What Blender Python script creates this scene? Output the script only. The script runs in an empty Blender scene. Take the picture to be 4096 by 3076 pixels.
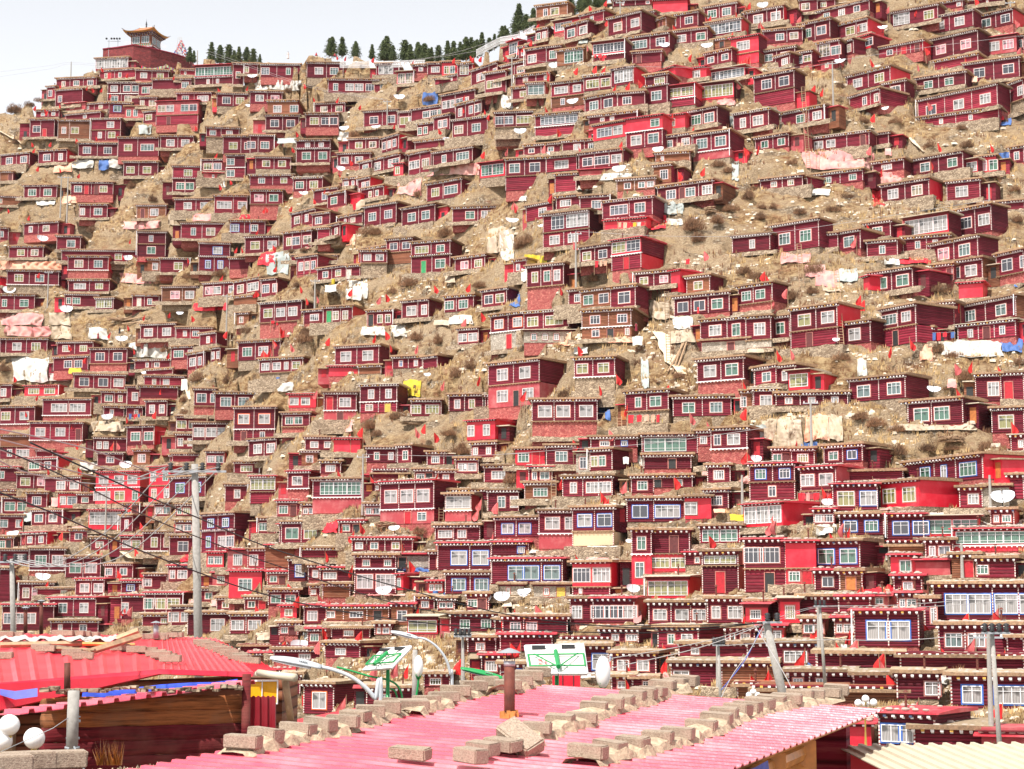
import bpy, math, random
import numpy as np
from mathutils import Vector, Matrix, noise, Euler
random.seed(11)
HAZE = 0.00004
RND = random.Random(5)
C = bpy.context.scene.collection
SC = bpy.context.scene
# ---------------------------------------------------------------- camera model
FOC = 7142.0
PITCH = math.atan(912.0 / FOC)
FW = Vector((0, math.cos(PITCH), math.sin(PITCH)))
UP = Vector((0, -math.sin(PITCH), math.cos(PITCH)))
def at(px, py, d):
    return Vector((1, 0, 0)) * ((px - 2048) / FOC * d) + UP * ((1538 - py) / FOC * d) + FW * d
TX = [-500, 500, 1500, 2500, 3500, 4600]
TY = [-600, 0, 400, 800, 1200, 1600, 2000, 2400, 2700, 3076, 3400]
TD = [[455, 425, 392, 368, 348, 328, 302, 270, 235, 185, 150],
      [450, 415, 382, 356, 330, 304, 276, 246, 212, 162, 130],
      [400, 365, 338, 308, 268, 236, 206, 178, 155, 122, 100],
      [345, 305, 266, 240, 219, 199, 182, 164, 138, 106, 88],
      [335, 292, 264, 236, 205, 184, 164, 139, 116, 88, 74],
      [330, 286, 256, 230, 197, 176, 156, 130, 108, 80, 68]]
def depth(px, py):
    px = min(max(px, TX[0]), TX[-1]); py = min(max(py, TY[0]), TY[-1])
    i = 0
    while i < len(TX) - 2 and px > TX[i + 1]: i += 1
    j = 0
    while j < len(TY) - 2 and py > TY[j + 1]: j += 1
    u = (px - TX[i]) / (TX[i + 1] - TX[i]); v = (py - TY[j]) / (TY[j + 1] - TY[j])
    u = u * u * (3 - 2 * u) * 0.5 + u * 0.5
    return (TD[i][j] * (1 - u) + TD[i + 1][j] * u) * (1 - v) + (TD[i][j + 1] * (1 - u) + TD[i + 1][j + 1] * u) * v
def ground(px, py): return at(px, py, depth(px, py))
SKY = [(-500, 640), (0, 458), (110, 425), (190, 392), (300, 320), (380, 275), (470, 232), (760, 240), (1000, 252), (1130, 232),
       (1300, 222), (1500, 234), (1800, 235), (1950, 200), (2145, 112), (2270, 62), (2415, 8), (2700, -120), (3300, -300), (4600, -500)]
def skyline(px):
    for (a, b), (c, d) in zip(SKY, SKY[1:]):
        if px <= c: return b + (d - b) * max(0, px - a) / (c - a)
    return SKY[-1][1]
# ---------------------------------------------------------------- mesh building
class MB:
    def __init__(s): s.v = []; s.f = []; s.m = []
    def add(s, vs, fs, mi=0):
        n = len(s.v); s.v.extend(vs); s.f.extend([tuple(i + n for i in f) for f in fs]); s.m.extend([mi] * len(fs))
    def box(s, x0, x1, y0, y1, z0, z1, mi=0, mis=None):
        n = len(s.v)
        s.v.extend([(x0, y0, z0), (x1, y0, z0), (x1, y1, z0), (x0, y1, z0), (x0, y0, z1), (x1, y0, z1), (x1, y1, z1), (x0, y1, z1)])
        s.f.extend([(n, n + 1, n + 5, n + 4), (n + 1, n + 2, n + 6, n + 5), (n + 2, n + 3, n + 7, n + 6), (n + 3, n, n + 4, n + 7), (n + 4, n + 5, n + 6, n + 7), (n + 3, n + 2, n + 1, n)])
        s.m.extend([mi, mi if mis is None else mis, mi if mis is None else mis, mi if mis is None else mis, mi, mi])
    def tube(s, pts, rs, n=8, mi=0, cap=True):
        pts = [Vector(p) for p in pts]
        if not hasattr(rs, '__len__'): rs = [rs] * len(pts)
        base = len(s.v); up = Vector((0.013, 0.02, 1))
        for i, p in enumerate(pts):
            t = (pts[min(i + 1, len(pts) - 1)] - pts[max(i - 1, 0)]).normalized()
            a = t.cross(up)
            if a.length < 0.08: a = t.cross(Vector((1, 0.1, 0)))
            a.normalize(); b = t.cross(a)
            for k in range(n):
                w = 2 * math.pi * k / n
                q = p + (a * math.cos(w) + b * math.sin(w)) * rs[i]
                s.v.append(tuple(q))
        for i in range(len(pts) - 1):
            for k in range(n):
                a0 = base + i * n + k; a1 = base + i * n + (k + 1) % n
                s.f.append((a0, a1, a1 + n, a0 + n)); s.m.append(mi)
        if cap:
            s.f.append(tuple(base + k for k in range(n))[::-1]); s.m.append(mi)
            s.f.append(tuple(base + (len(pts) - 1) * n + k for k in range(n))); s.m.append(mi)
    def lathe(s, prof, n=16, mi=0, c=(0, 0, 0)):
        base = len(s.v)
        for r, z in prof:
            for k in range(n):
                w = 2 * math.pi * k / n
                s.v.append((c[0] + r * math.cos(w), c[1] + r * math.sin(w), c[2] + z))
        for i in range(len(prof) - 1):
            for k in range(n):
                a0 = base + i * n + k; a1 = base + i * n + (k + 1) % n
                s.f.append((a0, a1, a1 + n, a0 + n)); s.m.append(mi)
    def xf(s, M):
        s.v = [tuple(M @ Vector(p)) for p in s.v]; return s
    def mesh(s, name, mats, smooth=False):
        me = bpy.data.meshes.new(name); me.from_pydata([tuple(p) for p in s.v], [], s.f)
        for m in mats: me.materials.append(m)
        if len(mats) > 1: me.polygons.foreach_set('material_index', s.m)
        if smooth: me.polygons.foreach_set('use_smooth', [True] * len(me.polygons))
        me.update(); return me
def obj(name, mb, mats, parent=None, smooth=False, loc=None):
    if not isinstance(mats, (list, tuple)): mats = [mats]
    me = mb if isinstance(mb, bpy.types.Mesh) else mb.mesh(name, mats, smooth)
    o = bpy.data.objects.new(name, me); C.objects.link(o)
    if parent: o.parent = parent
    if loc is not None: o.location = loc
    return o
def tag(o, label=None, cat=None, group=None, kind=None):
    if label: o['label'] = label
    if cat: o['category'] = cat
    if group: o['group'] = group
    if kind: o['kind'] = kind
    return o
def thing(name, label, cat, loc=(0, 0, 0), rz=0.0, group=None):
    o = bpy.data.objects.new(name, None); C.objects.link(o)
    o.location = loc; o.rotation_euler = (0, 0, rz)
    return tag(o, label, cat, group)
# ---------------------------------------------------------------- materials
def newmat(name):
    m = bpy.data.materials.new(name); m.use_nodes = True
    nt = m.node_tree; b = nt.nodes['Principled BSDF']; return m, nt, b
def N(nt, t, **kw):
    n = nt.nodes.new(t)
    for k, v in kw.items():
        if k in n.inputs.keys() if isinstance(k, str) else False: n.inputs[k].default_value = v
        else: setattr(n, k, v)
    return n
def mixc(nt, fac, a, b, mode='MIX'):
    n = nt.nodes.new('ShaderNodeMix'); n.data_type = 'RGBA'; n.blend_type = mode
    for i, v in ((0, fac), (6, a), (7, b)):
        if hasattr(v, 'is_output'): nt.links.new(v, n.inputs[i])
        elif isinstance(v, (int, float)): n.inputs[i].default_value = v
        else: n.inputs[i].default_value = (*v, 1)
    return n.outputs[2]
def math_(nt, op, a, b=None, c=None):
    n = nt.nodes.new('ShaderNodeMath'); n.operation = op
    for i, v in enumerate((a, b, c)):
        if v is None: continue
        if hasattr(v, 'is_output'): nt.links.new(v, n.inputs[i])
        else: n.inputs[i].default_value = v
    return n.outputs[0]
def ramp(nt, fac, stops):
    n = nt.nodes.new('ShaderNodeValToRGB'); e = n.color_ramp.elements
    while len(e) < len(stops): e.new(0.5)
    for k, (p, c) in zip(e, stops):
        k.position = p; k.color = (*c, 1) if hasattr(c, '__len__') else (c, c, c, 1)
    nt.links.new(fac, n.inputs[0]); return n.outputs[0]
def coords(nt):
    t = nt.nodes.new('ShaderNodeTexCoord'); return t.outputs['Object']
def noi(nt, vec, scale, detail=3, rough=0.55):
    n = nt.nodes.new('ShaderNodeTexNoise'); n.inputs['Scale'].default_value = scale
    n.inputs['Detail'].default_value = detail; n.inputs['Roughness'].default_value = rough
    nt.links.new(vec, n.inputs['Vector']); return n.outputs[0]
def bump(nt, b, h, strength=0.3, dist=0.05):
    n = nt.nodes.new('ShaderNodeBump'); n.inputs['Strength'].default_value = strength; n.inputs['Distance'].default_value = dist
    nt.links.new(h, n.inputs['Height']); nt.links.new(n.outputs[0], b.inputs['Normal'])
def orand(nt):
    n = nt.nodes.new('ShaderNodeObjectInfo'); return n.outputs['Random']
def simple(name, col, rough=0.7, var=0.25, scale=3.0, metal=0.0, bmp=0.15, rv=0.0, spec=None):
    m, nt, b = newmat(name); co = coords(nt)
    n = noi(nt, co, scale, 5, 0.65)
    lo = tuple(c * (1 - var) for c in col); hi = tuple(min(1, c * (1 + var)) for c in col)
    out = ramp(nt, n, [(0.3, lo), (0.7, hi)])
    if rv: 
        r = orand(nt); f = math_(nt, 'MULTIPLY_ADD', r, 2 * rv, 1 - rv)
        mx = nt.nodes.new('ShaderNodeVectorMath'); mx.operation = 'SCALE'; nt.links.new(out, mx.inputs[0]); nt.links.new(f, mx.inputs['Scale']); out = mx.outputs[0]
    nt.links.new(out, b.inputs['Base Color']); b.inputs['Roughness'].default_value = rough; b.inputs['Metallic'].default_value = metal
    if spec is not None: b.inputs['Specular IOR Level'].default_value = spec
    if bmp: bump(nt, b, n, bmp, 0.03)
    return m
def logs(name, col, pitch=0.19, worn=(0.3, 0.12, 0.08), wear=0.35):
    m, nt, b = newmat(name); co = coords(nt)
    sp = nt.nodes.new('ShaderNodeSeparateXYZ'); nt.links.new(co, sp.inputs[0])
    mp = nt.nodes.new('ShaderNodeMapping'); mp.inputs['Scale'].default_value = (0.5, 0.5, 5); nt.links.new(co, mp.inputs[0])
    big = noi(nt, co, 0.45, 3); fine = noi(nt, mp.outputs[0], 1.6, 5, 0.7)
    zz = math_(nt, 'DIVIDE', sp.outputs[2], pitch); fr = math_(nt, 'FRACT', zz)
    prof = math_(nt, 'SINE', math_(nt, 'MULTIPLY', fr, math.pi))           # 0 at the joint, 1 at the belly of each log
    fl = math_(nt, 'FLOOR', zz); wn = nt.nodes.new('ShaderNodeTexWhiteNoise'); wn.noise_dimensions = '1D'; nt.links.new(fl, wn.inputs['W'])
    r = orand(nt)
    k = math_(nt, 'ADD', math_(nt, 'MULTIPLY', big, 0.9), math_(nt, 'MULTIPLY', wn.outputs[0], 0.35))
    k = math_(nt, 'ADD', k, math_(nt, 'MULTIPLY', r, 0.5)); k = math_(nt, 'SUBTRACT', k, 0.35)
    c1 = ramp(nt, k, [(0.1, tuple(c * 0.55 for c in col)), (0.5, col), (0.95, tuple(min(1, c * 1.7 + 0.006) for c in col))])
    c2 = mixc(nt, math_(nt, 'MULTIPLY', ramp(nt, fine, [(0.52, 0.0), (0.72, 1.0)]), wear), c1, worn)
    joint = ramp(nt, prof, [(0.18, 1.0), (0.5, 0.0)])
    c3 = mixc(nt, math_(nt, 'MULTIPLY', joint, 0.75), c2, tuple(c * 0.22 for c in col))
    nt.links.new(c3, b.inputs['Base Color']); b.inputs['Roughness'].default_value = 0.75; b.inputs['Specular IOR Level'].default_value = 0.25
    bump(nt, b, math_(nt, 'ADD', math_(nt, 'POWER', prof, 0.5), math_(nt, 'MULTIPLY', fine, 0.2)), 0.7, 0.06)
    return m
def masonry(name, c1, c2, mortar, sc=3.2, bk=True):
    m, nt, b = newmat(name); co = coords(nt)
    mp = nt.nodes.new('ShaderNodeMapping'); mp.inputs['Scale'].default_value = (1, 1, 1.7); nt.links.new(co, mp.inputs[0])
    wob = noi(nt, co, 2.5, 2); ad = nt.nodes.new('ShaderNodeVectorMath'); ad.operation = 'ADD'
    nt.links.new(mp.outputs[0], ad.inputs[0]); nt.links.new(wob, ad.inputs[1])
    v = nt.nodes.new('ShaderNodeTexVoronoi'); v.inputs['Scale'].default_value = sc; nt.links.new(ad.outputs[0], v.inputs[0])
    ve = nt.nodes.new('ShaderNodeTexVoronoi'); ve.feature = 'DISTANCE_TO_EDGE'; ve.inputs['Scale'].default_value = sc; nt.links.new(ad.outputs[0], ve.inputs[0])
    sp = nt.nodes.new('ShaderNodeSeparateColor'); nt.links.new(v.outputs['Color'], sp.inputs[0])
    col = ramp(nt, sp.outputs[0], [(0.1, c1), (0.6, c2), (1.0, tuple(min(1, x * 1.35) for x in c2))])
    col = mixc(nt, ramp(nt, ve.outputs[0], [(0.02, 1.0), (0.09, 0.0)]), col, mortar)
    col = mixc(nt, math_(nt, 'MULTIPLY', noi(nt, co, 0.6, 4), 0.5), col, c1)
    nt.links.new(col, b.inputs['Base Color']); b.inputs['Roughness'].default_value = 0.9
    bump(nt, b, ve.outputs[0], 0.8, 0.12); return m
def sheet(name, col, rough=0.45, fade=(0.8, 0.35, 0.35), amt=0.25, ribs=0.0):
    m, nt, b = newmat(name); co = coords(nt)
    n = noi(nt, co, 0.9, 4); n2 = noi(nt, co, 7, 3)
    c = mixc(nt, math_(nt, 'MULTIPLY', ramp(nt, n, [(0.45, 0.0), (0.75, 1.0)]), amt), col, fade)
    c = mixc(nt, math_(nt, 'MULTIPLY', ramp(nt, n2, [(0.58, 0.0), (0.8, 1.0)]), amt), c, tuple(x * 0.5 for x in col))
    nt.links.new(c, b.inputs['Base Color']); b.inputs['Roughness'].default_value = rough
    bump(nt, b, n2, 0.25, 0.03); return m
M = {}
M['D'] = logs('maroon_logs', (0.118, 0.005, 0.016), worn=(0.28, 0.07, 0.06), wear=0.3)
M['M'] = logs('red_painted_boards', (0.19, 0.010, 0.026), 0.28, worn=(0.45, 0.16, 0.13), wear=0.35)
M['B'] = logs('brown_logs', (0.19, 0.065, 0.032), 0.17, worn=(0.42, 0.26, 0.15), wear=0.5)
M['R'] = sheet('vivid_red_sheet', (0.58, 0.005, 0.024), 0.5, (0.75, 0.10, 0.13), 0.35)
M['P'] = sheet('faded_red_plaster', (0.36, 0.045, 0.055), 0.8, (0.52, 0.20, 0.19), 0.7)
M['O'] = logs('orange_wood', (0.45, 0.14, 0.035), 0.3, worn=(0.6, 0.3, 0.12))
M['Y'] = sheet('cream_plaster', (0.62, 0.46, 0.29), 0.9, (0.5, 0.36, 0.24), 0.5)
M['S'] = masonry('grey_masonry', (0.30, 0.25, 0.2), (0.48, 0.42, 0.35), (0.22, 0.19, 0.15), 3.4)
M['W'] = M['R']
M['brick'] = masonry('red_washed_stone', (0.30, 0.05, 0.05), (0.46, 0.15, 0.12), (0.2, 0.06, 0.05), 3.6)
M['stone'] = masonry('dry_stone', (0.20, 0.14, 0.09), (0.40, 0.31, 0.215), (0.09, 0.06, 0.04), 3.0)
M['earth'] = simple('earth_roof', (0.35, 0.26, 0.165), 0.95, 0.4, 5, rv=0.25, bmp=0.5)
M['edge'] = simple('roof_edge_wood', (0.27, 0.165, 0.095), 0.85, 0.5, 6, rv=0.3, bmp=0.4)
M['pinkroof'] = sheet('red_tin_roof', (0.52, 0.03, 0.05), 0.45, (0.62, 0.25, 0.25), 0.6)
M['ledge'] = simple('trodden_ledge', (0.58, 0.47, 0.34), 0.95, 0.3, 3, rv=0.2, bmp=0.6)
M['whiteroof'] = simple('pale_sheet_roof', (0.50, 0.43, 0.33), 0.7, 0.25, 4, rv=0.1)
M['cornice'] = simple('cornice_board', (0.13, 0.008, 0.012), 0.8, 0.4, 3, rv=0.3)
M['dent'] = simple('white_beam_ends', (0.78, 0.74, 0.72), 0.7, 0.12, 4)
M['dentc'] = simple('ochre_beam_ends', (0.60, 0.33, 0.06), 0.7, 0.3, 2)
M['dentb'] = simple('dark_blue_beam_ends', (0.04, 0.07, 0.13), 0.7, 0.3, 2)
def trimmat():
    m, nt, b = newmat('white_beaded_strip'); co = coords(nt)
    sp = nt.nodes.new('ShaderNodeSeparateXYZ'); nt.links.new(co, sp.inputs[0])
    fr = math_(nt, 'FRACT', math_(nt, 'DIVIDE', sp.outputs[2], 0.2)); n = noi(nt, co, 2.3, 4)
    k = math_(nt, 'GREATER_THAN', math_(nt, 'ADD', fr, math_(nt, 'MULTIPLY', math_(nt, 'SUBTRACT', n, 0.5), 1.2)), 0.4)
    nt.links.new(mixc(nt, k, (0.25, 0.03, 0.03), (0.66, 0.58, 0.54)), b.inputs['Base Color']); b.inputs['Roughness'].default_value = 0.8
    return m
M['trim'] = trimmat()
M['frame'] = simple('white_window_frame', (0.80, 0.79, 0.80), 0.45, 0.06, 3, rv=0.08)
M['frB'] = simple('blue_surround', (0.035, 0.12, 0.42), 0.6, 0.2)
M['frO'] = simple('orange_surround', (0.72, 0.13, 0.03), 0.6, 0.2)
M['frN'] = simple('worn_surround', (0.42, 0.16, 0.13), 0.75, 0.35, 4, rv=0.4)
M['frG'] = simple('green_surround', (0.04, 0.30, 0.26), 0.6, 0.2)
def pane(name, col, fold_shade=True, rough=0.12):
    m, nt, b = newmat(name); co = coords(nt); 
    if fold_shade:
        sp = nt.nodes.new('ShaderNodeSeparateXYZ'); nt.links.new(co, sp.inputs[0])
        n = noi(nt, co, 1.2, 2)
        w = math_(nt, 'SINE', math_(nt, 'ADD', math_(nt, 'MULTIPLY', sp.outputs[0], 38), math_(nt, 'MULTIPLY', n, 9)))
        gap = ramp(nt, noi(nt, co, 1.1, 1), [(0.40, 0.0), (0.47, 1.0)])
        c = mixc(nt, math_(nt, 'MULTIPLY_ADD', w, 0.25, 0.3), col, tuple(x * 0.45 for x in col))  # shade of the curtain folds painted as darker stripes on a flat pane
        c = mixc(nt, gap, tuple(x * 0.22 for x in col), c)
        nt.links.new(c, b.inputs['Base Color'])
    else: b.inputs['Base Color'].default_value = (*col, 1)
    b.inputs['Roughness'].default_value = rough; b.inputs['Specular IOR Level'].default_value = 0.6
    return m
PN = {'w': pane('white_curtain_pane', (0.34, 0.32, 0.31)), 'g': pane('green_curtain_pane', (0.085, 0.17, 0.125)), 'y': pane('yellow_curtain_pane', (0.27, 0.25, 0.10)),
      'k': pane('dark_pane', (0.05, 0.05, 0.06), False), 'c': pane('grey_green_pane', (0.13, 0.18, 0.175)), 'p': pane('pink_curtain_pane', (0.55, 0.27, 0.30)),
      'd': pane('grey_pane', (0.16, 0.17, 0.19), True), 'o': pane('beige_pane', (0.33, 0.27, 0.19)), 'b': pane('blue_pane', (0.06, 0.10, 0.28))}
DOORC = {'g': (0.03, 0.25, 0.09), 'b': (0.03, 0.08, 0.3), 'y': (0.5, 0.36, 0.06), 'k': (0.02, 0.02, 0.02), 'r': (0.4, 0.01, 0.02), 'w': (0.5, 0.45, 0.4), 'o': (0.4, 0.13, 0.03), 'd': (0.10, 0.02, 0.02)}
DM = {k: simple('door_leaf_' + k, c, 0.7, 0.3, 4) for k, c in DOORC.items()}
M['concrete'] = simple('concrete', (0.31, 0.29, 0.265), 0.9, 0.2, 12, bmp=0.2)
M['metal'] = simple('grey_metal', (0.33, 0.35, 0.37), 0.45, 0.15, 3, 0.3)
M['rust'] = simple('rusty_iron', (0.13, 0.035, 0.022), 0.75, 0.5, 6, 0.2)
M['wood'] = simple('weathered_wood', (0.34, 0.22, 0.13), 0.85, 0.35, 5, rv=0.3)
M['flag'] = simple('red_flag_cloth', (0.52, 0.014, 0.014), 0.8, 0.3, 3, rv=0.25)
M['flagf'] = simple('faded_flag_cloth', (0.50, 0.10, 0.10), 0.85, 0.3, 3, rv=0.2)
M['dish'] = simple('mirror_film', (0.86, 0.88, 0.92), 0.22, 0.05, 5, 0.35)
M['dark'] = simple('black_plastic', (0.02, 0.02, 0.022), 0.6, 0.2)
CL = {'w': (0.50, 0.475, 0.43), 'c': (0.36, 0.28, 0.19), 'p': (0.55, 0.20, 0.19), 'r': (0.62, 0.015, 0.03), 'o': (0.72, 0.32, 0.20), 'b': (0.06, 0.13, 0.34), 'g': (0.34, 0.37, 0.35), 'y': (0.50, 0.38, 0.02)}
CLN = {'w': 'white', 'c': 'tan', 'p': 'faded pink', 'r': 'bright red', 'o': 'faded orange', 'b': 'blue', 'g': 'grey', 'y': 'yellow'}
def clothmat(k):
    m, nt, b = newmat('cloth_' + CLN[k].replace(' ', '_')); co = coords(nt); col = CL[k]
    n = noi(nt, co, 0.5, 3); n2 = noi(nt, co, 3.5, 5, 0.7)
    c = mixc(nt, math_(nt, 'MULTIPLY', ramp(nt, n, [(0.4, 0.0), (0.65, 1.0)]), 0.55 if k in 'poc' else 0.25), col, (0.58, 0.46, 0.37) if k in 'poc' else tuple(x * 0.75 for x in col))
    c = mixc(nt, math_(nt, 'MULTIPLY', ramp(nt, n2, [(0.5, 0.0), (0.75, 1.0)]), 0.3), c, tuple(x * 0.5 for x in col))
    nt.links.new(c, b.inputs['Base Color']); b.inputs['Roughness'].default_value = 0.75; bump(nt, b, n2, 0.5, 0.08); return m
CM = {k: clothmat(k) for k in CL}
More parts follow.
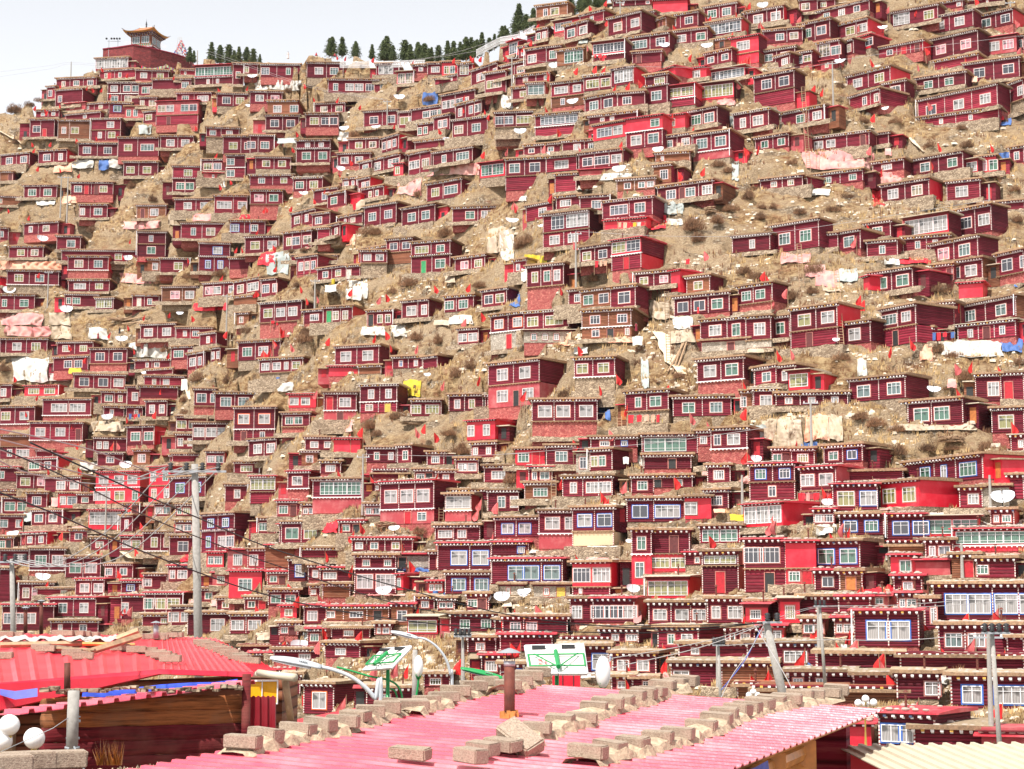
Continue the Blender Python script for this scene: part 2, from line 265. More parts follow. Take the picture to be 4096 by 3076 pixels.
DATA = '''
T 0 200
768 68 1022 42 158 MM g2:98 s90
800 170 1100 130 232 MM n17 d25 n53
1085 155 1345 150 240 DD w25 w75 s30
455 240 765 190 300 DD n18 w50 w85 s40
375 290 440 280 390 MM n40
445 320 655 290 450 DD n17
515 322 612 312 425 RR g2:98 s110
527 430 680 405 480 PP w33
862 258 1110 240 345 DD w20 w60 w88
1110 265 1390 245 365 DD w20 w37 w75 s60
1220 235 1525 212 320 DD w85 s40
880 345 1110 340 430 DD w22 w65
1120 375 1250 365 460 DD n15 w75
1415 345 1690 322 425 DD w25 b75 s30
1250 405 1560 387 515 PP w13 w33 w68 w88 s90
1285 520 1580 510 595 MM d30
650 435 870 402 480 DD n25 w70
872 415 1050 412 510 DD w37cB
1000 450 1150 440 550 PP n20 n55 s40
1150 490 1265 470 575 DD w35y
290 490 470 460 535 DD w30c w75c s40
530 520 800 475 555 DD w55
240 555 430 535 700 DD w28 d60 s30
465 560 740 545 715 BB n17 w48y
740 545 960 532 635 MD w65w s75
730 655 950 640 720 DD n30 w70y s70
630 745 935 730 850 DD w22 w75k
945 700 1265 680 850 DD w25y b72
1285 683 1545 672 790 DD w30w w75 s30
1650 612 1910 610 695 DD w20 w70 f70
1785 682 2190 675 835 DD w20 w50 w83 s40
10 842 230 800 925 DD w30 w80 s100
310 805 530 778 905 DR w30 n78 s85
990 887 1260 882 1015 DD w20y w68y s80
1390 920 1580 915 1025 MM w55y
1615 872 1805 862 975 DD w25 w65
1630 977 1780 977 1030 PP n50
1812 832 1960 825 935 DD w20c s40
1820 937 1960 937 1030 MM w22c s40
1560 125 1860 95 215 WW g1:99
1862 98 1945 100 280 DR n50 s30
1590 217 1855 205 280 DD n35 n60
1952 100 2060 100 195 DD n20 s30
1440 150 1560 150 205 MM n35
1735 342 1990 337 450 DD w30k w72y s20
0 968 100 962 1050 BM d80 s50
195 1085 450 1065 1185 DD w25g w72g s60
570 1057 900 1045 1155 DB w17 d37 d60 w77y s60
1380 1048 1600 1040 1145 DD w28g w62g s40
1400 1192 1690 1172 1290 DD w35 w80w s20
1715 1157 1975 1152 1305 MM b30w w85w s20
0 1165 160 1165 1240 BB n4 s40
635 1232 855 1222 1340 DD n12 w67c s60
1095 1238 1325 1228 1345 BP w60w d20 s60
195 1388 460 1355 1470 DD n20 w65 s100
0 1412 65 1415 1515 DD n20 s90
455 1482 640 1476 1600 DD w60c s50
75 1568 340 1555 1660 DD w35 w75 s80
500 1605 1090 1585 1690 DD w75y
1098 1447 1310 1442 1548 DD n48 s45
1105 1554 1320 1556 1650 DD w50g
1450 1382 1840 1370 1510 MM n25 w60
1845 1360 2120 1355 1470 DD w12B w68B s20
1590 1532 1825 1532 1650 DD w60B s40
1960 1495 2230 1468 1620 DD w30y w80 s10
F 475 285 703 300 733 320 822 315 1027 205 808 150 1397 215 1740 315 1985 300 472 440 290 465 355 490 385 495 875 360 1560 625 605 725 250 750 283 795 412 755 640 1000 475 955 1048 1520 238 1340 60 1280 313 950 765 700 945 680 1785 800 1740 835 1838 1050 1750 1095 2125 1270 1900 1590 1930 1590
S 2020 215 80 2000 450 75 335 1510 90
C 575 875 745 945 w 430 905 570 975 o 790 880 870 960 b 870 875 985 945 w 2035 240 2400 318 w 1110 600 1210 672 g 1545 1310 1690 1366 p 1705 1318 2035 1352 r 2010 1295 2212 1355 w 1345 1315 1440 1400 c 500 1165 780 1225 o 290 1175 440 1240 w 990 1370 1280 1430 p 1640 1045 1800 1100 w
U 125 470 180 230 430 90 180 620 70 130 730 80 1060 1080 120 800 290 80 750 1430 160 820 1195 110 1230 1190 130 310 390 100
K 566 90 215 482 1000 1320 534 1000 1370 1578 0 110
T 1000 200
85 110 400 103 215 DD w12 n70 s30
455 95 745 92 222 DD w33w w75c s15
1010 103 1190 98 205 DD g10:75 s40
1175 165 1310 160 280 WM g4:96 s90
1300 115 1420 108 180 DD w55w
1420 100 1560 95 195 DD b45w s20
1535 90 1670 82 215 RR n28 n62 s20
1660 105 1780 90 210 DR g15:75 s20
1480 225 1660 185 260 MM n75
625 228 1130 225 350 DD n12 w34 w49 w66 n86 s20
0 325 255 322 430 DD w30 w78p s20
140 397 380 397 525 BM w33 w88 s90
520 418 760 412 510 DD w30 w80 s90
125 515 390 512 640 DD w27k w75k s50
445 502 710 500 615 DD w26y w60 w83 s50
910 490 1180 460 620 DD w30k w80 s40
1190 490 1390 468 625 DD w22y w58 s30
1290 470 1530 430 560 DD w50 w75 n95
1340 590 1470 560 690 DD n15 n50 s40
1470 540 1600 490 645 DD n40 n70 s60
1530 365 1800 290 490 DD w15 w28 w55 n75 s80
1645 440 1850 375 535 DD n18 n60 w88 s130
1620 560 1900 510 695 DD w18 w68 s60
1770 165 1980 80 265 DD n28 w45 n90
1880 190 2050 140 350 DD w28 w58 s20
1960 490 2270 472 610 DR w12 w35 b75 s20 f80
2010 120 2200 75 215 DD w30 w82
2100 295 2215 285 395 DD w75
1055 715 1190 645 805 DR n15 n45 n75 s150
790 710 1035 685 800 DD w33y w78 s20
370 712 640 705 785 DD w33w w73w s60
380 795 640 790 900 DD w30g w78g s60
0 672 190 670 830 DD w5 w62 s25
45 850 325 845 950 DD w30y w75y s30
0 995 345 985 1080 DD w27 w78y s50
345 1015 580 1005 1125 DD w22g w70 s100
0 1115 260 1110 1230 DD w27p w72g s40 f60
700 825 960 805 925 DD w22 w66 s40
875 895 975 870 965 DD b50
975 870 1200 815 965 DD w20w n65 w85
1110 860 1250 820 900 DD w50
1150 905 1225 895 1010 RD n40 s30
1270 835 1450 775 990 DD b25 w75 s90
1465 810 1780 765 910 DD n28 b75c s150
1320 735 1560 690 790 DD s40
1840 900 2040 875 1015 WD g5:95
2045 860 2370 845 1000 DD w22 w72k s60
2055 1002 2370 990 1120 MM
740 1025 860 1005 1095 DD w25 n70 s60
865 1040 960 990 1130 DR n45 n80 s100
890 1120 1070 1060 1190 DR n40 n70 s80
510 1115 700 1085 1215 DD w50 
620 1160 770 1100 1250 DD w35g s90
915 1260 1170 1190 1400 DD w25 w75 s80
330 1305 520 1255 1400 DD w25 n65 
500 1310 640 1280 1405 DD w35 s90
710 1330 900 1290 1395 DD n28 w60
600 1410 720 1370 1500 DD n35 n75
1215 1265 1480 1215 1395 DD w30c w72c s140
1620 1250 1990 1240 1370 DD w38g w72 w85 s70
1415 1060 1690 1020 1190 DD w25y b70 s180
1090 1510 1290 1485 1610 DD w28 w75 s60
1290 1530 1580 1505 1640 DD b27 w75g s100
870 1590 1105 1550 1680 MM w30 w72
265 1470 490 1410 1590 DD n20 w45 w85 s20
0 1360 120 1355 1470 DD w30c s20
330 1640 700 1630 1690 MM
540 1420 640 1410 1530 MM
F 770 60 995 80 1310 95 1758 65 1855 70 1795 80 1640 80 505 390 710 390 890 450 1163 600 365 670 333 790 800 900 125 1270 340 1270 605 1120 505 1200 1700 470 1720 370 1870 480 1920 535 1945 545 1505 640 1880 830 2062 800 2110 1225 65 1450 180 1570 210 1585 712 1000 690 50 1620 390 1635 700 430 290 
S 755 630 80 1010 620 75 720 950 75 425 1150 75 1570 715 60 2155 650 90 1470 965 90 2095 1370 105 1190 380 90
C 220 705 370 745 g 385 935 640 1005 c 700 655 790 725 w 1415 905 1850 1000 p 1170 1000 1370 1160 p 1380 340 1500 440 b 1900 1420 2100 1620 c 700 1470 840 1560 o 1690 695 1840 750 w 2020 370 2100 460 w 850 1130 920 1270 c 375 1520 490 1590 p 2060 1165 2212 1205 w
U 330 320 120 900 130 80 340 1600 90 450 1590 100 960 1440 200 1560 1460 180 1350 1150 120 1600 600 120 860 670 160 2090 720 120 2150 1560 160 1450 390 140
K 1097 395 620 2095 40 460
T 2000 0
290 50 540 0 140 BB n30 w60 s20
285 240 385 195 330 DD n25 n70 s60
430 180 640 110 250 WM g5:70 s10
640 140 830 45 190 MM n50 s80
515 200 700 150 310 DD w30 w82w s140
70 330 150 305 450 WM g5:90
150 380 220 345 460 DD n50 s60
205 400 380 350 530 DD w30w s20
370 365 490 352 490 DD w45g w90
455 395 670 370 520 BB g28:98 s80
210 655 360 650 770 DR g8:95c s50
410 655 675 625 760 MM b30w w78w
415 765 655 750 850 BM n35
670 600 895 575 720 DD b32y w78
890 545 1070 515 680 DR g15:95w s100
1175 90 1230 80 150 MM
865 140 1130 75 270 DD w30 w82 s120
905 -10 1220 -20 45 DD n25 w88 
1225 -10 1500 -15 100 RM
1240 160 1330 115 230 BB d55
1325 130 1585 70 220 DD w20 w72k s20
1635 45 1890 10 150 DD w25 w70c s80
1650 180 1930 130 280 DR g3:98 s50
1700 310 1850 290 380 BM d50
1395 245 1660 205 350 DD w22w w80 s10
1005 300 1355 240 400 DD b32 w80k s20
1060 410 1290 395 500 DM d22 s30
740 330 1000 300 430 WM g2:98 s70 
745 440 990 425 500 DM d30
1640 420 1855 380 510 DD w22 w75
1850 300 2070 260 420 RD b45w s60
1860 425 2060 405 515 RB
1955 90 2215 60 190 DD w25 w80
120 600 400 570 660 DD w30 w90
1165 590 1330 570 680 DD b65 s100
1165 700 1340 690 840 DD w50 s40
1150 600 1400 520 640 RR
1345 680 1560 655 780 WR g5:95y s60
1470 545 1650 520 640 RR b50w
1605 660 1870 635 790 WD g2:98y s60
1655 555 1960 515 640 WD g2:98
1360 800 1560 785 850 MM
680 775 940 730 890 DD w28c w72 
940 735 1160 720 850 DD w35k s50
710 920 1100 880 970 DD w28 w48 
745 1000 1010 950 1110 RW b35 w75 s100
1010 940 1300 900 1040 RR w80
1300 920 1480 895 1030 RR w35 s20
1480 890 1740 835 1015 DD w35g w75c s100
1870 905 2150 850 1040 DD n27 w70w s60
1010 1075 1290 1030 1180 DD w28w w75 s80
1290 1085 1535 1055 1190 DD w25c w80w
1545 1060 1840 1030 1200 DD w25c w75c s120
1575 1215 1840 1195 1275 PP
1330 180 1331 180 181 XX
190 1155 500 1130 1230 DD w20k w70
500 1125 760 1100 1215 DD w45w w90 s20
280 905 600 885 1000 MM g12:95 s100
300 1010 640 1000 1085 MM
370 1250 615 1225 1370 MD b50w s60
440 1385 610 1375 1540 MM
630 1215 985 1185 1340 DD w20k b52 w85 s130
640 1350 870 1340 1410 PP
1230 1310 1370 1305 1460 BM w60k s170
935 1430 1240 1405 1520 BB w28 w65 w88 s40
1260 1480 1700 1430 1600 DM w25 d45 w60 w90 s130
450 1570 640 1540 1665 DD b40 s20
640 1560 880 1550 1690 MM w55
820 1600 1220 1560 1735 DD b33 w75 s110
210 1640 430 1600 1755 MM w60
1245 1215 1520 1205 1290 BB n20 
F 710 65 865 170 970 160 1140 120 690 365 1880 95 1690 140 1640 150 1380 220 258 340 195 380 420 1580 455 1050 305 1070 110 1650 360 865 775 545 845 540 625 560 395 600 372 590 1105 660 1040 670 928 690 1385 920 1120 1010 980 1150 625 1180 362 1180 1420 1380 1640 1350 1950 1200 1975 480 1885 660 2165 880 1865 270 855 20 1555 1020 1330 1050 2085 200 2005 30 30 460 95 320 315 210 1960 50 1535 455
S 435 230 60 1310 365 90 1655 370 95 438 525 95 585 815 95 160 1055 100 405 1235 75 955 1355 110 1265 1200 90 2100 45 90
C 600 1430 750 1520 w 1855 1275 1910 1440 g 1320 1600 1460 1660 g 700 1385 1060 1440 w 1150 590 1230 690 w 1405 920 1490 1040 g 1775 930 1890 1010 g 1740 790 1880 840 p 10 765 105 860 w 1145 400 1260 500 w 590 290 700 345 g 1165 680 1270 720 r 710 1035 780 1080 w
U 1980 1560 180 1830 1350 150 1340 1350 90 800 1460 100 60 1120 130 1750 1300 160 2100 1650 90 450 900 60
K 963 0 230
Q 160 10 200 0 170 330 60 160 160 275 50 230 240 300 60 200 370 70 210 330 370 460 10 190 420 600 0 110 660 0 110 720 -30 60
T 2990 0
415 -15 560 -20 95 DD w35
560 -15 700 -20 65 DD w35
430 100 970 0 150 DD w38 w60 w82
0 75 290 45 200 DR w30w w78w s110
420 180 660 140 320 DD n30 w72 s110
690 190 960 140 300 DR w50 w85 s130
130 230 440 215 340 DD w42 w78 s20
90 400 380 365 500 DD w28 w72
225 445 340 415 540 DD w65
340 420 515 395 520 DD g2:60 w80 s70
560 335 735 305 480 DD g8:60 w85 s60
590 480 680 470 555 PP n50
750 330 850 300 440 DD n65
850 300 985 265 400 RD n30 w92k s150
1030 370 1400 320 440 MR w30 d60 d88
1130 95 1520 20 200 DD g10:44w w82 s20
1380 155 1800 60 250 DD w38w w75w s20
1835 115 2120 65 220 DR w28c w80 s90
1520 10 1720 -10 70 DD w85
1720 -20 2050 -25 40 DD n10 n60
2050 100 2051 100 101 XX
1410 310 1840 235 460 DD w33p w78p s90
1500 470 1840 430 545 MM
1895 290 2150 265 430 PD b25w w75p s20
2150 280 2212 270 400 DD n60
1740 490 2170 450 640 DD w28k w80k s20
800 590 1140 530 700 DR w25w w75y s160
1355 615 1740 560 710 DD w25g w67g s20
1090 660 1260 625 780 DD w57w s40
820 760 1060 700 860 MM n50 n88
1370 780 1990 670 920 MD w17k w52w w85w s100 f0
1380 925 2000 860 985 MM n28 n65 s30
2110 650 2212 620 800 DD w80w f120
55 600 375 545 720 DD w32k w75k s90
80 730 360 720 840 MM
270 900 620 830 1000 DD w45g w82 s90
65 1095 330 1055 1190 DD w28g w78g s100
485 1100 970 1030 1190 DD w18w w38w d90 s20
960 1065 1130 1050 1170 DD d30
105 1430 440 1390 1500 DD w32 w72 s20
410 1420 480 1405 1500 MM d70
525 1390 920 1340 1470 DD w30g w80g s30
1005 1290 1250 1260 1370 DD b45w s60
1310 1260 1720 1210 1380 DD w28c w80
1600 1300 1840 1250 1400 WD g2:98w s10
1840 1240 1990 1235 1390 RD w30p w85g s40
1600 1440 1860 1425 1600 MM w45w s60
1075 1470 1450 1420 1600 DR w25 w75 s110
2100 1170 2212 1160 1300 DD n50
1870 1610 2212 1600 1690 DD
F 105 180 430 150 670 170 895 210 545 700 605 720 1355 85 170 880 185 870 980 480 1020 930 1440 840 1875 780 1520 1150 1940 1160 1690 1220 1420 400 1720 560 445 1030 990 1190 1080 1355 1465 1300 1135 60 1735 450 2190 400 2140 180 20 460 1815 0 90 1180 1355 520
S 740 495 95 1080 225 80 1105 870 60 120 45 80
C 450 1200 1000 1350 p 1000 1350 1240 1470 p 1000 1480 1100 1640 r 500 1510 660 1560 w 2000 940 2110 1000 b 1910 920 2050 960 r 1140 1100 1230 1180 p 890 1070 955 1155 w 2000 1220 2110 1330 b 1100 1180 1150 1240 p 1795 610 1838 655 o
U 650 960 130 1720 1010 130 1860 1000 110 530 1000 110 930 950 130 750 680 110 2060 960 100 370 1290 120 1180 960 120 1290 800 130 2150 1500 140 800 1560 120 1450 1150 150 1750 1150 150 50 1500 100
K 688 480 900 2110 0 250 1938 1470 1680
L 720 1530 1650 495 610 1480
T 0 1000
545 48 860 35 158 DR w27o w75 s40 f50
1180 65 1280 65 178 BB w60
1280 60 1515 55 178 DD w62y
1600 60 1835 45 175 DD n30B n70B
1835 60 2000 50 150 DD
60 160 460 150 275 DM w23 w63 s50 f50
0 210 60 215 290 RR 
550 235 870 225 330 DD b28w w75y s70
520 350 780 340 450 DD n12g w35g s10
765 380 905 370 475 DD g5:92y
0 355 270 345 480 DD n14g w70g s60
1060 355 1270 350 455 DD d25w n65 s35
1295 290 1580 278 415 BB w37p w77w
1625 262 1870 240 370 DD w20p w45w n90w
1870 248 2085 205 355 DD w25 b72 
2090 235 2212 210 370 DD w30 n88 s60
1870 370 2050 350 440 BB
1125 590 1400 575 710 DD w23w w75w s110
1410 615 1690 608 705 MR n25w w55
1600 665 1730 645 760 DD n50 s150
1890 500 1990 490 600 BB n40 s60
2078 420 2410 385 570 DD w20y w50w w79w s120 f50
50 705 370 695 825 DD w27 w73y s70
0 700 45 700 830 DD
460 735 740 718 830 DD w25 w73y s60
720 785 1010 772 905 DD w27k w75k s60 f70
430 855 700 835 960 DD w42k w72k
1080 875 1360 862 950 DD n35w w62w 
1110 955 1170 950 1000 DD
1370 770 1540 758 875 DD b35g n88 
1500 830 1640 795 950 DD w30w n70
1690 780 1760 765 890 DD n20 n80 s140
1905 730 2240 705 880 DD w22g w60w s100
2075 870 2420 840 975 DD w14w w40w n62w w85y s80 f60
595 995 995 975 1110 DD w20k w57k w87 s10
1170 960 1380 930 1000 DM s60
1155 1015 1470 985 1090 MW n25 w55w
0 1070 90 1065 1190 DD w30w s90
200 1085 465 1070 1165 RR b27y b73y s80
345 1185 720 1180 1320 DO b34w b72w s70 f30
810 1130 1010 1115 1230 DD w30g n75
1015 1085 1120 1080 1240 DD w60w s20
1120 1085 1420 1080 1180 DD 
830 1245 990 1240 1330 DD n40
1010 1250 1140 1235 1340 DD n60 
1165 1200 1335 1190 1330 DD n30w n75w s90
1550 1110 1720 1090 1245 DD w35c n90c f70
1720 1145 2100 1120 1275 DD w23c w60c s20
0 1245 270 1240 1390 DD w17y w70w s90 f50
240 1375 650 1365 1520 MD w20w w58w d92 s50 f60
1015 1405 1230 1395 1560 DR w32g w80g s110
750 1495 1010 1490 1610 DD n17w n37w s10
0 1480 230 1470 1570 BB
1410 1325 1620 1320 1450 DD w20y b70y
1405 1465 1540 1460 1590 DD n28w n85w
1540 1385 1815 1360 1520 DD w19w w55w w85w s40
1870 1255 2195 1240 1430 DD w24wO w74wO s60 
1870 1435 2190 1415 1530 MM d25 n70
1990 1505 2210 1500 1650 DD w33w w80w s190
0 1590 240 1580 1670 DD n32c b75w s60
290 1595 420 1590 1660 DR
540 1055 541 1055 1056 XX
1380 1630 1640 1620 1690 MM
F 978 50 320 200 1497 75 1785 215 2045 345 885 670 1017 610 1530 545 1685 700 1820 670 545 770 690 880 1065 800 1358 835 108 1030 1140 1100 1290 1120 200 1300 305 1170 1005 1340 565 1400 1250 1310 1570 1270 1785 1215 1705 1090 630 1550 910 1550 932 1550 1160 530 1365 510 2110 820 2165 800 2180 740 2075 190
S 1020 65 75 75 322 100 530 475 100 968 715 100 1895 898 95 853 1340 95 1440 510 60 1155 985 50
C 0 90 540 160 o 0 505 340 600 p 390 500 560 600 c 40 610 400 690 p 410 610 570 710 c 710 620 860 710 w 960 190 1260 265 p 1550 425 1820 485 r 1020 735 1330 860 w 100 860 385 1050 w 550 945 650 990 y 395 985 585 1045 w 720 1370 990 1450 c 1450 1035 1500 1120 w 560 165 720 220 w
U 1350 210 250 1530 190 180 1750 180 150 1330 790 130 1600 1010 200 1830 1020 200 40 940 160 1460 1190 120 1480 1290 110 1980 640 130 1280 250 120
K 380 165 445 1810 350 690
T 1000 1000
375 50 540 28 190 MM n20 n50 n80 s180
540 145 770 110 230 DD w28c w72y
770 120 880 110 230 DR d20w
885 -5 1095 -10 100 DM w25w w72w s20 f100
1110 20 1300 10 110 BB
1320 40 1600 40 180 DD w75g d32g
1640 60 1880 20 165 DD w32p w78y s120
2110 80 2212 55 180 MY n35 s40
1855 320 2055 290 450 DD w28k w73y s140
1555 370 1790 340 490 DD w17g w65g s60
1215 405 1430 380 550 DD w36w n83w s110
935 480 1145 465 605 DD d15 n50y n80y s60
585 450 820 435 580 DR d20g n43o n75o s120
430 480 585 465 585 DD b55w
680 765 1030 748 915 DD w25w w75w s150 
630 925 860 920 1010 RM 
870 920 1050 910 990 BB
1140 850 1380 835 945 DD n28b n78w s10
1385 850 1500 835 945 DD
1665 625 1830 610 755 DD w22w w72w s90
1925 510 2190 480 645 DD w25wO w80wO 
1925 650 2195 640 790 SS d55
880 1075 1170 1055 1210 DD n30w n77w s90
885 1215 1175 1205 1300 MM w25o d75y
590 1140 830 1120 1280 DD d18 w65w s40
600 1285 850 1280 1360 PM d50
310 1150 525 1140 1260 RR w20w w62w s50
255 1300 475 1285 1410 DD w27g w60g s80 f50
1290 1200 1530 1180 1330 DD w15y b70y s20
1590 1155 1865 1135 1290 DD n25w n67y s50
1735 1355 1960 1345 1515 RR n15w n70w s175
1770 1535 1970 1525 1655 DM n17w n70w s160
930 1575 1170 1560 1700 DD n35g n82w s10
1180 1560 1295 1550 1700 DD n55g s160
440 1490 665 1485 1600 DD w33w w82w
670 1500 880 1500 1620 RR 
1905 900 2315 860 1065 DD w28w w72w s200
1910 1078 2315 1065 1250 PP w28w d55k w78w s200
1880 1150 1905 1150 1250 DD
F 215 140 397 295 48 345 530 375 445 390 820 320 1050 380 1083 370 1765 280 1470 290 235 620 110 820 165 800 320 760 185 740 640 720 1005 690 1115 760 1345 770 1080 670 1840 1020 1555 1060 540 1130 1320 1430 1405 1410 1470 1480 905 1440 805 1480 1730 570 1845 520 2170 660 280 650
S 1415 1000 60
C 130 20 310 190 g 770 240 940 395 w 890 610 1080 680 w 1130 600 1250 690 w 1590 520 1780 590 w 1230 1040 1365 1170 y 220 1060 345 1130 w 570 1360 820 1450 p 2070 340 2160 450 b 60 10 200 120 r 1560 200 1640 260 c 600 280 690 335 w 1470 560 1590 600 c 305 1190 440 1260 c
U 540 340 130 460 700 200 440 640 160 1330 690 150 1520 720 160 1240 250 220 1130 320 160 1650 980 200 1780 920 180 930 1390 200 1180 1320 150 1010 1460 140 1600 1450 160 1840 270 150 380 270 120 560 620 130 1700 1560 120
K 518 230 440
L 1190 955 1000 590 1290 1390
T 2000 800
345 105 700 65 240 MD g18:46k g50:98w s130
365 250 715 232 370 MM w25w w65
840 155 1170 130 230 RR d70 
640 372 895 340 495 DD w22y w72k
895 310 1130 285 430 RM g1:48y g50:98k s190
905 440 1130 435 555 MR d50 s50
215 520 510 490 685 DD n22 n55g n82w s120 f90
1080 572 1370 550 690 DD w25y w80p
1370 560 1440 545 740 RR s170
1495 610 1680 585 740 BD w50y s110
1395 770 1835 720 910 DD w16k w46k w78g s70
1910 690 2180 640 820 DD w24g w65g s80 f70
550 710 650 700 840 DM w70
650 715 885 690 855 BB w25g w77k
885 690 1085 665 855 DD w55k s100
655 870 1050 860 1010 BB w27k w82k s140
655 1010 1050 1010 1105 BB w28k d58k n92
190 890 550 855 1030 DD w20y b68y s80
190 1030 640 1030 1140 SS n18 n38 n58
1605 950 1820 935 1115 DD w55w 
1820 935 1970 920 1115 DD w48g
1970 925 2170 910 1115 DD w55w s10
1615 1115 1990 1100 1205 SS d62
1990 1115 2170 1105 1180 SS 
1860 285 2160 250 410 DM n53w s40
595 1255 920 1240 1410 DD w20y w72y s90 f120
1580 1265 1950 1240 1440 DD w28w w75g s160 f70
2040 1330 2212 1310 1480 MM w55c
1005 1540 1350 1490 1680 DD n30g w70g s140 f120
1385 1575 1850 1545 1728 DD w27g w74 
1935 1520 2030 1510 1680 BB n15
2030 1510 2230 1490 1675 DD w50 
255 1590 780 1575 1765 DD w20w w48w w83w s20 f120
F 110 30 580 340 1630 430 790 1490 1355 1500 620 1190 925 1400 50 1480 210 1540 2120 600 475 700 1940 1460
S 1565 150 50 325 210 50
C 1170 125 1330 230 r 1305 10 1465 110 g 830 225 1110 310 w 200 440 380 520 y 1200 810 1400 950 c 0 235 110 480 w 1310 150 1460 200 w 170 550 220 650 w 1385 930 1540 1030 w 590 1180 700 1230 w 730 1090 1090 1140 o 1600 1190 2000 1240 c 1610 1450 1710 1530 c 1710 1450 1960 1530 o 460 1030 570 1160 o 1130 1280 1190 1500 g 1340 1040 1600 1140 c 1060 1090 1140 1160 w
U 1520 200 250 1750 150 200 1950 560 170 2090 130 130 220 320 200 450 400 130 750 620 160 1600 300 180 130 620 100 1080 1300 120 1010 1450 130 500 1540 180 1850 60 160 1270 1450 60 320 830 160 2080 620 120 1420 1400 120
K 608 245 690
L 1350 700 1300 800
T 2990 800
200 200 570 130 400 DD w27c w72 s90
560 265 725 255 380 DB n22 
725 250 905 225 400 DD w50c
940 180 1145 150 310 DD w50g s60
960 320 1200 310 450 MM n50
1255 140 1605 75 300 WD g3:98w s40
1250 285 1610 270 400 MM n32c n70
1670 70 1950 20 270 DD w30k w80w s130
1470 345 1840 275 490 DD w28p w72c s160
1480 510 1640 500 650 MM d88
1655 480 1880 450 640 DB n10 w60w s110 f0
1695 650 1880 645 780 RR 
2000 420 2212 385 590 DD w40k n98 f90
975 570 1320 530 730 DD w28g w77g f0
930 610 975 590 725 RR
350 855 720 820 1030 DR w30y w80w s190 
360 1035 710 1030 1170 MM d40
745 985 985 945 1150 DD w48w s90
0 0 1 0 1 XX
190 925 340 910 1100 DD w50g
1080 860 1350 820 1010 DD b23c w72w 
1080 1020 1350 1010 1160 MM d40
1360 830 1650 800 1010 DD n40w w78w s10
1360 1015 1480 1010 1140 DD d30k
1690 830 2140 760 975 DB w22c w75c
1690 980 2140 950 1110 MM n22 d50 n77
2140 760 2212 745 900 BB
55 1340 380 1300 1480 DD w30k w80w s150
330 1355 495 1340 1515 WR g5:95y s160
820 1430 1260 1380 1600 DD w26c w80c s190
1830 1390 2030 1370 1610 DD w70w
2030 1375 2212 1365 1600 DD d35
230 1545 800 1515 1640 DD w18w w50w w82w s10
1250 1620 1640 1570 1690 DD w80w s170
40 1510 235 1500 1650 DD w60w
F 950 200 1860 370 870 310 910 770 940 820 1340 850 1700 840 1925 820 1295 1120 1150 1180 1655 1330 1800 1300 2000 1340 230 1210 340 1200 1665 1510 185 780 1615 890 1235 170 320 730 145 590
S 1490 1520 110 710 1120 60
C 270 370 500 500 p 460 520 620 610 p 540 560 720 690 p 720 550 880 650 g 1205 400 1475 505 r 1095 450 1215 515 w 1345 540 1480 600 c 1560 1120 2040 1250 w 2030 1100 2200 1210 b 1380 1160 1480 1280 o 1240 200 1610 295 r 600 660 760 730 c 880 1270 955 1410 w 2135 580 2190 690 b 1600 1430 1670 1500 p 0 1190 130 1220 c
U 100 130 130 430 80 160 670 60 150 550 550 180 60 600 150 2060 230 120 2170 150 130 1550 700 200 750 1250 150 1530 1190 140 1640 1240 130 1700 1400 220 1590 1500 100 1300 700 150 350 760 200 680 880 120 200 40 130 520 720 150 2190 1290 120
K 1938 0 265
L 750 500 1160 430 330 690
T 0 1780
230 100 460 95 205 DR b20g w65 s150
0 170 145 165 290 DM n10 s30
135 225 360 215 345 DD w30y w88p
360 250 640 245 375 DR w45w w82w s110
0 385 150 380 410 MM
20 415 215 410 550 DD w30g w80g
0 560 180 550 680 DD w14c n80w s10
255 520 500 505 635 DM w23c w68w s130
615 385 765 378 475 DD w43g
765 215 1110 200 335 RR w18w w53w w83w s75
775 345 1090 345 470 RM b15w w55 n90g s100
710 520 970 510 675 RR g2:98w f0
965 560 1060 550 690 DD n50w s200
1190 165 1355 165 320 RR n20 n78 s150
1360 75 1550 65 150 MM n55w s110
1195 325 1340 320 450 RM n25 n85
1355 250 1640 240 415 DD w30gB n80gB s170
1800 308 1975 305 450 DD n55w s10
1610 545 1870 535 680 DD w28cB w73cB s260
1610 700 1850 695 860 DD n22B w63 w88 
710 -10 711 -10 0 XX
1145 690 1395 685 845 DM n35y n75y f20
1355 725 1540 715 880 DD w58k s10
170 695 370 690 800 DR w35 w78 s210
235 825 510 815 1000 DD w32g w80w f50
525 890 800 880 1060 DD w28g w72w s20
0 840 225 815 960 DM w70
840 945 1060 940 1060 DD w15c w67c s170
605 1065 830 1060 1200 DD w32w w80w s130
970 1080 1135 1075 1180 DD w45B n95
155 1100 420 1085 1250 DD n20 w55p 
300 1145 600 1130 1200 MM b70y
395 1215 760 1210 1370 DD w30c w75w s210
410 1400 780 1395 1500 DD w68k n20
970 1195 1165 1195 1390 DM n15 s60
20 1275 420 1265 1480 DR b45w n10 
1150 1030 1330 1020 1150 DM w15w s0
1345 960 1540 950 1090 DR n18w w58w s70
1160 1175 1460 1170 1340 DD w13g w38y w75y s80
1140 1350 1370 1345 1440 DD b80y
1370 1290 1560 1280 1440 DD w10w w62w
1500 1335 1840 1325 1520 DD w70w s0
1840 1345 2140 1340 1510 DD w20w w65w s60
1820 830 1980 825 990 PM b50w s0
1980 825 2120 822 990 MM w35w
2120 790 2350 790 980 BM s60
1700 1015 1830 1010 1125 PP b50y
1830 1000 2090 995 1220 RM w50c s70
2000 245 2200 235 370 DR g1:99y s70
2000 385 2190 380 470 MM
1630 1575 1920 1570 1660 DD 
1920 1600 2200 1600 1670 DD
2145 1150 2390 1145 1285 DD w25g w72g
2235 640 2560 600 780 DD w30g w72 s150
-10 980 100 975 1250 DM
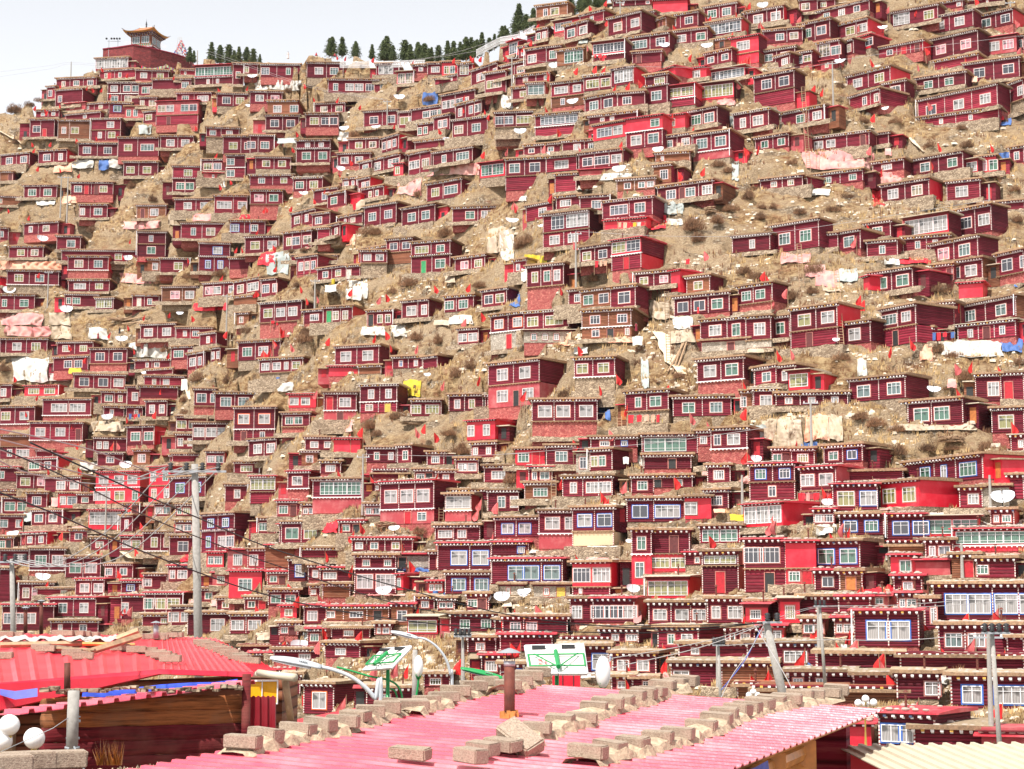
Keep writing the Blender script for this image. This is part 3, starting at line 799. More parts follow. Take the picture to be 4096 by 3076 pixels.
2280 340 2281 340 341 XX
F 620 200 375 190 205 740 503 715 800 820 820 870 515 850 1075 835 935 1010 1010 1300 1060 1315 1830 1250 2040 1310 390 1100 185 600 15 690 127 1060 1055 480 985 250 1390 650 1120 640
S 1005 160 100 105 715 95 340 1060 120
C 255 405 410 495 y 410 420 490 490 p 640 140 800 200 w 570 650 700 720 p 720 370 765 400 r 2050 1500 2212 1560 c 1000 1100 1010 1110 w 1380 870 1530 930 r 1225 1240 1960 1290 p 1180 1420 1010 1480 c 190 540 275 610 g
U 750 740 220 1430 610 120 1870 180 220 120 1010 80 1200 80 150
K 1558 150 1540 95 910 1500 842 310 700
T 1000 1780
1495 -5 1496 -5 0 XX
500 265 870 255 415 DR g15:98g s80
545 425 890 420 545 PM 
300 205 470 195 345 DM w45w s100 f90
1040 285 1470 270 510 DD w20w w50w w80w s190
1050 515 1470 505 630 PM d52 w78
980 230 1260 215 260 DD
1000 300 1060 290 370 DD n30
1510 355 1900 340 440 DR s100
1560 390 1760 375 520 YR g2:98w s80
1575 530 1770 525 610 PP
1900 355 2150 345 530 DD n45c n85w s40
250 615 570 590 780 DD w27g w73y s110
815 735 1300 725 850 DR w12w w37c w72y s50
835 875 1130 865 985 DD w28g w80g
1130 865 1430 860 980 SR d30 
850 1010 1165 1000 1190 DD w25w b75w
1165 1025 1225 1015 1160 RR n45g s215
560 975 840 965 1090 DM b28w s10
580 1100 800 1100 1220 BM
305 905 465 895 1085 DD w58wB s20
465 955 560 945 1080 DM b60w
480 1115 560 1110 1210 DM w35w
410 820 800 805 900 DD
430 1275 610 1265 1430 DR w38w
610 1285 1110 1270 1400 BM w7w b48k d82k s30
1130 1265 1300 1255 1440 BM w50
650 1480 960 1425 1540 DR b45w 
1260 1370 1500 1345 1510 WR g2:98y s110
1600 1345 1960 1330 1490 DD w33gW w80gW s10
1960 1390 2160 1380 1490 DY w90g
600 1580 880 1560 1700 DD b45w s300
1480 640 1840 620 760 DD b23w w60w s80
1500 780 1930 755 1195 XX
1500 785 1930 760 1000 DD w40wB w80wB s70
1560 1010 1925 1005 1190 DD w30cB w80cB s0
1960 575 2420 560 735 DD w22wB w52wB s80
1930 770 2230 760 880 DM w80B s0
1930 905 2500 890 1110 DD w35cB w56cB w85cB s70
2000 1105 2190 1100 1200 SS n35y
2270 1105 2560 1100 1215 SS n35 d75y
1740 1540 2150 1510 1660 DD w25w w85w
190 1630 600 1620 1690 DD
240 1610 290 1605 1660 DD
1430 845 1540 840 1000 DM n80g
F 695 200 1505 240 470 560 740 670 835 700 875 630 600 860 955 940 1150 950 1270 950 1210 790 820 970 300 1130 400 1230 540 1220 630 1250 1355 1300 575 1490 900 1510 2115 1400 2010 1400 2080 1610 1850 1630 290 1590 560 1590 2165 1590 1985 480 1830 520 1855 440 1945 720 960 260
S 1065 1170 130 1155 670 90 1870 1230 130 2020 1215 130 2175 1195 90 400 1610 160
C 945 165 1300 215 p 570 600 700 700 r 400 550 700 590 p 500 800 640 820 c 580 1100 790 1165 w 650 1370 800 1440 w 620 1430 830 1490 w 820 1160 1230 1205 p 1170 975 1450 1020 b 1510 985 1925 1020 p 460 1440 600 1480 p 1320 880 1420 960 r 390 1500 540 1560 g
U 720 150 180 480 130 120 1700 30 200 1880 150 200 2080 240 180 1700 270 100 900 560 180 720 650 140 180 720 120 1360 680 160 2160 70 160 1560 80 120 320 520 100
K 900 75 520 1690 1480 1660
L 1530 500 600
T 2000 1600
725 300 1100 265 380 DD b30k w72kB 
1135 275 1580 250 430 DD g4:80g s0
1150 430 1530 420 550 DM d60 
1580 240 1700 230 370 MM w40w
1690 225 1980 195 385 DD n18k w63w s110 f130
1000 470 1001 470 471 XX
610 410 720 395 580 SS n50
720 395 900 370 560 DD n20 n55 s180
500 620 900 575 770 DD n22w w60w w85w s110
1050 600 1230 590 740 DD w50g
1230 600 1540 580 700 DD d10 w65g
1640 720 1830 690 870 DD b50k s120
1940 490 2190 480 640 XX
2010 510 2360 480 650 DD w25gB w78kB s100
2000 665 2320 655 800 MM n50k
1015 790 1480 755 975 DD w23kB b70wB s0
1480 760 1690 760 950 RR w23w
580 850 895 840 1045 DD w30wB w78kB s110
595 1055 910 1045 1165 YY 
310 880 575 865 1065 DM w38w w92w
340 1075 600 1070 1190 PP
1055 1030 1215 1020 1230 DD w50g
1215 1035 1520 1020 1225 DM d60
1065 1235 1210 1225 1480 RR n40 
1600 1000 1920 985 1145 MR g5:95g s70
1960 1105 2290 1095 1345 DD b22k b62k s30
1965 1350 2290 1345 1540 MM d60k
1620 1205 1880 1190 1320 DR g5:95y s90
1480 1210 1620 1200 1320 DD n70
1205 1245 1500 1235 1370 RW b25y b75y
1180 1410 1510 1390 1585 WR g2:98y s170
1650 1345 1910 1335 1545 DR d50r
580 1300 870 1270 1490 RR b25k b78w s150
590 1490 880 1480 1560 MM n22w
1950 830 2260 800 1010 RR g2:98w s300
1155 1600 1650 1590 1680 XX
560 1580 1020 1570 1720 DD b45 w85
F 580 340 870 260 1650 180 1975 430 500 640 1015 660 1390 640 590 660 1005 850 765 900 870 800 1460 1110 1530 1080 1620 1210 1690 1240 600 1240 1130 1320 1020 50 1515 110 1975 90 800 740 1670 1110
S 195 1540 110 1060 1510 110 1030 1130 50
C 1450 1010 1451 1011 r 1620 550 1810 680 p 1810 590 1990 670 p 790 0 880 155 b 915 600 990 750 g 985 455 1030 510 w 1060 440 1175 530 w 1250 610 1365 670 c 2000 200 2130 360 g 1710 870 1800 900 o 1840 915 1950 965 y 2090 150 2212 480 c 500 1260 880 1310 p 550 1165 930 1220 w 230 1200 550 1225 w 1120 1360 1630 1420 w 1180 1210 1460 1270 w 800 1590 1030 1650 p
U 300 380 250 450 480 200 520 380 180 150 520 200 80 630 200 300 630 200 2060 380 160 340 1570 100 350 300 100 100 1630 150
K 1940 600 870
L 955 130 210 430 600 830 180 0 180
T 2990 1600
615 370 920 325 500 DD w25g w73kB s200
1290 10 1720 -40 200 DD w25g w62g s170
1960 60 2212 40 260 DD w45y
2110 270 2212 260 400 DD w80w
430 540 710 500 720 DP w20w w72w s200
430 720 700 710 790 PP
1255 470 1870 440 660 DR w28gB n52wB b82gB s340
1880 675 2090 670 850 SS 
1700 690 1880 680 860 MM w60w
720 570 1240 545 640 DD
685 665 1040 650 880 DD w30y w80wB 
1070 645 1370 630 860 RR w23y w75y s320
740 905 1090 890 1080 DD w25kB w72gB s20
1120 905 1410 890 1110 DD w38kB w92kB
1430 930 1850 890 1085 WR g1:99g s0
1720 1030 2250 1000 1160 RR g3:97g
1660 1170 2212 1160 1210 RR
270 820 560 800 1020 XX
530 1125 900 1105 1345 DD w28gB w75gB s160
540 1350 740 1345 1520 DM w52k
740 1355 920 1350 1520 BM d50o s150
310 1120 525 1110 1340 RR
1130 1165 1430 1150 1220 BB
1150 1230 1350 1220 1400 RR w58g
1350 1280 1620 1250 1400 PB
1640 1230 1850 1210 1420 BM d60
1840 1260 2140 1240 1420 MM w15g s60
1500 1460 2300 1450 1760 DD w23wB w45wB w71wB w95wB s0
220 1550 545 1540 1700 XX
550 1560 730 1550 1700 DD
730 1560 980 1550 1700 MM 
980 1560 1130 1545 1650 PP w50g
1380 1570 1500 1560 1680 DD
420 1560 550 1550 1700 DD
250 1590 420 1580 1700 WD b50y
0 1600 250 1590 1700 DR b35k
2080 590 2212 580 790 MM
F 395 340 590 700 680 760 1455 730 915 350 1000 640 250 880 200 980 230 990 770 1010 820 1030 650 1060 1710 1050 2045 1050 1225 1520 925 1520 1460 1070 0 420 1345 1260 2105 180
S 640 820 100 2040 780 190 640 1045 80 65 470 90
C 150 140 440 480 c 460 120 650 320 o 430 340 560 460 b 555 850 710 1070 w 640 120 760 320 c 925 1480 1280 1560 r 440 560 540 720 w 580 580 690 720 w 1070 1190 1440 1280 w 1360 1250 1680 1350 w 1360 900 1810 970 w 1670 970 2212 1030 w 1840 1220 2212 1290 p 0 800 270 840 w 1060 850 1460 880 p 1215 190 1850 240 c 1070 1140 1430 1180 w
U 1000 170 220 1200 220 160 1200 400 200 1430 370 180 1400 120 150 1640 370 120 1900 370 180 1950 900 180 900 120 180 1050 500 140 350 260 160
K 512 0 370 1945 600 870 1720 1150 1430 1340 0 1
T 2000 2246
560 285 745 280 490 DM w30w
745 285 1075 275 490 DR b18k b50k b84 s110
1190 320 1650 305 500 DD w20w w58w w88w s20 
1660 290 1940 275 490 DD n25w w80w
1965 330 2145 320 480 WD b45k s80
20 430 540 420 580 DD w20c w45w s20
0 580 420 560 720 MM
800 530 1110 520 650 DD w40w b82w s150
490 640 870 630 700 MM
1265 520 1590 500 690 MM n33g w72w s250
480 660 870 660 900 DD w85wB s0
900 725 1250 710 900 DD w25w w70w s120
890 910 1060 905 1030 DD w50w s20
1060 925 1240 920 1030 DD w65k
1430 650 2100 640 760 MR w20w s100
1370 800 1780 790 1010 DM w20w s0
1780 800 2200 790 1000 BB
0 810 190 800 930 DD n80kB
1900 980 2212 990 1090 BB
670 1000 671 1000 1001 XX
F 280 370 120 390 10 440 50 620 170 610 1300 690 1340 770 1400 770 1630 500 2150 880 1955 450 890 800 1010 820 1000 940
C 500 460 640 540 w 1050 860 1350 950 p 650 890 760 930 w 560 300 620 370 p 1070 400 1130 490 p
K 1745 670 1080
T 2990 2246
265 280 420 275 490 WD b50y
1420 290 1510 270 540 DD w80w
0 650 550 620 840 DD b70w
860 380 1370 370 680 DD w38wB w68wB s60
1540 500 2200 480 720 DD w18c w45w s20
560 720 1220 720 850 DD s20
1230 760 1940 740 860 DD
330 860 850 870 1020 DD w15w w50c s20
850 900 1180 880 1030 MM s20
1200 880 1530 870 1100 DW w85w
1640 900 2230 890 1180 DD w28wB b80wB s60
60 1010 1500 1040 1130 BB
1060 1210 1500 1180 1500 DD w22wB w55wB s300
720 1280 990 1270 1480 RR
1340 1330 1900 1310 1500 DD 
1880 1380 2212 1370 1500 PP
2080 590 2212 590 720 DR
1960 760 2212 760 870 DD
F 900 220 1210 230 500 600 560 540 600 450 820 560 700 650 885 650 1050 780 1100 760 1250 500 1370 460 1110 930 1540 690 1820 620 1770 440 1960 430 2010 380 2060 720 1260 1140 1370 1120 2040 1160 160 870 20 940 460 720
C 260 830 620 890 w 1370 900 1600 980 w 640 660 800 720 w 330 700 460 830 g 480 710 565 830 b 1870 1350 2212 1420 w 250 700 320 810 b
K 575 360 820 1955 570 1470
T 1000 2246
430 970 670 960 1220 DD w52wO s270
930 1000 1300 990 1160 DD w40w s10
1390 890 1600 880 1000 DD b45y
190 690 600 690 800 DD b60w
280 900 400 880 1060 DD w45w
0 840 330 870 1000 DD
0 720 200 720 830 BB
420 1080 421 1080 1081 XX
1850 740 2050 730 900 DD b40w
F 345 940 410 1070 770 1090 1185 820 1270 830 1565 860 1770 920 1020 860 1700 800
K 1320 705 1080 1700 560 1000
'''
# ---------------------------------------------------------------- reading the layout
houses = []; flags = []; dishes = []; cloths = []; bushes = []; poles = []; ladders = []
def parse():
    tx = ty = 0
    for ln in DATA.strip().splitlines():
        p = ln.split()
        if not p: continue
        k = p[0]
        if k == 'T': tx, ty = int(p[1]), int(p[2]); continue
        if 'XX' in p: continue
        fx = lambda a: tx + float(a) / 2
        fy = lambda a: ty + float(a) / 2
        if k == 'F':
            q = p[1:]
            for i in range(0, len(q) - 1, 2): flags.append((fx(q[i]), fy(q[i + 1])))
        elif k == 'S':
            q = p[1:]
            for i in range(0, len(q) - 2, 3): dishes.append((fx(q[i]), fy(q[i + 1]), float(q[i + 2]) / 2))
        elif k == 'U':
            q = p[1:]
            for i in range(0, len(q) - 2, 3): bushes.append((fx(q[i]), fy(q[i + 1]), float(q[i + 2]) / 2))
        elif k == 'K':
            q = p[1:]
            for i in range(0, len(q) - 2, 3): poles.append((fx(q[i]), fy(q[i + 1]), fy(q[i + 2])))
        elif k == 'L':
            q = p[1:]
            for i in range(0, len(q) - 2, 3): ladders.append((fx(q[i]), fy(q[i + 1]), fy(q[i + 2])))
        elif k == 'C':
            q = p[1:]; i = 0
            while i + 4 < len(q) + 0:
                try: a = [float(t) for t in q[i:i + 4]]; col = q[i + 4]
                except ValueError: i += 1; continue
                if col in CL and a[2] > a[0] and a[3] > a[1]: cloths.append((fx(a[0]), fy(a[1]), fx(a[2]), fy(a[3]), col)); i += 5
                else: i += 1
        elif k == 'Q': pass
        else:
            x0, y0, x1, y1, b = [float(t) for t in p[:5]]
            code = p[5] if len(p) > 5 else 'DD'
            h = dict(x0=fx(x0), x1=fx(x1), y0=fy(y0), y1=fy(y1), b=fy(b), c=code[0], sc=code[-1], wins=[], s=0, f=0)
            if h['x1'] <= h['x0'] or h['b'] <= h['y0']: continue
            for t in p[6:]:
                if t[0] == 's' and t[1:].isdigit(): h['s'] = float(t[1:]) / 2
                elif t[0] == 'f' and t[1:].isdigit(): h['f'] = float(t[1:]) / 2
                elif t[0] in 'wnbdg': h['wins'].append(t)
            houses.append(h)
parse()
# the crowded foot of the slope: huts standing in the remaining gaps
_rf = random.Random(17)
for _y in range(1860, 2600, 34):
    for _x in range(20, 4080, 42):
        if _x < 1100 and _y > 2500: continue
        _w, _h = _rf.uniform(62, 105) * (1 if _x < 1800 else 1.25), _rf.uniform(50, 64) * (1 if _x < 1800 else 1.3)
        _x0, _x1, _t = _x - _w / 2, _x + _w / 2, _y - _h
        if any(min(h['x1'] + h['s'] * .8, _x1) - max(h['x0'], _x0) > 8 and min(h['b'] + h['f'], _y) - max(h['y0'], _t) > 6 for h in houses): continue
        _c = _rf.choice('DDDMDRMBD'); houses.append(dict(x0=_x0, x1=_x1, y0=_t, y1=_t - _rf.uniform(0, 4), b=_y, c=_c, sc=_rf.choice('DRM'), wins=_rf.choice([['w30', 'w72'], ['w50'], ['n25', 'w68'], ['b50'], ['w28g', 'd70']]), s=_rf.choice([0, 15, 25]), f=0))
# storeys that sit directly on one another become one building
houses.sort(key=lambda h: -h['b'])
used = set(); buildings = []
for i, L in enumerate(houses):
    if i in used: continue
    used.add(i); st = [L]; top = L
    if not L['f']:
        for _ in range(3):
            best = None
            for j, U in enumerate(houses):
                if j in used: continue
                ov = min(U['x1'], top['x1']) - max(U['x0'], top['x0'])
                wu = U['x1'] - U['x0']; wl = top['x1'] - top['x0']
                gap = (top['y0'] + top['y1']) / 2 - U['b']
                if ov > 0.86 * max(wu, wl) and -4 <= gap <= 10: best = j
            if best is None: break
            used.add(best); top = houses[best]; st.append(top)
    buildings.append(st)
def setup(st):
    L = st[0]; T = st[-1]
    x0 = min(h['x0'] for h in st); x1 = max(h['x1'] for h in st)
    f = L['f']; xc = (x0 + x1) / 2
    P = ground(xc, L['b'] + f); d = P.dot(FW)
    te = P.z / math.hypot(P.x, P.y) + (L['b'] - T['y0']) / FOC / 2
    tilt = max(-0.25, min(0.35, -(T['y1'] - T['y0']) / (T['x1'] - T['x0'])))
    s = max(h['s'] for h in st); phi = 0.05
    if te > 0.13: phi = math.atan(tilt / te)
    if s:
        ps = math.asin(min(0.85, s * d / FOC / 5.0))
        phi = ps if te <= 0.13 else (phi * 0.6 + ps * 0.4)
    phi = max(-0.5, min(0.9, phi))
    beta = math.atan2(P.x, P.y)
    D = 5.0 + 1.2 * math.sin(xc * 1.7)
    if s and phi > 0.12: D = max(3.4, min(8.5, s * d / (FOC * math.sin(phi))))
    W = (x1 - x0) / FOC * d / math.cos(phi)
    B = dict(st=st, P=P, d=d, rz=-beta - phi, D=D, W=W, f=f / FOC * d, phi=phi, xc=xc, yc=(T['y0'] + L['b']) / 2, x0=x0, x1=x1, area=(x1 - x0) * (L['b'] - T['y0']))
    ys = [h['b'] for h in st] + [(T['y0'] + T['y1']) / 2]
    z = B['f']; B['fl'] = []
    for k, h in enumerate(st):
        H = (ys[k] - ys[k + 1]) / FOC * d * 1.0
        B['fl'].append((z, H, h)); z += H
    B['top'] = z
    return B
BL = [setup(s) for s in buildings]
for B in BL:                                                  # free room left or right of each house
    B['annex'] = 0.0
    for s in (1, -1):
        edge = B['x1'] if s > 0 else B['x0']; gap = 60.0
        for Q in BL:
            if Q is B or Q['st'][0]['b'] < B['st'][-1]['y0'] or Q['st'][-1]['y0'] > B['st'][0]['b']: continue
            g = (Q['x0'] - edge) if s > 0 else (edge - Q['x1'])
            if (Q['xc'] - B['xc']) * s > 0: gap = min(gap, g)
        aw = min(gap / FOC * B['d'] - .2, 1.3 + 1.5 * ((B['xc'] * 13.7) % 1))
        if aw > .9 and B['annex'] == 0.0: B['annex'] = 0.62; B['aside'] = s; B['aw'] = aw
BL.sort(key=lambda b: -b['area'])
# ---------------------------------------------------------------- terrain
def build_terrain():
    cols = np.arange(-520, 4640, 15.0); rowsn = 210
    V = np.zeros((len(cols), rowsn, 3))
    for i, px in enumerate(cols):
        sk = skyline(px)
        for j in range(rowsn):
            t = j / (rowsn - 1); py = 3390 + (sk - 3390) * t
            V[i, j] = ground(px, py)
    X, Y, Z = V[..., 0], V[..., 1], V[..., 2]
    for i in range(len(cols)):
        for j in range(rowsn):
            p = Vector((X[i, j], Y[i, j], Z[i, j]))
            n1 = noise.noise(p * 0.09); n2 = noise.fractal(p * 0.35, 1.0, 2.0, 3); n3 = noise.noise(p * 1.3)
            ter = math.sin(2 * math.pi * (Z[i, j] / 3.1 + n1 * 1.6))
            Z[i, j] += 0.42 * ter + 0.6 * n2 + 0.2 * n3 - 0.2
    H0 = Z.copy()
    for B in BL:                                                # a shelf is dug for each house
        c, s = math.cos(B['rz']), math.sin(B['rz'])
        dx = X - B['P'].x; dy = Y - B['P'].y
        m = (np.abs(dx) < 16) & (np.abs(dy) < 16)
        if not m.any(): continue
        lx = dx * c + dy * s; ly = -dx * s + dy * c
        hw = B['W'] / 2
        ins = m & (np.abs(lx) < hw + 1.7) & (ly > -0.7) & (ly < B['D'] * 1.0)
        lim = B['P'].z + np.clip(ly, 0, 9) * 0.05 + np.clip(np.abs(lx) - hw - 0.6, 0, 2) * 0.6 + 0.05 - 0.10 * (ly < -0.2)
        Z[ins] = np.minimum(Z[ins], lim[ins])
    # skyline back side and the near valley floor
    verts = V.reshape(-1, 3).tolist(); nc, nr = len(cols), rowsn
    faces = []
    idx = lambda i, j: i * nr + j
    for i in range(nc - 1):
        for j in range(nr - 1):
            faces.append((idx(i, j), idx(i + 1, j), idx(i + 1, j + 1), idx(i, j + 1)))
    n0 = len(verts)
    for i, px in enumerate(cols):
        u = (px - 2048) / FOC; t = V[i, nr - 1]
        for k, (dd, dz) in enumerate([(4, 0.1), (12, -0.5), (35, -5), (90, -30), (260, -95)]):
            L = math.hypot(t[0], t[1]); verts.append((t[0] * (1 + dd / L), t[1] * (1 + dd / L), t[2] + dz))
    for i in range(nc - 1):
        a, b = n0 + i * 5, n0 + (i + 1) * 5
        faces.append((idx(i, nr - 1), idx(i + 1, nr - 1), b, a))
        for k in range(4): faces.append((a + k, b + k, b + k + 1, a + k + 1))
    n1 = len(verts)
    for i, px in enumerate(cols):
        u = (px - 2048) / FOC; b = V[i, 0]
        for (Yd, z) in [(56, -9.3), (42, -7), (25, -6.2), (5, -5.8), (-60, -5.5)]:
            verts.append((u * max(Yd, 34) * (1 if Yd > 0 else 6), Yd, z))
    for i in range(nc - 1):
        a, b = n1 + i * 5, n1 + (i + 1) * 5
        faces.append((idx(i + 1, 0), idx(i, 0), a, b))
        for k in range(4): faces.append((b + k, a + k, a + k + 1, b + k + 1))
    me = bpy.data.meshes.new('hillside'); me.from_pydata(verts, [], faces); me.update()
    me.polygons.foreach_set('use_smooth', [True] * len(me.polygons))
    o = bpy.data.objects.new('hillside', me); C.objects.link(o); o['kind'] = 'structure'
    m, nt, b = newmat('dry_slope'); co = coords(nt)
    mp = nt.nodes.new('ShaderNodeMapping'); mp.inputs['Scale'].default_value = (1, 1, 1.6); nt.links.new(co, mp.inputs[0]); c0 = mp.outputs[0]
    A = noi(nt, c0, 0.11, 5, 0.6); Bn = noi(nt, c0, 0.9, 6, 0.75); Cn = noi(nt, c0, 4.5, 4, 0.7); E = noi(nt, c0, 0.28, 4, 0.6)
    grass = ramp(nt, Bn, [(0.32, (0.07, 0.034, 0.018)), (0.45, (0.29, 0.165, 0.08)), (0.60, (0.56, 0.40, 0.22))])
    dirt = ramp(nt, Cn, [(0.3, (0.24, 0.15, 0.09)), (0.55, (0.50, 0.37, 0.235)), (0.75, (0.68, 0.55, 0.39))])
    v = nt.nodes.new('ShaderNodeTexVoronoi'); v.inputs['Scale'].default_value = 2.3; nt.links.new(c0, v.inputs[0])
    sc = nt.nodes.new('ShaderNodeSeparateColor'); nt.links.new(v.outputs['Color'], sc.inputs[0])
    st = ramp(nt, sc.outputs[0], [(0.2, (0.22, 0.16, 0.11)), (0.8, (0.62, 0.52, 0.40))])
    st = mixc(nt, ramp(nt, v.outputs['Distance'], [(0.28, 0.0), (0.5, 0.8)]), st, (0.15, 0.10, 0.06))
    c = mixc(nt, ramp(nt, A, [(0.42, 0.0), (0.56, 1.0)]), grass, dirt)
    c = mixc(nt, ramp(nt, E, [(0.55, 0.0), (0.63, 0.9)]), c, st)
    red = ramp(nt, noi(nt, c0, 0.5, 3), [(0.62, 0.0), (0.72, 0.35)]); c = mixc(nt, red, c, (0.36, 0.13, 0.07))
    nt.links.new(c, b.inputs['Base Color']); b.inputs['Roughness'].default_value = 0.95; b.inputs['Specular IOR Level'].default_value = 0.1
    bump(nt, b, math_(nt, 'ADD', Bn, math_(nt, 'MULTIPLY', Cn, 0.6)), 1.0, 0.8)
    me.materials.append(m)
    return V, X, Y, Z, cols, nr
TV, TXX, TYY, TZZ, TCOL, TNR = build_terrain()
from mathutils.bvhtree import BVHTree
_me = bpy.data.objects['hillside'].data
BVH = BVHTree.FromPolygons([v.co.copy() for v in _me.vertices], [tuple(p.vertices) for p in _me.polygons])
def dig(px, py):                                             # the point of the finished ground seen at a pixel
    r = at(px, py, 1.0).normalized(); h = BVH.ray_cast(Vector((0, 0, 0)), r, 900)
    return h[0] if h[0] is not None else ground(px, py)
def drop(x, y, z=None):
    h = BVH.ray_cast(Vector((x, y, 400)), Vector((0, 0, -1)), 900)
    return h[0].z if h[0] is not None else (z or 0)
# ---------------------------------------------------------------- houses
def winframe(w, h, nlite, transom, s=1.0, low=0.0):
    m = MB(); b = 0.045 * s; t = 0.019 * s; y0 = -0.07; y1 = 0.0
    m.box(-w / 2, w / 2, y0, y1, -h / 2, -h / 2 + b); m.box(-w / 2, w / 2, y0, y1, h / 2 - b, h / 2)
    m.box(-w / 2, -w / 2 + b, y0, y1, -h / 2 + b, h / 2 - b); m.box(w / 2 - b, w / 2, y0, y1, -h / 2 + b, h / 2 - b)
    zt = h / 2 - b
    if transom:
        zt = h / 2 - h * 0.28; m.box(-w / 2 + b, w / 2 - b, y0 + 0.01, y1, zt - t, zt + t * 0.4)
    zb = -h / 2 + b
    if low: zb = -h / 2 + h * low; m.box(-w / 2 + b, w / 2 - b, y0 + 0.01, y1, zb - t, zb + t * 0.4)
    for k in range(1, nlite):
        x = -w / 2 + w * k / nlite; m.box(x - t, x + t, y0 + 0.015, y1, -h / 2 + b, h / 2 - b)
    return m
WCACHE = {}
def window_mesh(kind, w, h, nl, tr, low=0.0):
    key = (kind, nl, tr, round(w, 1), round(h, 1), low)
    if key not in WCACHE:
        w, h = key[3], key[4]
        fr = winframe(w, h, nl, tr, 1.0, low).mesh('window_frame_mesh', [M['frame']])
        sur = MB(); e = 0.09
        sur.box(-w / 2 - e, w / 2 + e, -0.035, 0.02, h / 2, h / 2 + e); sur.box(-w / 2 - e, w / 2 + e, -0.035, 0.02, -h / 2 - e, -h / 2)
        sur.box(-w / 2 - e, -w / 2, -0.035, 0.02, -h / 2, h / 2); sur.box(w / 2, w / 2 + e, -0.035, 0.02, -h / 2, h / 2)
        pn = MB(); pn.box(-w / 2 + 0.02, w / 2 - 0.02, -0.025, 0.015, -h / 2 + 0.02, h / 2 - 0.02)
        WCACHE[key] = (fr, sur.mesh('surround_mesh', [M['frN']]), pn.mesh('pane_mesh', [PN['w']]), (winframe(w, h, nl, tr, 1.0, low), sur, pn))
    return WCACHE[key]
def slotmat(o, mat): o.material_slots[0].link = 'OBJECT'; o.material_slots[0].material = mat
class Out:
    """collects the parts of one house: as objects under a root, or merged by material into one mesh"""
    def __init__(s, root=None, Mx=None, acc=None): s.root, s.Mx, s.acc = root, Mx, acc
    def part(s, name, mb, mats, parent=None, off=None, ob=None):
        if not mb.v: return None
        if s.acc is None:
            o = obj(name, mb, mats, parent or s.root)
            if off is not None: o.location = off
            return o
        T = s.Mx @ Matrix.Translation(off) if off is not None else s.Mx
        mats = mats if isinstance(mats, (list, tuple)) else [mats]
        vs = [T @ Vector(p) for p in mb.v]
        for k, mt in enumerate(mats):
            a = s.acc.setdefault(mt.name, (mt, MB()))[1]; n = len(a.v); a.v.extend([tuple(v) for v in vs])
            a.f.extend([tuple(i + n for i in f) for f, mi in zip(mb.f, mb.m) if mi == k or len(mats) == 1])
        return None
def window(out, kind, x, z, w, h, nl, tr, col, sur, low=0.0):
    fr, su, pn, raw = window_mesh(kind, w, h, nl, tr, low)
    sm = {'B': M['frB'], 'O': M['frO'], 'W': None, 'G': M['frG']}.get(sur, M['frN'])
    if out.acc is None:
        o = bpy.data.objects.new('window', fr); C.objects.link(o); o.parent = out.root; o.location = (x, 0, z)
        p = bpy.data.objects.new('pane', pn); C.objects.link(p); p.parent = o; slotmat(p, PN[col])
        if sm: 
            q = bpy.data.objects.new('surround', su); C.objects.link(q); q.parent = o; slotmat(q, sm)
    else:
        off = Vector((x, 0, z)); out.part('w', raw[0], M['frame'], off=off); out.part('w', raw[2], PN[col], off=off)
        if sm: out.part('w', raw[1], sm, off=off)
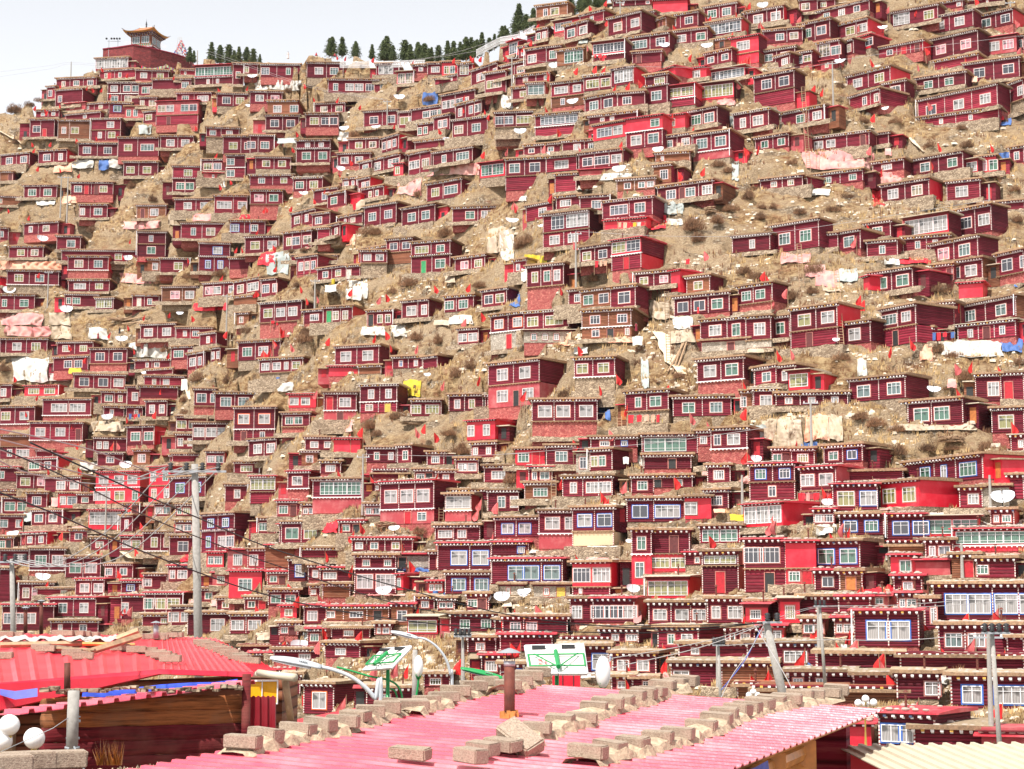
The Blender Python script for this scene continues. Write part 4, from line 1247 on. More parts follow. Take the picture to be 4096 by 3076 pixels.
def house(B, out, R, near):
    W, D = B['W'], B['D']; hw = W / 2; st = B['st']
    info = dict(wins=0, g=0, col=st[-1]['c'], sur='')
    # footing
    fb = MB(); fb.box(-hw + 0.04, hw - 0.04, 0.06, D, -1.6, max(B['f'] - 0.05, 0.02))
    fm = M['brick'] if (B['xc'] * 7 + B['yc']) % 10 < 6 else M['stone']
    out.part('foundation', fb, fm)
    _tr = R.random(); _deep = _tr < 0.2
    if _tr < 0.62 and B['d'] > 110:                       # trodden ledge or dry stone terrace in front
        tb = MB(); n = max(4, int(W / 0.7)); x0, x1 = -hw - R.uniform(0, 1.6), hw + R.uniform(0, 1.6); y0 = -R.uniform(0.7, 1.4); hh = R.uniform(-0.2, 0.0)
        for i in range(n + 1):
            x = x0 + (x1 - x0) * i / n; zt = hh + R.uniform(-.12, .08); yj = R.uniform(-.12, .12)
            tb.v += [(x, y0 + yj - .15, -2.0 if _deep else -.75), (x, y0 + yj, zt), (x, y0 + 0.5, zt + R.uniform(-.05, .05)), (x, 0.1, hh - .05)]
        for i in range(n):
            for k in range(3): q = i * 4 + k; tb.f.append((q, q + 4, q + 5, q + 1)); tb.m.append(0 if k == 0 else 1)
        for q in (0, n * 4): tb.f.append((q, q + 1, q + 2, q + 3)); tb.m.append(0)
        out.part('terrace', tb, [M['stone'], M['ledge']])
    for k, (z0, H, h) in enumerate(B['fl']):
        topf = k == len(B['fl']) - 1
        c, sc = h['c'], h['sc']
        mf = M[c if c in M else 'D']; ms = M[sc if sc in M else 'D']
        cor = 0.27 if c not in 'SYPR' or c == 'D' else 0.14
        if topf: wallH = H - 0.16 - cor
        else: wallH = H - 0.12
        wallH = max(wallH, 0.8)
        wb = MB(); wb.box(-hw, hw, 0, D, z0, z0 + wallH + (0.25 if topf else 0), 0, 1)
        out.part('wall', wb, [mf, ms])
        ztop = z0 + wallH
        if k > 0 or B['f'] > 0.3:                                # balcony ledge / floor beam
            lb = MB(); lb.box(-hw - 0.12, hw + 0.12, -0.16, 0.1, z0 - 0.1, z0)
            x = -hw
            while near and x < hw: lb.box(x, x + 0.09, -0.2, -0.02, z0 - 0.2, z0 - 0.11); x += 0.42
            out.part('floor_beam', lb, M['dent'] if R.random() < 0.4 else M['edge'])
        # trim strips
        if c in 'DMB' or c == 'Y':
            tb = MB(); xs = [-hw + 0.03, hw - 0.03]
            wc = sorted(float(t[1:3].rstrip(':ygkwcpoBOWGr') or 50) for t in h['wins'] if t[0] in 'wnbd')
            for a, b2 in zip(wc, wc[1:]):
                if b2 - a > 22 and len(xs) < 6 and W > 4.2: xs.append(-hw + W * (a + b2) / 200)
            if c != 'B' or R.random() < 0.4:
                for x in xs: tb = MB(); tb.box(x - 0.04, x + 0.04, -0.07, 0.02, z0, ztop); out.part('trim_strip', tb, M['trim'])
        # cornice with beam ends
        if topf or (c in 'D' and R.random() < 0.5):
            zc = ztop
            cb = MB(); cb.box(-hw - 0.08, hw + 0.08, -0.13, 0.12, zc - 0.02, zc + cor, 0)
            cb.box(-hw - 0.22, hw + 0.22, -0.3, -0.1, zc + cor * 0.55, zc + cor, 0)
            if c in 'DMBRY' and near:
                db = MB(); x = -hw - 0.1; i = 0; big = 1.35 if B['d'] < 170 else 1.0; stp = 0.36 * big
                accent = R.choice([1, 1, 2, 0])
                while x < hw + 0.05:
                    if cor > 0.2:
                        db.box(x, x + 0.13 * big, -0.36, -0.28, zc + cor - 0.19, zc + cor - 0.07, accent if (i % 3 == 1 and B['xc'] < 9999 and R.random() < 0.7) else 0)
                        db.box(x + 0.02, x + 0.12 * big, -0.19, -0.1, zc + 0.0, zc + 0.11, 0)
                        if big == 1.0: db.box(x + 0.2, x + 0.3, -0.19, -0.1, zc + 0.0, zc + 0.11, 0)
                    else: db.box(x, x + 0.1 * big, -0.34, -0.28, zc + 0.01, zc + 0.1, 0)
                    x += stp; i += 1
                cb.add(db.v, db.f); cb.m[len(cb.m) - len(db.m):] = [k_ + 1 for k_ in db.m]
            out.part('cornice', cb, [M['cornice'], M['dent'], M['dentc'], M['dentb']])
        # openings
        for t in h['wins']:
            sur = t[-1] if t[-1] in 'BOWG' else ''
            tt = t[:-1] if sur else t
            col = tt[-1] if tt[-1].isalpha() else ''
            if col: tt = tt[:-1]
            if col not in PN: col = R.choice('wwdkcoygcdw')
            if sur == 'B' and col == 'b': col = 'd'
            if t[0] == 'g':
                q = tt[1:].split(':')
                try: a, b2 = float(q[0]), float(q[1])
                except Exception: a, b2 = 2, 98
                gw = W * (b2 - a) / 100; gx = -hw + W * (a + b2) / 200; gh = min(wallH * 0.80, 1.9); 
                ns = max(1, round(gw / 1.9)); sw = gw / ns
                for i in range(ns):
                    window(out, 'g', gx - gw / 2 + sw * (i + 0.5), z0 + wallH - gh / 2 - 0.1, sw - 0.06, gh, 3 if sw > 1.3 else 2, True, col, 'W', 0.24 if (B['xc'] + i) % 2 < 1 or True else 0)
                info['g'] += 1; continue
            try: u = float(tt[1:]) / 100
            except ValueError: u = 0.5
            x = -hw + W * u
            wh = min(1.38, wallH * 0.60); zc = z0 + wallH * 0.50
            if t[0] == 'd':
                dc = t[-1] if t[-1] in DM else R.choice('drkd')
                dw, dh = 0.78, min(1.85, wallH * 0.85)
                db = MB(); db.box(x - dw / 2, x + dw / 2, -0.04, 0.02, z0 + 0.02, z0 + dh)
                e = 0.07; fb2 = MB(); fb2.box(x - dw / 2 - e, x - dw / 2, -0.07, 0.02, z0 + 0.02, z0 + dh); fb2.box(x + dw / 2, x + dw / 2 + e, -0.07, 0.02, z0 + 0.02, z0 + dh); fb2.box(x - dw / 2 - e, x + dw / 2 + e, -0.07, 0.02, z0 + dh, z0 + dh + e)
                o = out.part('door', db, DM[dc]); 
                if o is not None: obj('door_frame', fb2, M['frN'], o)
                else: out.part('df', fb2, M['frN'])
                continue
            ww, nl, tr = {'w': (1.42, 2, True), 'n': (0.8, 2, True), 'b': (2.35, 4, True)}[t[0]]
            ww *= wh / 1.2
            ww = min(ww, W * 0.45)
            if t[0] == 'w':
                v = (int(B['xc']) * 3 + int(u * 100)) % 5; nl = 3 if v in (0, 3) else 2; tr = v != 2
            if info['sur'] == '' and sur in 'BO' and sur: info['sur'] = sur
            info['wins'] += 1
            window(out, t[0], x, zc, ww, wh, nl, tr, col, sur)
    # lean-to annex filling the gap beside the house
    if R.random() < B.get('annex', 0.0):
        s = B['aside']; aw = B['aw']; ah = st[0]['b'] and B['fl'][0][1] * R.uniform(0.58, 0.85); ys = R.uniform(0.3, 1.6); z0 = B['f'] if B['f'] < 0.6 else B['f'] * 0.5
        xa, xb = (hw, hw + aw) if s > 0 else (-hw - aw, -hw)
        am = M[R.choice('DMRBDPMDB')]; a = MB(); a.box(xa + .02, xb - .02, ys, D * .9, z0 - 1.0, z0 + ah); ao = out.part('annex', a, [am, am])
        rm2 = M[R.choice(['earth', 'pinkroof', 'edge', 'earth', 'whiteroof'])]; rb2 = MB(); zz = z0 + ah; t = .07; sl_ = R.uniform(-.12, .25)
        for (x, y) in ((xa - .1 * (s < 0), ys - .45), (xb + .25 * (s > 0), ys - .45), (xb + .25 * (s > 0), D), (xa - .25 * (s < 0), D)): rb2.v += [(x, y, zz + sl_ * (y > 1.5) + R.uniform(-.04, .06)), (x, y, zz + sl_ * (y > 1.5) + t + .04)]
        rb2.f = [(1, 3, 5, 7), (6, 4, 2, 0), (0, 2, 3, 1), (2, 4, 5, 3), (4, 6, 7, 5), (6, 0, 1, 7)]; rb2.m = [0] * 6
        if ao is not None: obj('roof', rb2, rm2, ao)
        else: out.part('r', rb2, rm2)
        dd = MB(); xm = (xa + xb) / 2; dd.box(xm - .33, xm + .33, ys - .03, ys + .02, z0 + .02, z0 + min(1.6, ah * .85)); o2 = DM[R.choice('kkdor')]
        if ao is not None: obj('door', dd, o2, ao)
        else: out.part('r', dd, o2)
    if near and R.random() < 0.10:
        pb = MB(); x = R.choice([-hw - .1, hw + .1]); pb.tube([(x, -.45, B['top'] - .1), (x, -.5, B['f'] + .1)], .055, 6); out.part('downpipe', pb, M['frame'])
    # roof
    zr = B['top'] - 0.16; low = B['yc'] > 1850
    L = st[-1]; rc = L['c']
    pick = R.random()
    rm = M['earth']
    if rc in 'RP': rm = M['pinkroof'] if pick < 0.75 else M['earth']
    elif rc == 'W': rm = M['whiteroof'] if pick < 0.7 else M['pinkroof']
    elif low and pick < 0.22: rm = M['pinkroof']
    elif pick < 0.08: rm = M['whiteroof']
    rb = MB(); n = max(4, int(W / 0.8)); ov = 0.42; top = []; 
    thin = rm is not M['earth']
    ys = [-ov - (0.2 if rc == 'W' else 0), 0.15, D * 0.5, D + 0.15]
    rise = 0.10 if not thin else 0.16
    for j, y in enumerate(ys):
        for i in range(n + 1):
            x = -hw - 0.38 + (W + 0.76) * i / n
            jit = 0 if thin else 1
            zt = zr + 0.20 * (0.4 if thin else 1) + rise * min(1, (y + ov) / 2.5) * (1 if y < D * .7 else .6) + R.uniform(-0.035, 0.05) * jit
            yy = y + (R.uniform(-0.08, 0.06) * jit if j == 0 else 0)
            top.append((x + (R.uniform(-.06, .06) * jit), yy, zt))
    nb = n + 1; bot = [(x, y, zr - 0.0 + (0.0)) for x, y, z in top]
    rb.v = top + bot; o_ = len(top)
    for j in range(len(ys) - 1):
        for i in range(n):
            a = j * nb + i; rb.f.append((a, a + 1, a + nb + 1, a + nb)); rb.m.append(0); rb.f.append((o_ + a, o_ + a + nb, o_ + a + nb + 1, o_ + a + 1)); rb.m.append(1)
    for i in range(n):
        rb.f.append((o_ + i, o_ + i + 1, i + 1, i)); rb.m.append(1)
        a = (len(ys) - 1) * nb + i; rb.f.append((a, a + 1, o_ + a + 1, o_ + a)); rb.m.append(0)
    for j in range(len(ys) - 1):
        a = j * nb; rb.f.append((a + nb, o_ + a + nb, o_ + a, a)[::-1]); rb.m.append(1)
        a = j * nb + n; rb.f.append((a, o_ + a, o_ + a + nb, a + nb)[::-1]); rb.m.append(1)
    roof = out.part('roof', rb, [rm, rm if thin else M['edge']])
    if near and (low or R.random() < 0.25) and rc != 'W':
        sb = MB(); k = 0; x = -hw
        while x < hw and k < 34:
            for yy in ([R.uniform(-.15, .1)] + ([R.uniform(0.4, 2.5)] if low and R.random() < .7 else [])):
                r = R.uniform(0.09, 0.2); zz = zr + 0.16 + rise * min(1, max(0, yy + ov) / 2.5)
                n_ = len(sb.v); a0 = R.random() * 3
                for (rr, dz) in ((0.75, -0.04), (1.0, 0.03), (0.55, 0.13)):
                    for q in range(6):
                        w_ = a0 + q * math.pi / 3; e_ = R.uniform(.8, 1.15)
                        sb.v.append((x + math.cos(w_) * r * rr * 1.4 * e_, yy + math.sin(w_) * r * rr * e_, zz + dz * r * 5))
                for l in range(2):
                    for q in range(6):
                        sb.f.append((n_ + l * 6 + q, n_ + l * 6 + (q + 1) % 6, n_ + l * 6 + 6 + (q + 1) % 6, n_ + l * 6 + 6 + q)); sb.m.append(0)
                sb.f.append(tuple(n_ + 12 + q for q in range(6))); sb.m.append(0); k += 1
            x += R.uniform(0.25, 0.65)
        q = out.part('roof_stones', sb, M['roofstone'])
        if q is not None: q['kind'] = 'stuff'
    if near and R.random() < (0.3 if low else 0.12):
        pb = MB(); x = R.uniform(-hw * .6, hw * .6); pb.tube([(x, 1.2, zr), (x, 1.2, zr + 1.0)], 0.07, 7); pb.lathe([(0.02, 1.18), (0.17, 1.04), (0.02, 1.03)], 8, c=(x, 1.2, zr))
        out.part('stovepipe', pb, M['rust'])
    return info
M['roofstone'] = simple('roof_stone', (0.37, 0.31, 0.265), 0.9, 0.35, 3, bmp=0.4)
# ---------------------------------------------------------------- wording: every repeat is told apart by what stands next to it
LM = [(580, 150, 'the hilltop pagoda'), (855, 290, 'the big white glazed gallery'), (1120, 335, 'the white ground sheet on the ridge'),
      (1720, 395, 'the pale blue tarp'), (60, 560, 'the dirt path at far left'), (255, 775, 'the twin grey posts'), (415, 660, 'the blue triangular cloth'),
      (900, 867, 'the pink and red tarps'), (1110, 1055, 'the grey green sloping tarp'), (842, 1227, 'the long red banner'), (585, 1400, 'the striped ground sheet'),
      (120, 1475, 'the crumpled white plastic sheet'), (300, 1485, 'the small yellow tarp'), (1650, 1550, 'the large yellow tarp'), (1635, 740, 'the pink sloping cloth'),
      (1427, 1155, 'the hanging white cloth'), (1925, 1715, 'the bright red box hut'), (2450, 1240, 'the big brown two-storey house'), (2145, 1037, 'the yellow covered hut roof'),
      (2307, 1025, 'the braced pole mid-slope'), (2940, 680, 'the leaning pale metal sheet'), (3342, 345, 'the tall pole on grass'), (3340, 635, 'the bank of pink cloth'),
      (3840, 400, 'the long lone red house'), (3515, 780, 'the hanging pink tarp'), (3855, 725, 'the red brick tower house'), (3660, 1027, 'the red plastic strip'),
      (3400, 1235, 'the vivid red end wall'), (3890, 1390, 'the long white sheet'), (2650, 1425, 'the gully with planks'), (3267, 1715, 'the orange hanging tarp'),
      (3665, 1975, 'the boxy vivid red house'), (3200, 2055, 'the red walled gallery'), (1630, 1990, 'the whitewashed pillar house'), (780, 2200, 'the tall concrete pole'),
      (48, 2450, 'the pole at far left'), (167, 2005, 'the yellow covered hut'), (1857, 2270, 'the blue-framed two-storey house'), (2375, 2155, 'the cream walled house'),
      (2390, 2295, 'the red tin-roofed porch'), (2700, 2330, 'the plank awning gallery'), (3915, 2400, 'the wide bottom right house'), (3100, 2646, 'the leaning concrete pole'),
      (2225, 2650, 'the twin solar panel'), (1700, 2540, 'the curved grey lamp arms'), (3985, 2746, 'the straight pole lower right'), (1550, 2640, 'the tilted solar panel'),
      (500, 2620, 'the flat red foreground roof'), (4010, 1990, 'the big white solar dish'), (1500, 180, 'the ridge pine trees'), (1300, 1900, 'the mid-slope red flags'),
      (1430, 2150, 'the pole beside the dry bank'), (2880, 1900, 'the pink sheets under posts'), (2060, 1560, 'the pink two-storey house'), (1100, 1750, 'the stone stairway')]
ORD = ['nearest', 'second', 'third', 'fourth', 'fifth', 'sixth', 'seventh', 'eighth', 'ninth', 'tenth', 'eleventh', 'twelfth']
def place_words(items, noun):
    """items: list of (px, py). Returns a unique phrase for each."""
    sect = {}
    for n, (x, y) in enumerate(items):
        l = min(range(len(LM)), key=lambda k: math.hypot(x - LM[k][0], y - LM[k][1]))
        dx, dy = x - LM[l][0], y - LM[l][1]
        s = ('left of' if dx < 0 else 'right of') if abs(dx) > abs(dy) else ('above' if dy < 0 else 'below')
        sect.setdefault((l, s), []).append((math.hypot(dx, dy), n))
    out = [''] * len(items)
    for (l, s), v in sect.items():
        v.sort()
        for r, (_, n) in enumerate(v):
            if s in ('above', 'below'): w = {'above': 'above', 'below': 'below'}[s]
            else: w = s
            out[n] = f"{ORD[min(r, 11)]} {noun} {w} {LM[l][2]}"
    return out
def cap(t, n=16):
    w = t.split(); return ' '.join(w[:n])
WCOL = {'D': 'dark maroon log', 'M': 'red painted', 'R': 'bright red', 'B': 'brown log', 'P': 'faded pink-red', 'W': 'glass-fronted', 'S': 'grey stone', 'Y': 'cream walled', 'O': 'orange wood'}
NUM = ['windowless', 'one-window', 'two-window', 'three-window', 'four-window', 'five-window', 'six-window']
# ---------------------------------------------------------------- the houses
NH = 300
words = place_words([(b['xc'], b['yc']) for b in BL[:NH]], 'house')
Rr = random.Random(3)
for n, B in enumerate(BL[:NH]):
    root = thing('house', 'x', 'house', B['P'], B['rz'], 'small red houses stepped up the hillside')
    inf = house(B, Out(root), Rr, True)
    nw = min(6, inf['wins'])
    c = WCOL.get(inf['col'], 'red')
    d = f"{c} {'two-storey ' if len(B['st']) > 1 else ''}"
    if len(B['st']) == 1 and not inf['g']: d += NUM[nw] + ' '
    root['label'] = cap(f"{d.strip()} house, {words[n]}".replace(' house house', ' house'))
acc = {}
for B in BL[NH:]:
    T = Matrix.Translation(B['P']) @ Matrix.Rotation(B['rz'], 4, 'Z')
    house(B, Out(None, T, acc), Rr, True)
allm = MB(); ms = []
for k, (mt, mb) in acc.items():
    if not mb.v: continue
    n = len(allm.v); allm.v.extend(mb.v); allm.f.extend([tuple(i + n for i in f) for f in mb.f]); allm.m.extend([len(ms)] * len(mb.f)); ms.append(mt)
if allm.v:
    o = obj('smaller_houses', allm, ms); tag(o, 'the smallest huts and partly hidden red cabins scattered between the houses', 'houses', kind='stuff')
# ---------------------------------------------------------------- flags
flags.sort(key=lambda f: depth(*f))
fpoles = [MB(), MB()]; 
fpoles[0].tube([(0, 0, -2.6), (0.03, 0, -1), (0, 0, 0.1)], [0.035, 0.03, 0.02], 5)
fpoles[1].tube([(0.12, 0, -2.2), (0.0, 0, 0.15)], [0.035, 0.02], 5)
pm = [p.mesh('flag_pole_mesh', [M['wood']]) for p in fpoles]
def flagcloth(seed):
    r = random.Random(seed); m = MB(); n, k = 7, 5; dirx = 1 if seed % 2 else -1; 
    for i in range(n + 1):
        t = i / n
        w = (0.06 + 0.62 * math.sin(math.pi * min(1, t * 0.62 + 0.05)) ** 1.3) * (1 - 0.55 * max(0, t - 0.75) * 4 * 0.5)
        for j in range(k + 1):
            u = j / k
            x = dirx * (u * w * (0.9 if seed < 4 else 0.6) + (0.05 * t))
            z = -t * 1.05 - u * (0.18 if seed % 3 else -0.05)
            y = 0.09 * math.sin(u * 7 + seed + t * 2.5) * (0.3 + t) + r.uniform(-.015, .015)
            m.v.append((x, y, z))
    for i in range(n):
        for j in range(k):
            a = i * (k + 1) + j; m.f.append((a, a + 1, a + k + 2, a + k + 1)); m.m.append(0)
    return m.mesh('flag_cloth_mesh', [M['flag']], True)
fcl = [flagcloth(s) for s in range(6)]
NF = 290
fw = place_words(flags[:NF], 'flag'); Rf = random.Random(9)
fstuff = MB()
for n, (x, y) in enumerate(flags):
    d = depth(x, y + 45) - 0.8; p = at(x, y - 8, d)
    sc = 1.15 if d > 150 else 1.25
    if n >= NF:
        T = Matrix.Translation(p) @ Matrix.Rotation(Rf.uniform(-.6, .6), 4, 'Z'); me = fcl[n % 6]
        k = len(fstuff.v); fstuff.v.extend([tuple(T @ v.co) for v in me.vertices]); fstuff.f.extend([tuple(i + k for i in q.vertices) for q in me.polygons]); fstuff.m.extend([0] * len(me.polygons))
        continue
    faded = Rf.random() < 0.25
    r = thing('flag', f"{'faded' if faded else 'bright'} red flag, {fw[n]}", 'flag', p, Rf.uniform(-.7, .7), 'red flags standing among the houses')
    r.scale = (sc, sc, sc)
    q = bpy.data.objects.new('pole', pm[n % 2]); C.objects.link(q); q.parent = r
    q = bpy.data.objects.new('cloth', fcl[n % 6]); C.objects.link(q); q.parent = r; slotmat(q, M['flagf'] if faded else M['flag'])
if fstuff.v: tag(obj('small_flags', fstuff, M['flag']), 'tiny far red flags among the highest houses', 'flags', kind='stuff')
# ---------------------------------------------------------------- solar cookers
db = MB()
for s in (-1, 1):
    n, k = 7, 8; base = len(db.v)
    for i in range(n + 1):
        for j in range(k + 1):
            u = i / n; w = -1 + 2 * j / k
            x = s * (0.04 + 0.95 * u); yy = w * 0.62 * math.sqrt(max(0.02, 1 - (u * 0.96) ** 2.2)); z = 0.42 * (x * x) + 0.42 * yy * yy
            db.v.append((x, yy, z))
    for i in range(n):
        for j in range(k):
            a = base + i * (k + 1) + j; f = (a, a + 1, a + k + 2, a + k + 1); db.f.append(f if s < 0 else f[::-1]); db.m.append(0)
dmesh = db.mesh('reflector_mesh', [M['dish']], True)
sb = MB(); sb.tube([(0, 0.1, -0.9), (0, 0.1, 0.0)], 0.04, 6); sb.tube([(-0.4, 0.1, -0.9), (0.4, 0.1, -0.9)], 0.03, 5); sb.tube([(0, -0.3, -0.9), (0, 0.5, -0.9)], 0.03, 5); sb.tube([(0, 0.1, 0), (0, -0.25, 0.7)], 0.02, 5)
smesh = sb.mesh('stand_mesh', [M['dark']])
dw = place_words([(a, b) for a, b, c in dishes], 'solar cooker')
Rd = random.Random(4)
for n, (x, y, w) in enumerate(dishes):
    d = depth(x, y + 18) - 1.2; p = at(x, y, d)
    r = thing('solar_cooker', f"white winged dish, {dw[n]}", 'solar cooker', p, -math.atan2(p.x, p.y) + Rd.uniform(-.3, .3), 'white solar cooker dishes on the slope')
    s = w / FOC * d / 2.0; r.scale = (s, s, s)
    q = bpy.data.objects.new('reflector', dmesh); C.objects.link(q); q.parent = r; q.rotation_euler = (math.radians(Rd.uniform(38, 68)), math.radians(Rd.uniform(-8, 8)), 0)
    q = bpy.data.objects.new('stand', smesh); C.objects.link(q); q.parent = r
# ---------------------------------------------------------------- sheets and cloths lying on the slope
cw = place_words([((a + c) / 2, (b + d) / 2) for a, b, c, d, k in cloths], 'sheet')
Rc = random.Random(8)
for n, (x0, y0, x1, y1, k) in enumerate(cloths):
    w, h = x1 - x0, y1 - y0; nx = max(6, int(w / 5)); ny = max(5, int(h / 5)); m = MB()
    sk = Rc.uniform(-.12, .12) * h; big = w * h > 1500
    ph = Rc.random() * 9
    for j in range(ny + 1):
        for i in range(nx + 1):
            u, v = i / nx, j / ny
            ex = 0.03 * w * math.sin(v * 5 + ph) * (1 if u < .5 else -1) * abs(2 * u - 1)
            ey = 0.05 * h * math.sin(u * 7 + ph * 2) * (abs(2 * v - 1)) + 0.02 * h * math.sin(u * 19 + ph)
            px, py = x0 + w * u + ex + (v - .5) * sk * .3, y0 + h * v + ey + sk * (u - .5)
            q = dig(px, py) if big else ground(px, py)
            dd = q.dot(FW)
            if not big: dd -= 1.0
            wr = 0.10 * math.sin(u * w / 6 + 1.5 * math.sin(v * 6 + ph)) + 0.12 * noise.noise(Vector((u * w / 9, v * h / 9, n)))
            m.v.append(tuple(at(px, py, dd - 0.45 + wr * (1.6 if big else 1))))
    for j in range(ny):
        for i in range(nx):
            a = j * (nx + 1) + i; m.f.append((a, a + nx + 1, a + nx + 2, a + 1)); m.m.append(0)
    o = obj('sheet' if big else 'cloth', m, CM[k], smooth=True)
    tag(o, f"{'large' if big else 'small'} {CLN[k]} crumpled sheet, {cw[n]}", 'sheet', 'sheets and cloths spread between the houses')
# ---------------------------------------------------------------- bushes, grass and loose stones
M['bush'] = simple('dry_twigs', (0.20, 0.105, 0.055), 0.95, 0.55, 2.5, rv=0.3, bmp=0)
M['tuft'] = simple('dry_grass', (0.54, 0.37, 0.175), 0.95, 0.45, 0.6, bmp=0)
M['tuft2'] = simple('brown_grass', (0.18, 0.085, 0.042), 0.95, 0.5, 0.5, bmp=0)
def bushmesh(seed):
    r = random.Random(seed); m = MB(); lob = [(r.uniform(-.62, .62), r.uniform(-.4, .4), r.uniform(.28, .55), r.uniform(.4, .95)) for _ in range(6)]
    for _ in range(1500):
        lx, ly, lr, lh = r.choice(lob)
        a = r.random() * 2 * math.pi; e = r.random() ** 0.6; rr = e * lr
        h = lh * math.sqrt(max(0, 1 - (e * .9) ** 2)) * r.uniform(0.15, 1.15)
        p = Vector((lx + rr * math.cos(a), ly + rr * math.sin(a) * 0.8, h)); out_ = Vector((math.cos(a) * rr, math.sin(a) * rr, 0.8)).normalized()
        dv = (out_ + Vector((r.uniform(-.7, .7), r.uniform(-.7, .7), r.uniform(-.4, .5)))).normalized() * r.uniform(0.12, 0.38)
        s = dv.cross(Vector((r.uniform(-1, 1), r.uniform(-1, 1), r.uniform(-1, 1)))).normalized() * 0.018
        k = len(m.v); m.v.extend([tuple(p - s), tuple(p + s), tuple(p + dv)]); m.f.append((k, k + 1, k + 2)); m.m.append(0)
    return m.mesh('bush_twigs', [M['bush']])
bm_ = [bushmesh(s) for s in range(4)]
bw = place_words([(a, b) for a, b, c in bushes], 'bush')
Rb = random.Random(14)
for n, (x, y, w) in enumerate(bushes):
    p = dig(x, y + w * 0.22); d = p.dot(FW); s = w / FOC * d / 2
    o = bpy.data.objects.new('bush', bm_[n % 4]); C.objects.link(o); o.location = p - Vector((0, 0, 0.1)); o.rotation_euler = (0, 0, Rb.random() * 6); o.scale = (s, s, s * Rb.uniform(0.75, 1.15))
    tag(o, f"dry brown twiggy bush, {bw[n]}", 'bush', 'dry bushes on the slope')
foot = [(B['P'].x, B['P'].y, math.cos(B['rz']), math.sin(B['rz']), B['W'] / 2 + 0.3, B['D']) for B in BL]
fa = np.array(foot)
def scatter(cnt, seed):
    r = np.random.RandomState(seed); pts = []
    nc, nr = TV.shape[0], TV.shape[1]
    i = r.randint(0, nc - 1, cnt); j = (r.random_sample(cnt) * (nr - 1)).astype(int); u = r.random_sample(cnt)[:, None]; v = r.random_sample(cnt)[:, None]
    P = TV[i, j] * (1 - u) * (1 - v) + TV[i + 1, j] * u * (1 - v) + TV[i, j + 1] * (1 - u) * v + TV[i + 1, j + 1] * u * v
    keep = np.ones(cnt, bool)
    for (x, y, c, s, hw, D) in foot:
        dx = P[:, 0] - x; dy = P[:, 1] - y; lx = dx * c + dy * s; ly = -dx * s + dy * c
        keep &= ~((np.abs(lx) < hw) & (ly > -0.3) & (ly < D))
    return P[keep], r
def tufts(cnt, seed, mat, hh, name, label):
    P, r = scatter(cnt, seed); vs = []; fs = []
    for p in P:
        pv = Vector(p)
        if noise.noise(pv * 0.12 + Vector((seed, 0, 0))) < -0.22 + 0.30 * r.random_sample(): continue
        sz = hh * r.uniform(0.5, 1.3) * min(1.0, math.hypot(p[0], p[1]) / 230)
        for q in range(6):
            a = r.uniform(0, 6.28); ox, oy = 0.16 * math.cos(a), 0.16 * math.sin(a); w = r.uniform(0.03, 0.07)
            b = r.uniform(0, 6.28); wx, wy = w * math.cos(b), w * math.sin(b); lx, ly = r.uniform(-.16, .16), r.uniform(-.2, .06)
            k = len(vs); x, y, z = p
            vs += [(x + ox - wx, y + oy - wy, z - 0.06), (x + ox + wx, y + oy + wy, z - 0.06), (x + ox + lx, y + oy + ly, z + sz)]; fs.append((k, k + 1, k + 2))
    me = bpy.data.meshes.new(name); me.from_pydata(vs, [], fs); me.materials.append(mat)
    o = bpy.data.objects.new(name, me); C.objects.link(o); tag(o, label, 'grass', kind='stuff')
tufts(70000, 1, M['tuft'], 0.6, 'dry_grass', 'pale dry grass growing in tufts over the slope')
tufts(34000, 2, M['tuft2'], 0.66, 'brown_scrub', 'low brown scrub scattered over the slope')
P_, r_ = scatter(34000, 3); vs = []; fs = []
for p in P_:
    if noise.noise(Vector(p) * 0.16 + Vector((9, 3, 0))) < -0.05: continue
    s = 0.10 + 0.30 * r_.random_sample() ** 3; k = len(vs); a = r_.uniform(0, 6.28); ca, sa = math.cos(a), math.sin(a)
    for (ux, uy, uz) in ((-1, -.7, -.5), (1, -.8, -.5), (.9, .8, -.5), (-.8, .9, -.5), (-.7, -.5, .6), (.75, -.4, .7), (.6, .6, .6), (-.6, .5, .75)):
        q = s * r_.uniform(0.75, 1.2); vs.append((p[0] + (ux * ca - uy * sa) * q * 1.2, p[1] + (ux * sa + uy * ca) * q, p[2] + uz * q * .8))
    fs += [(k, k + 1, k + 5, k + 4), (k + 1, k + 2, k + 6, k + 5), (k + 2, k + 3, k + 7, k + 6), (k + 3, k, k + 4, k + 7), (k + 4, k + 5, k + 6, k + 7)]
me = bpy.data.meshes.new('loose_stones'); me.from_pydata(vs, [], fs); me.materials.append(simple('loose_stone', (0.58, 0.49, 0.38), 0.95, 0.3, 0.7, bmp=0.2))
o = bpy.data.objects.new('loose_stones', me); C.objects.link(o); tag(o, 'pale loose stones lying over the slope', 'stones', kind='stuff')
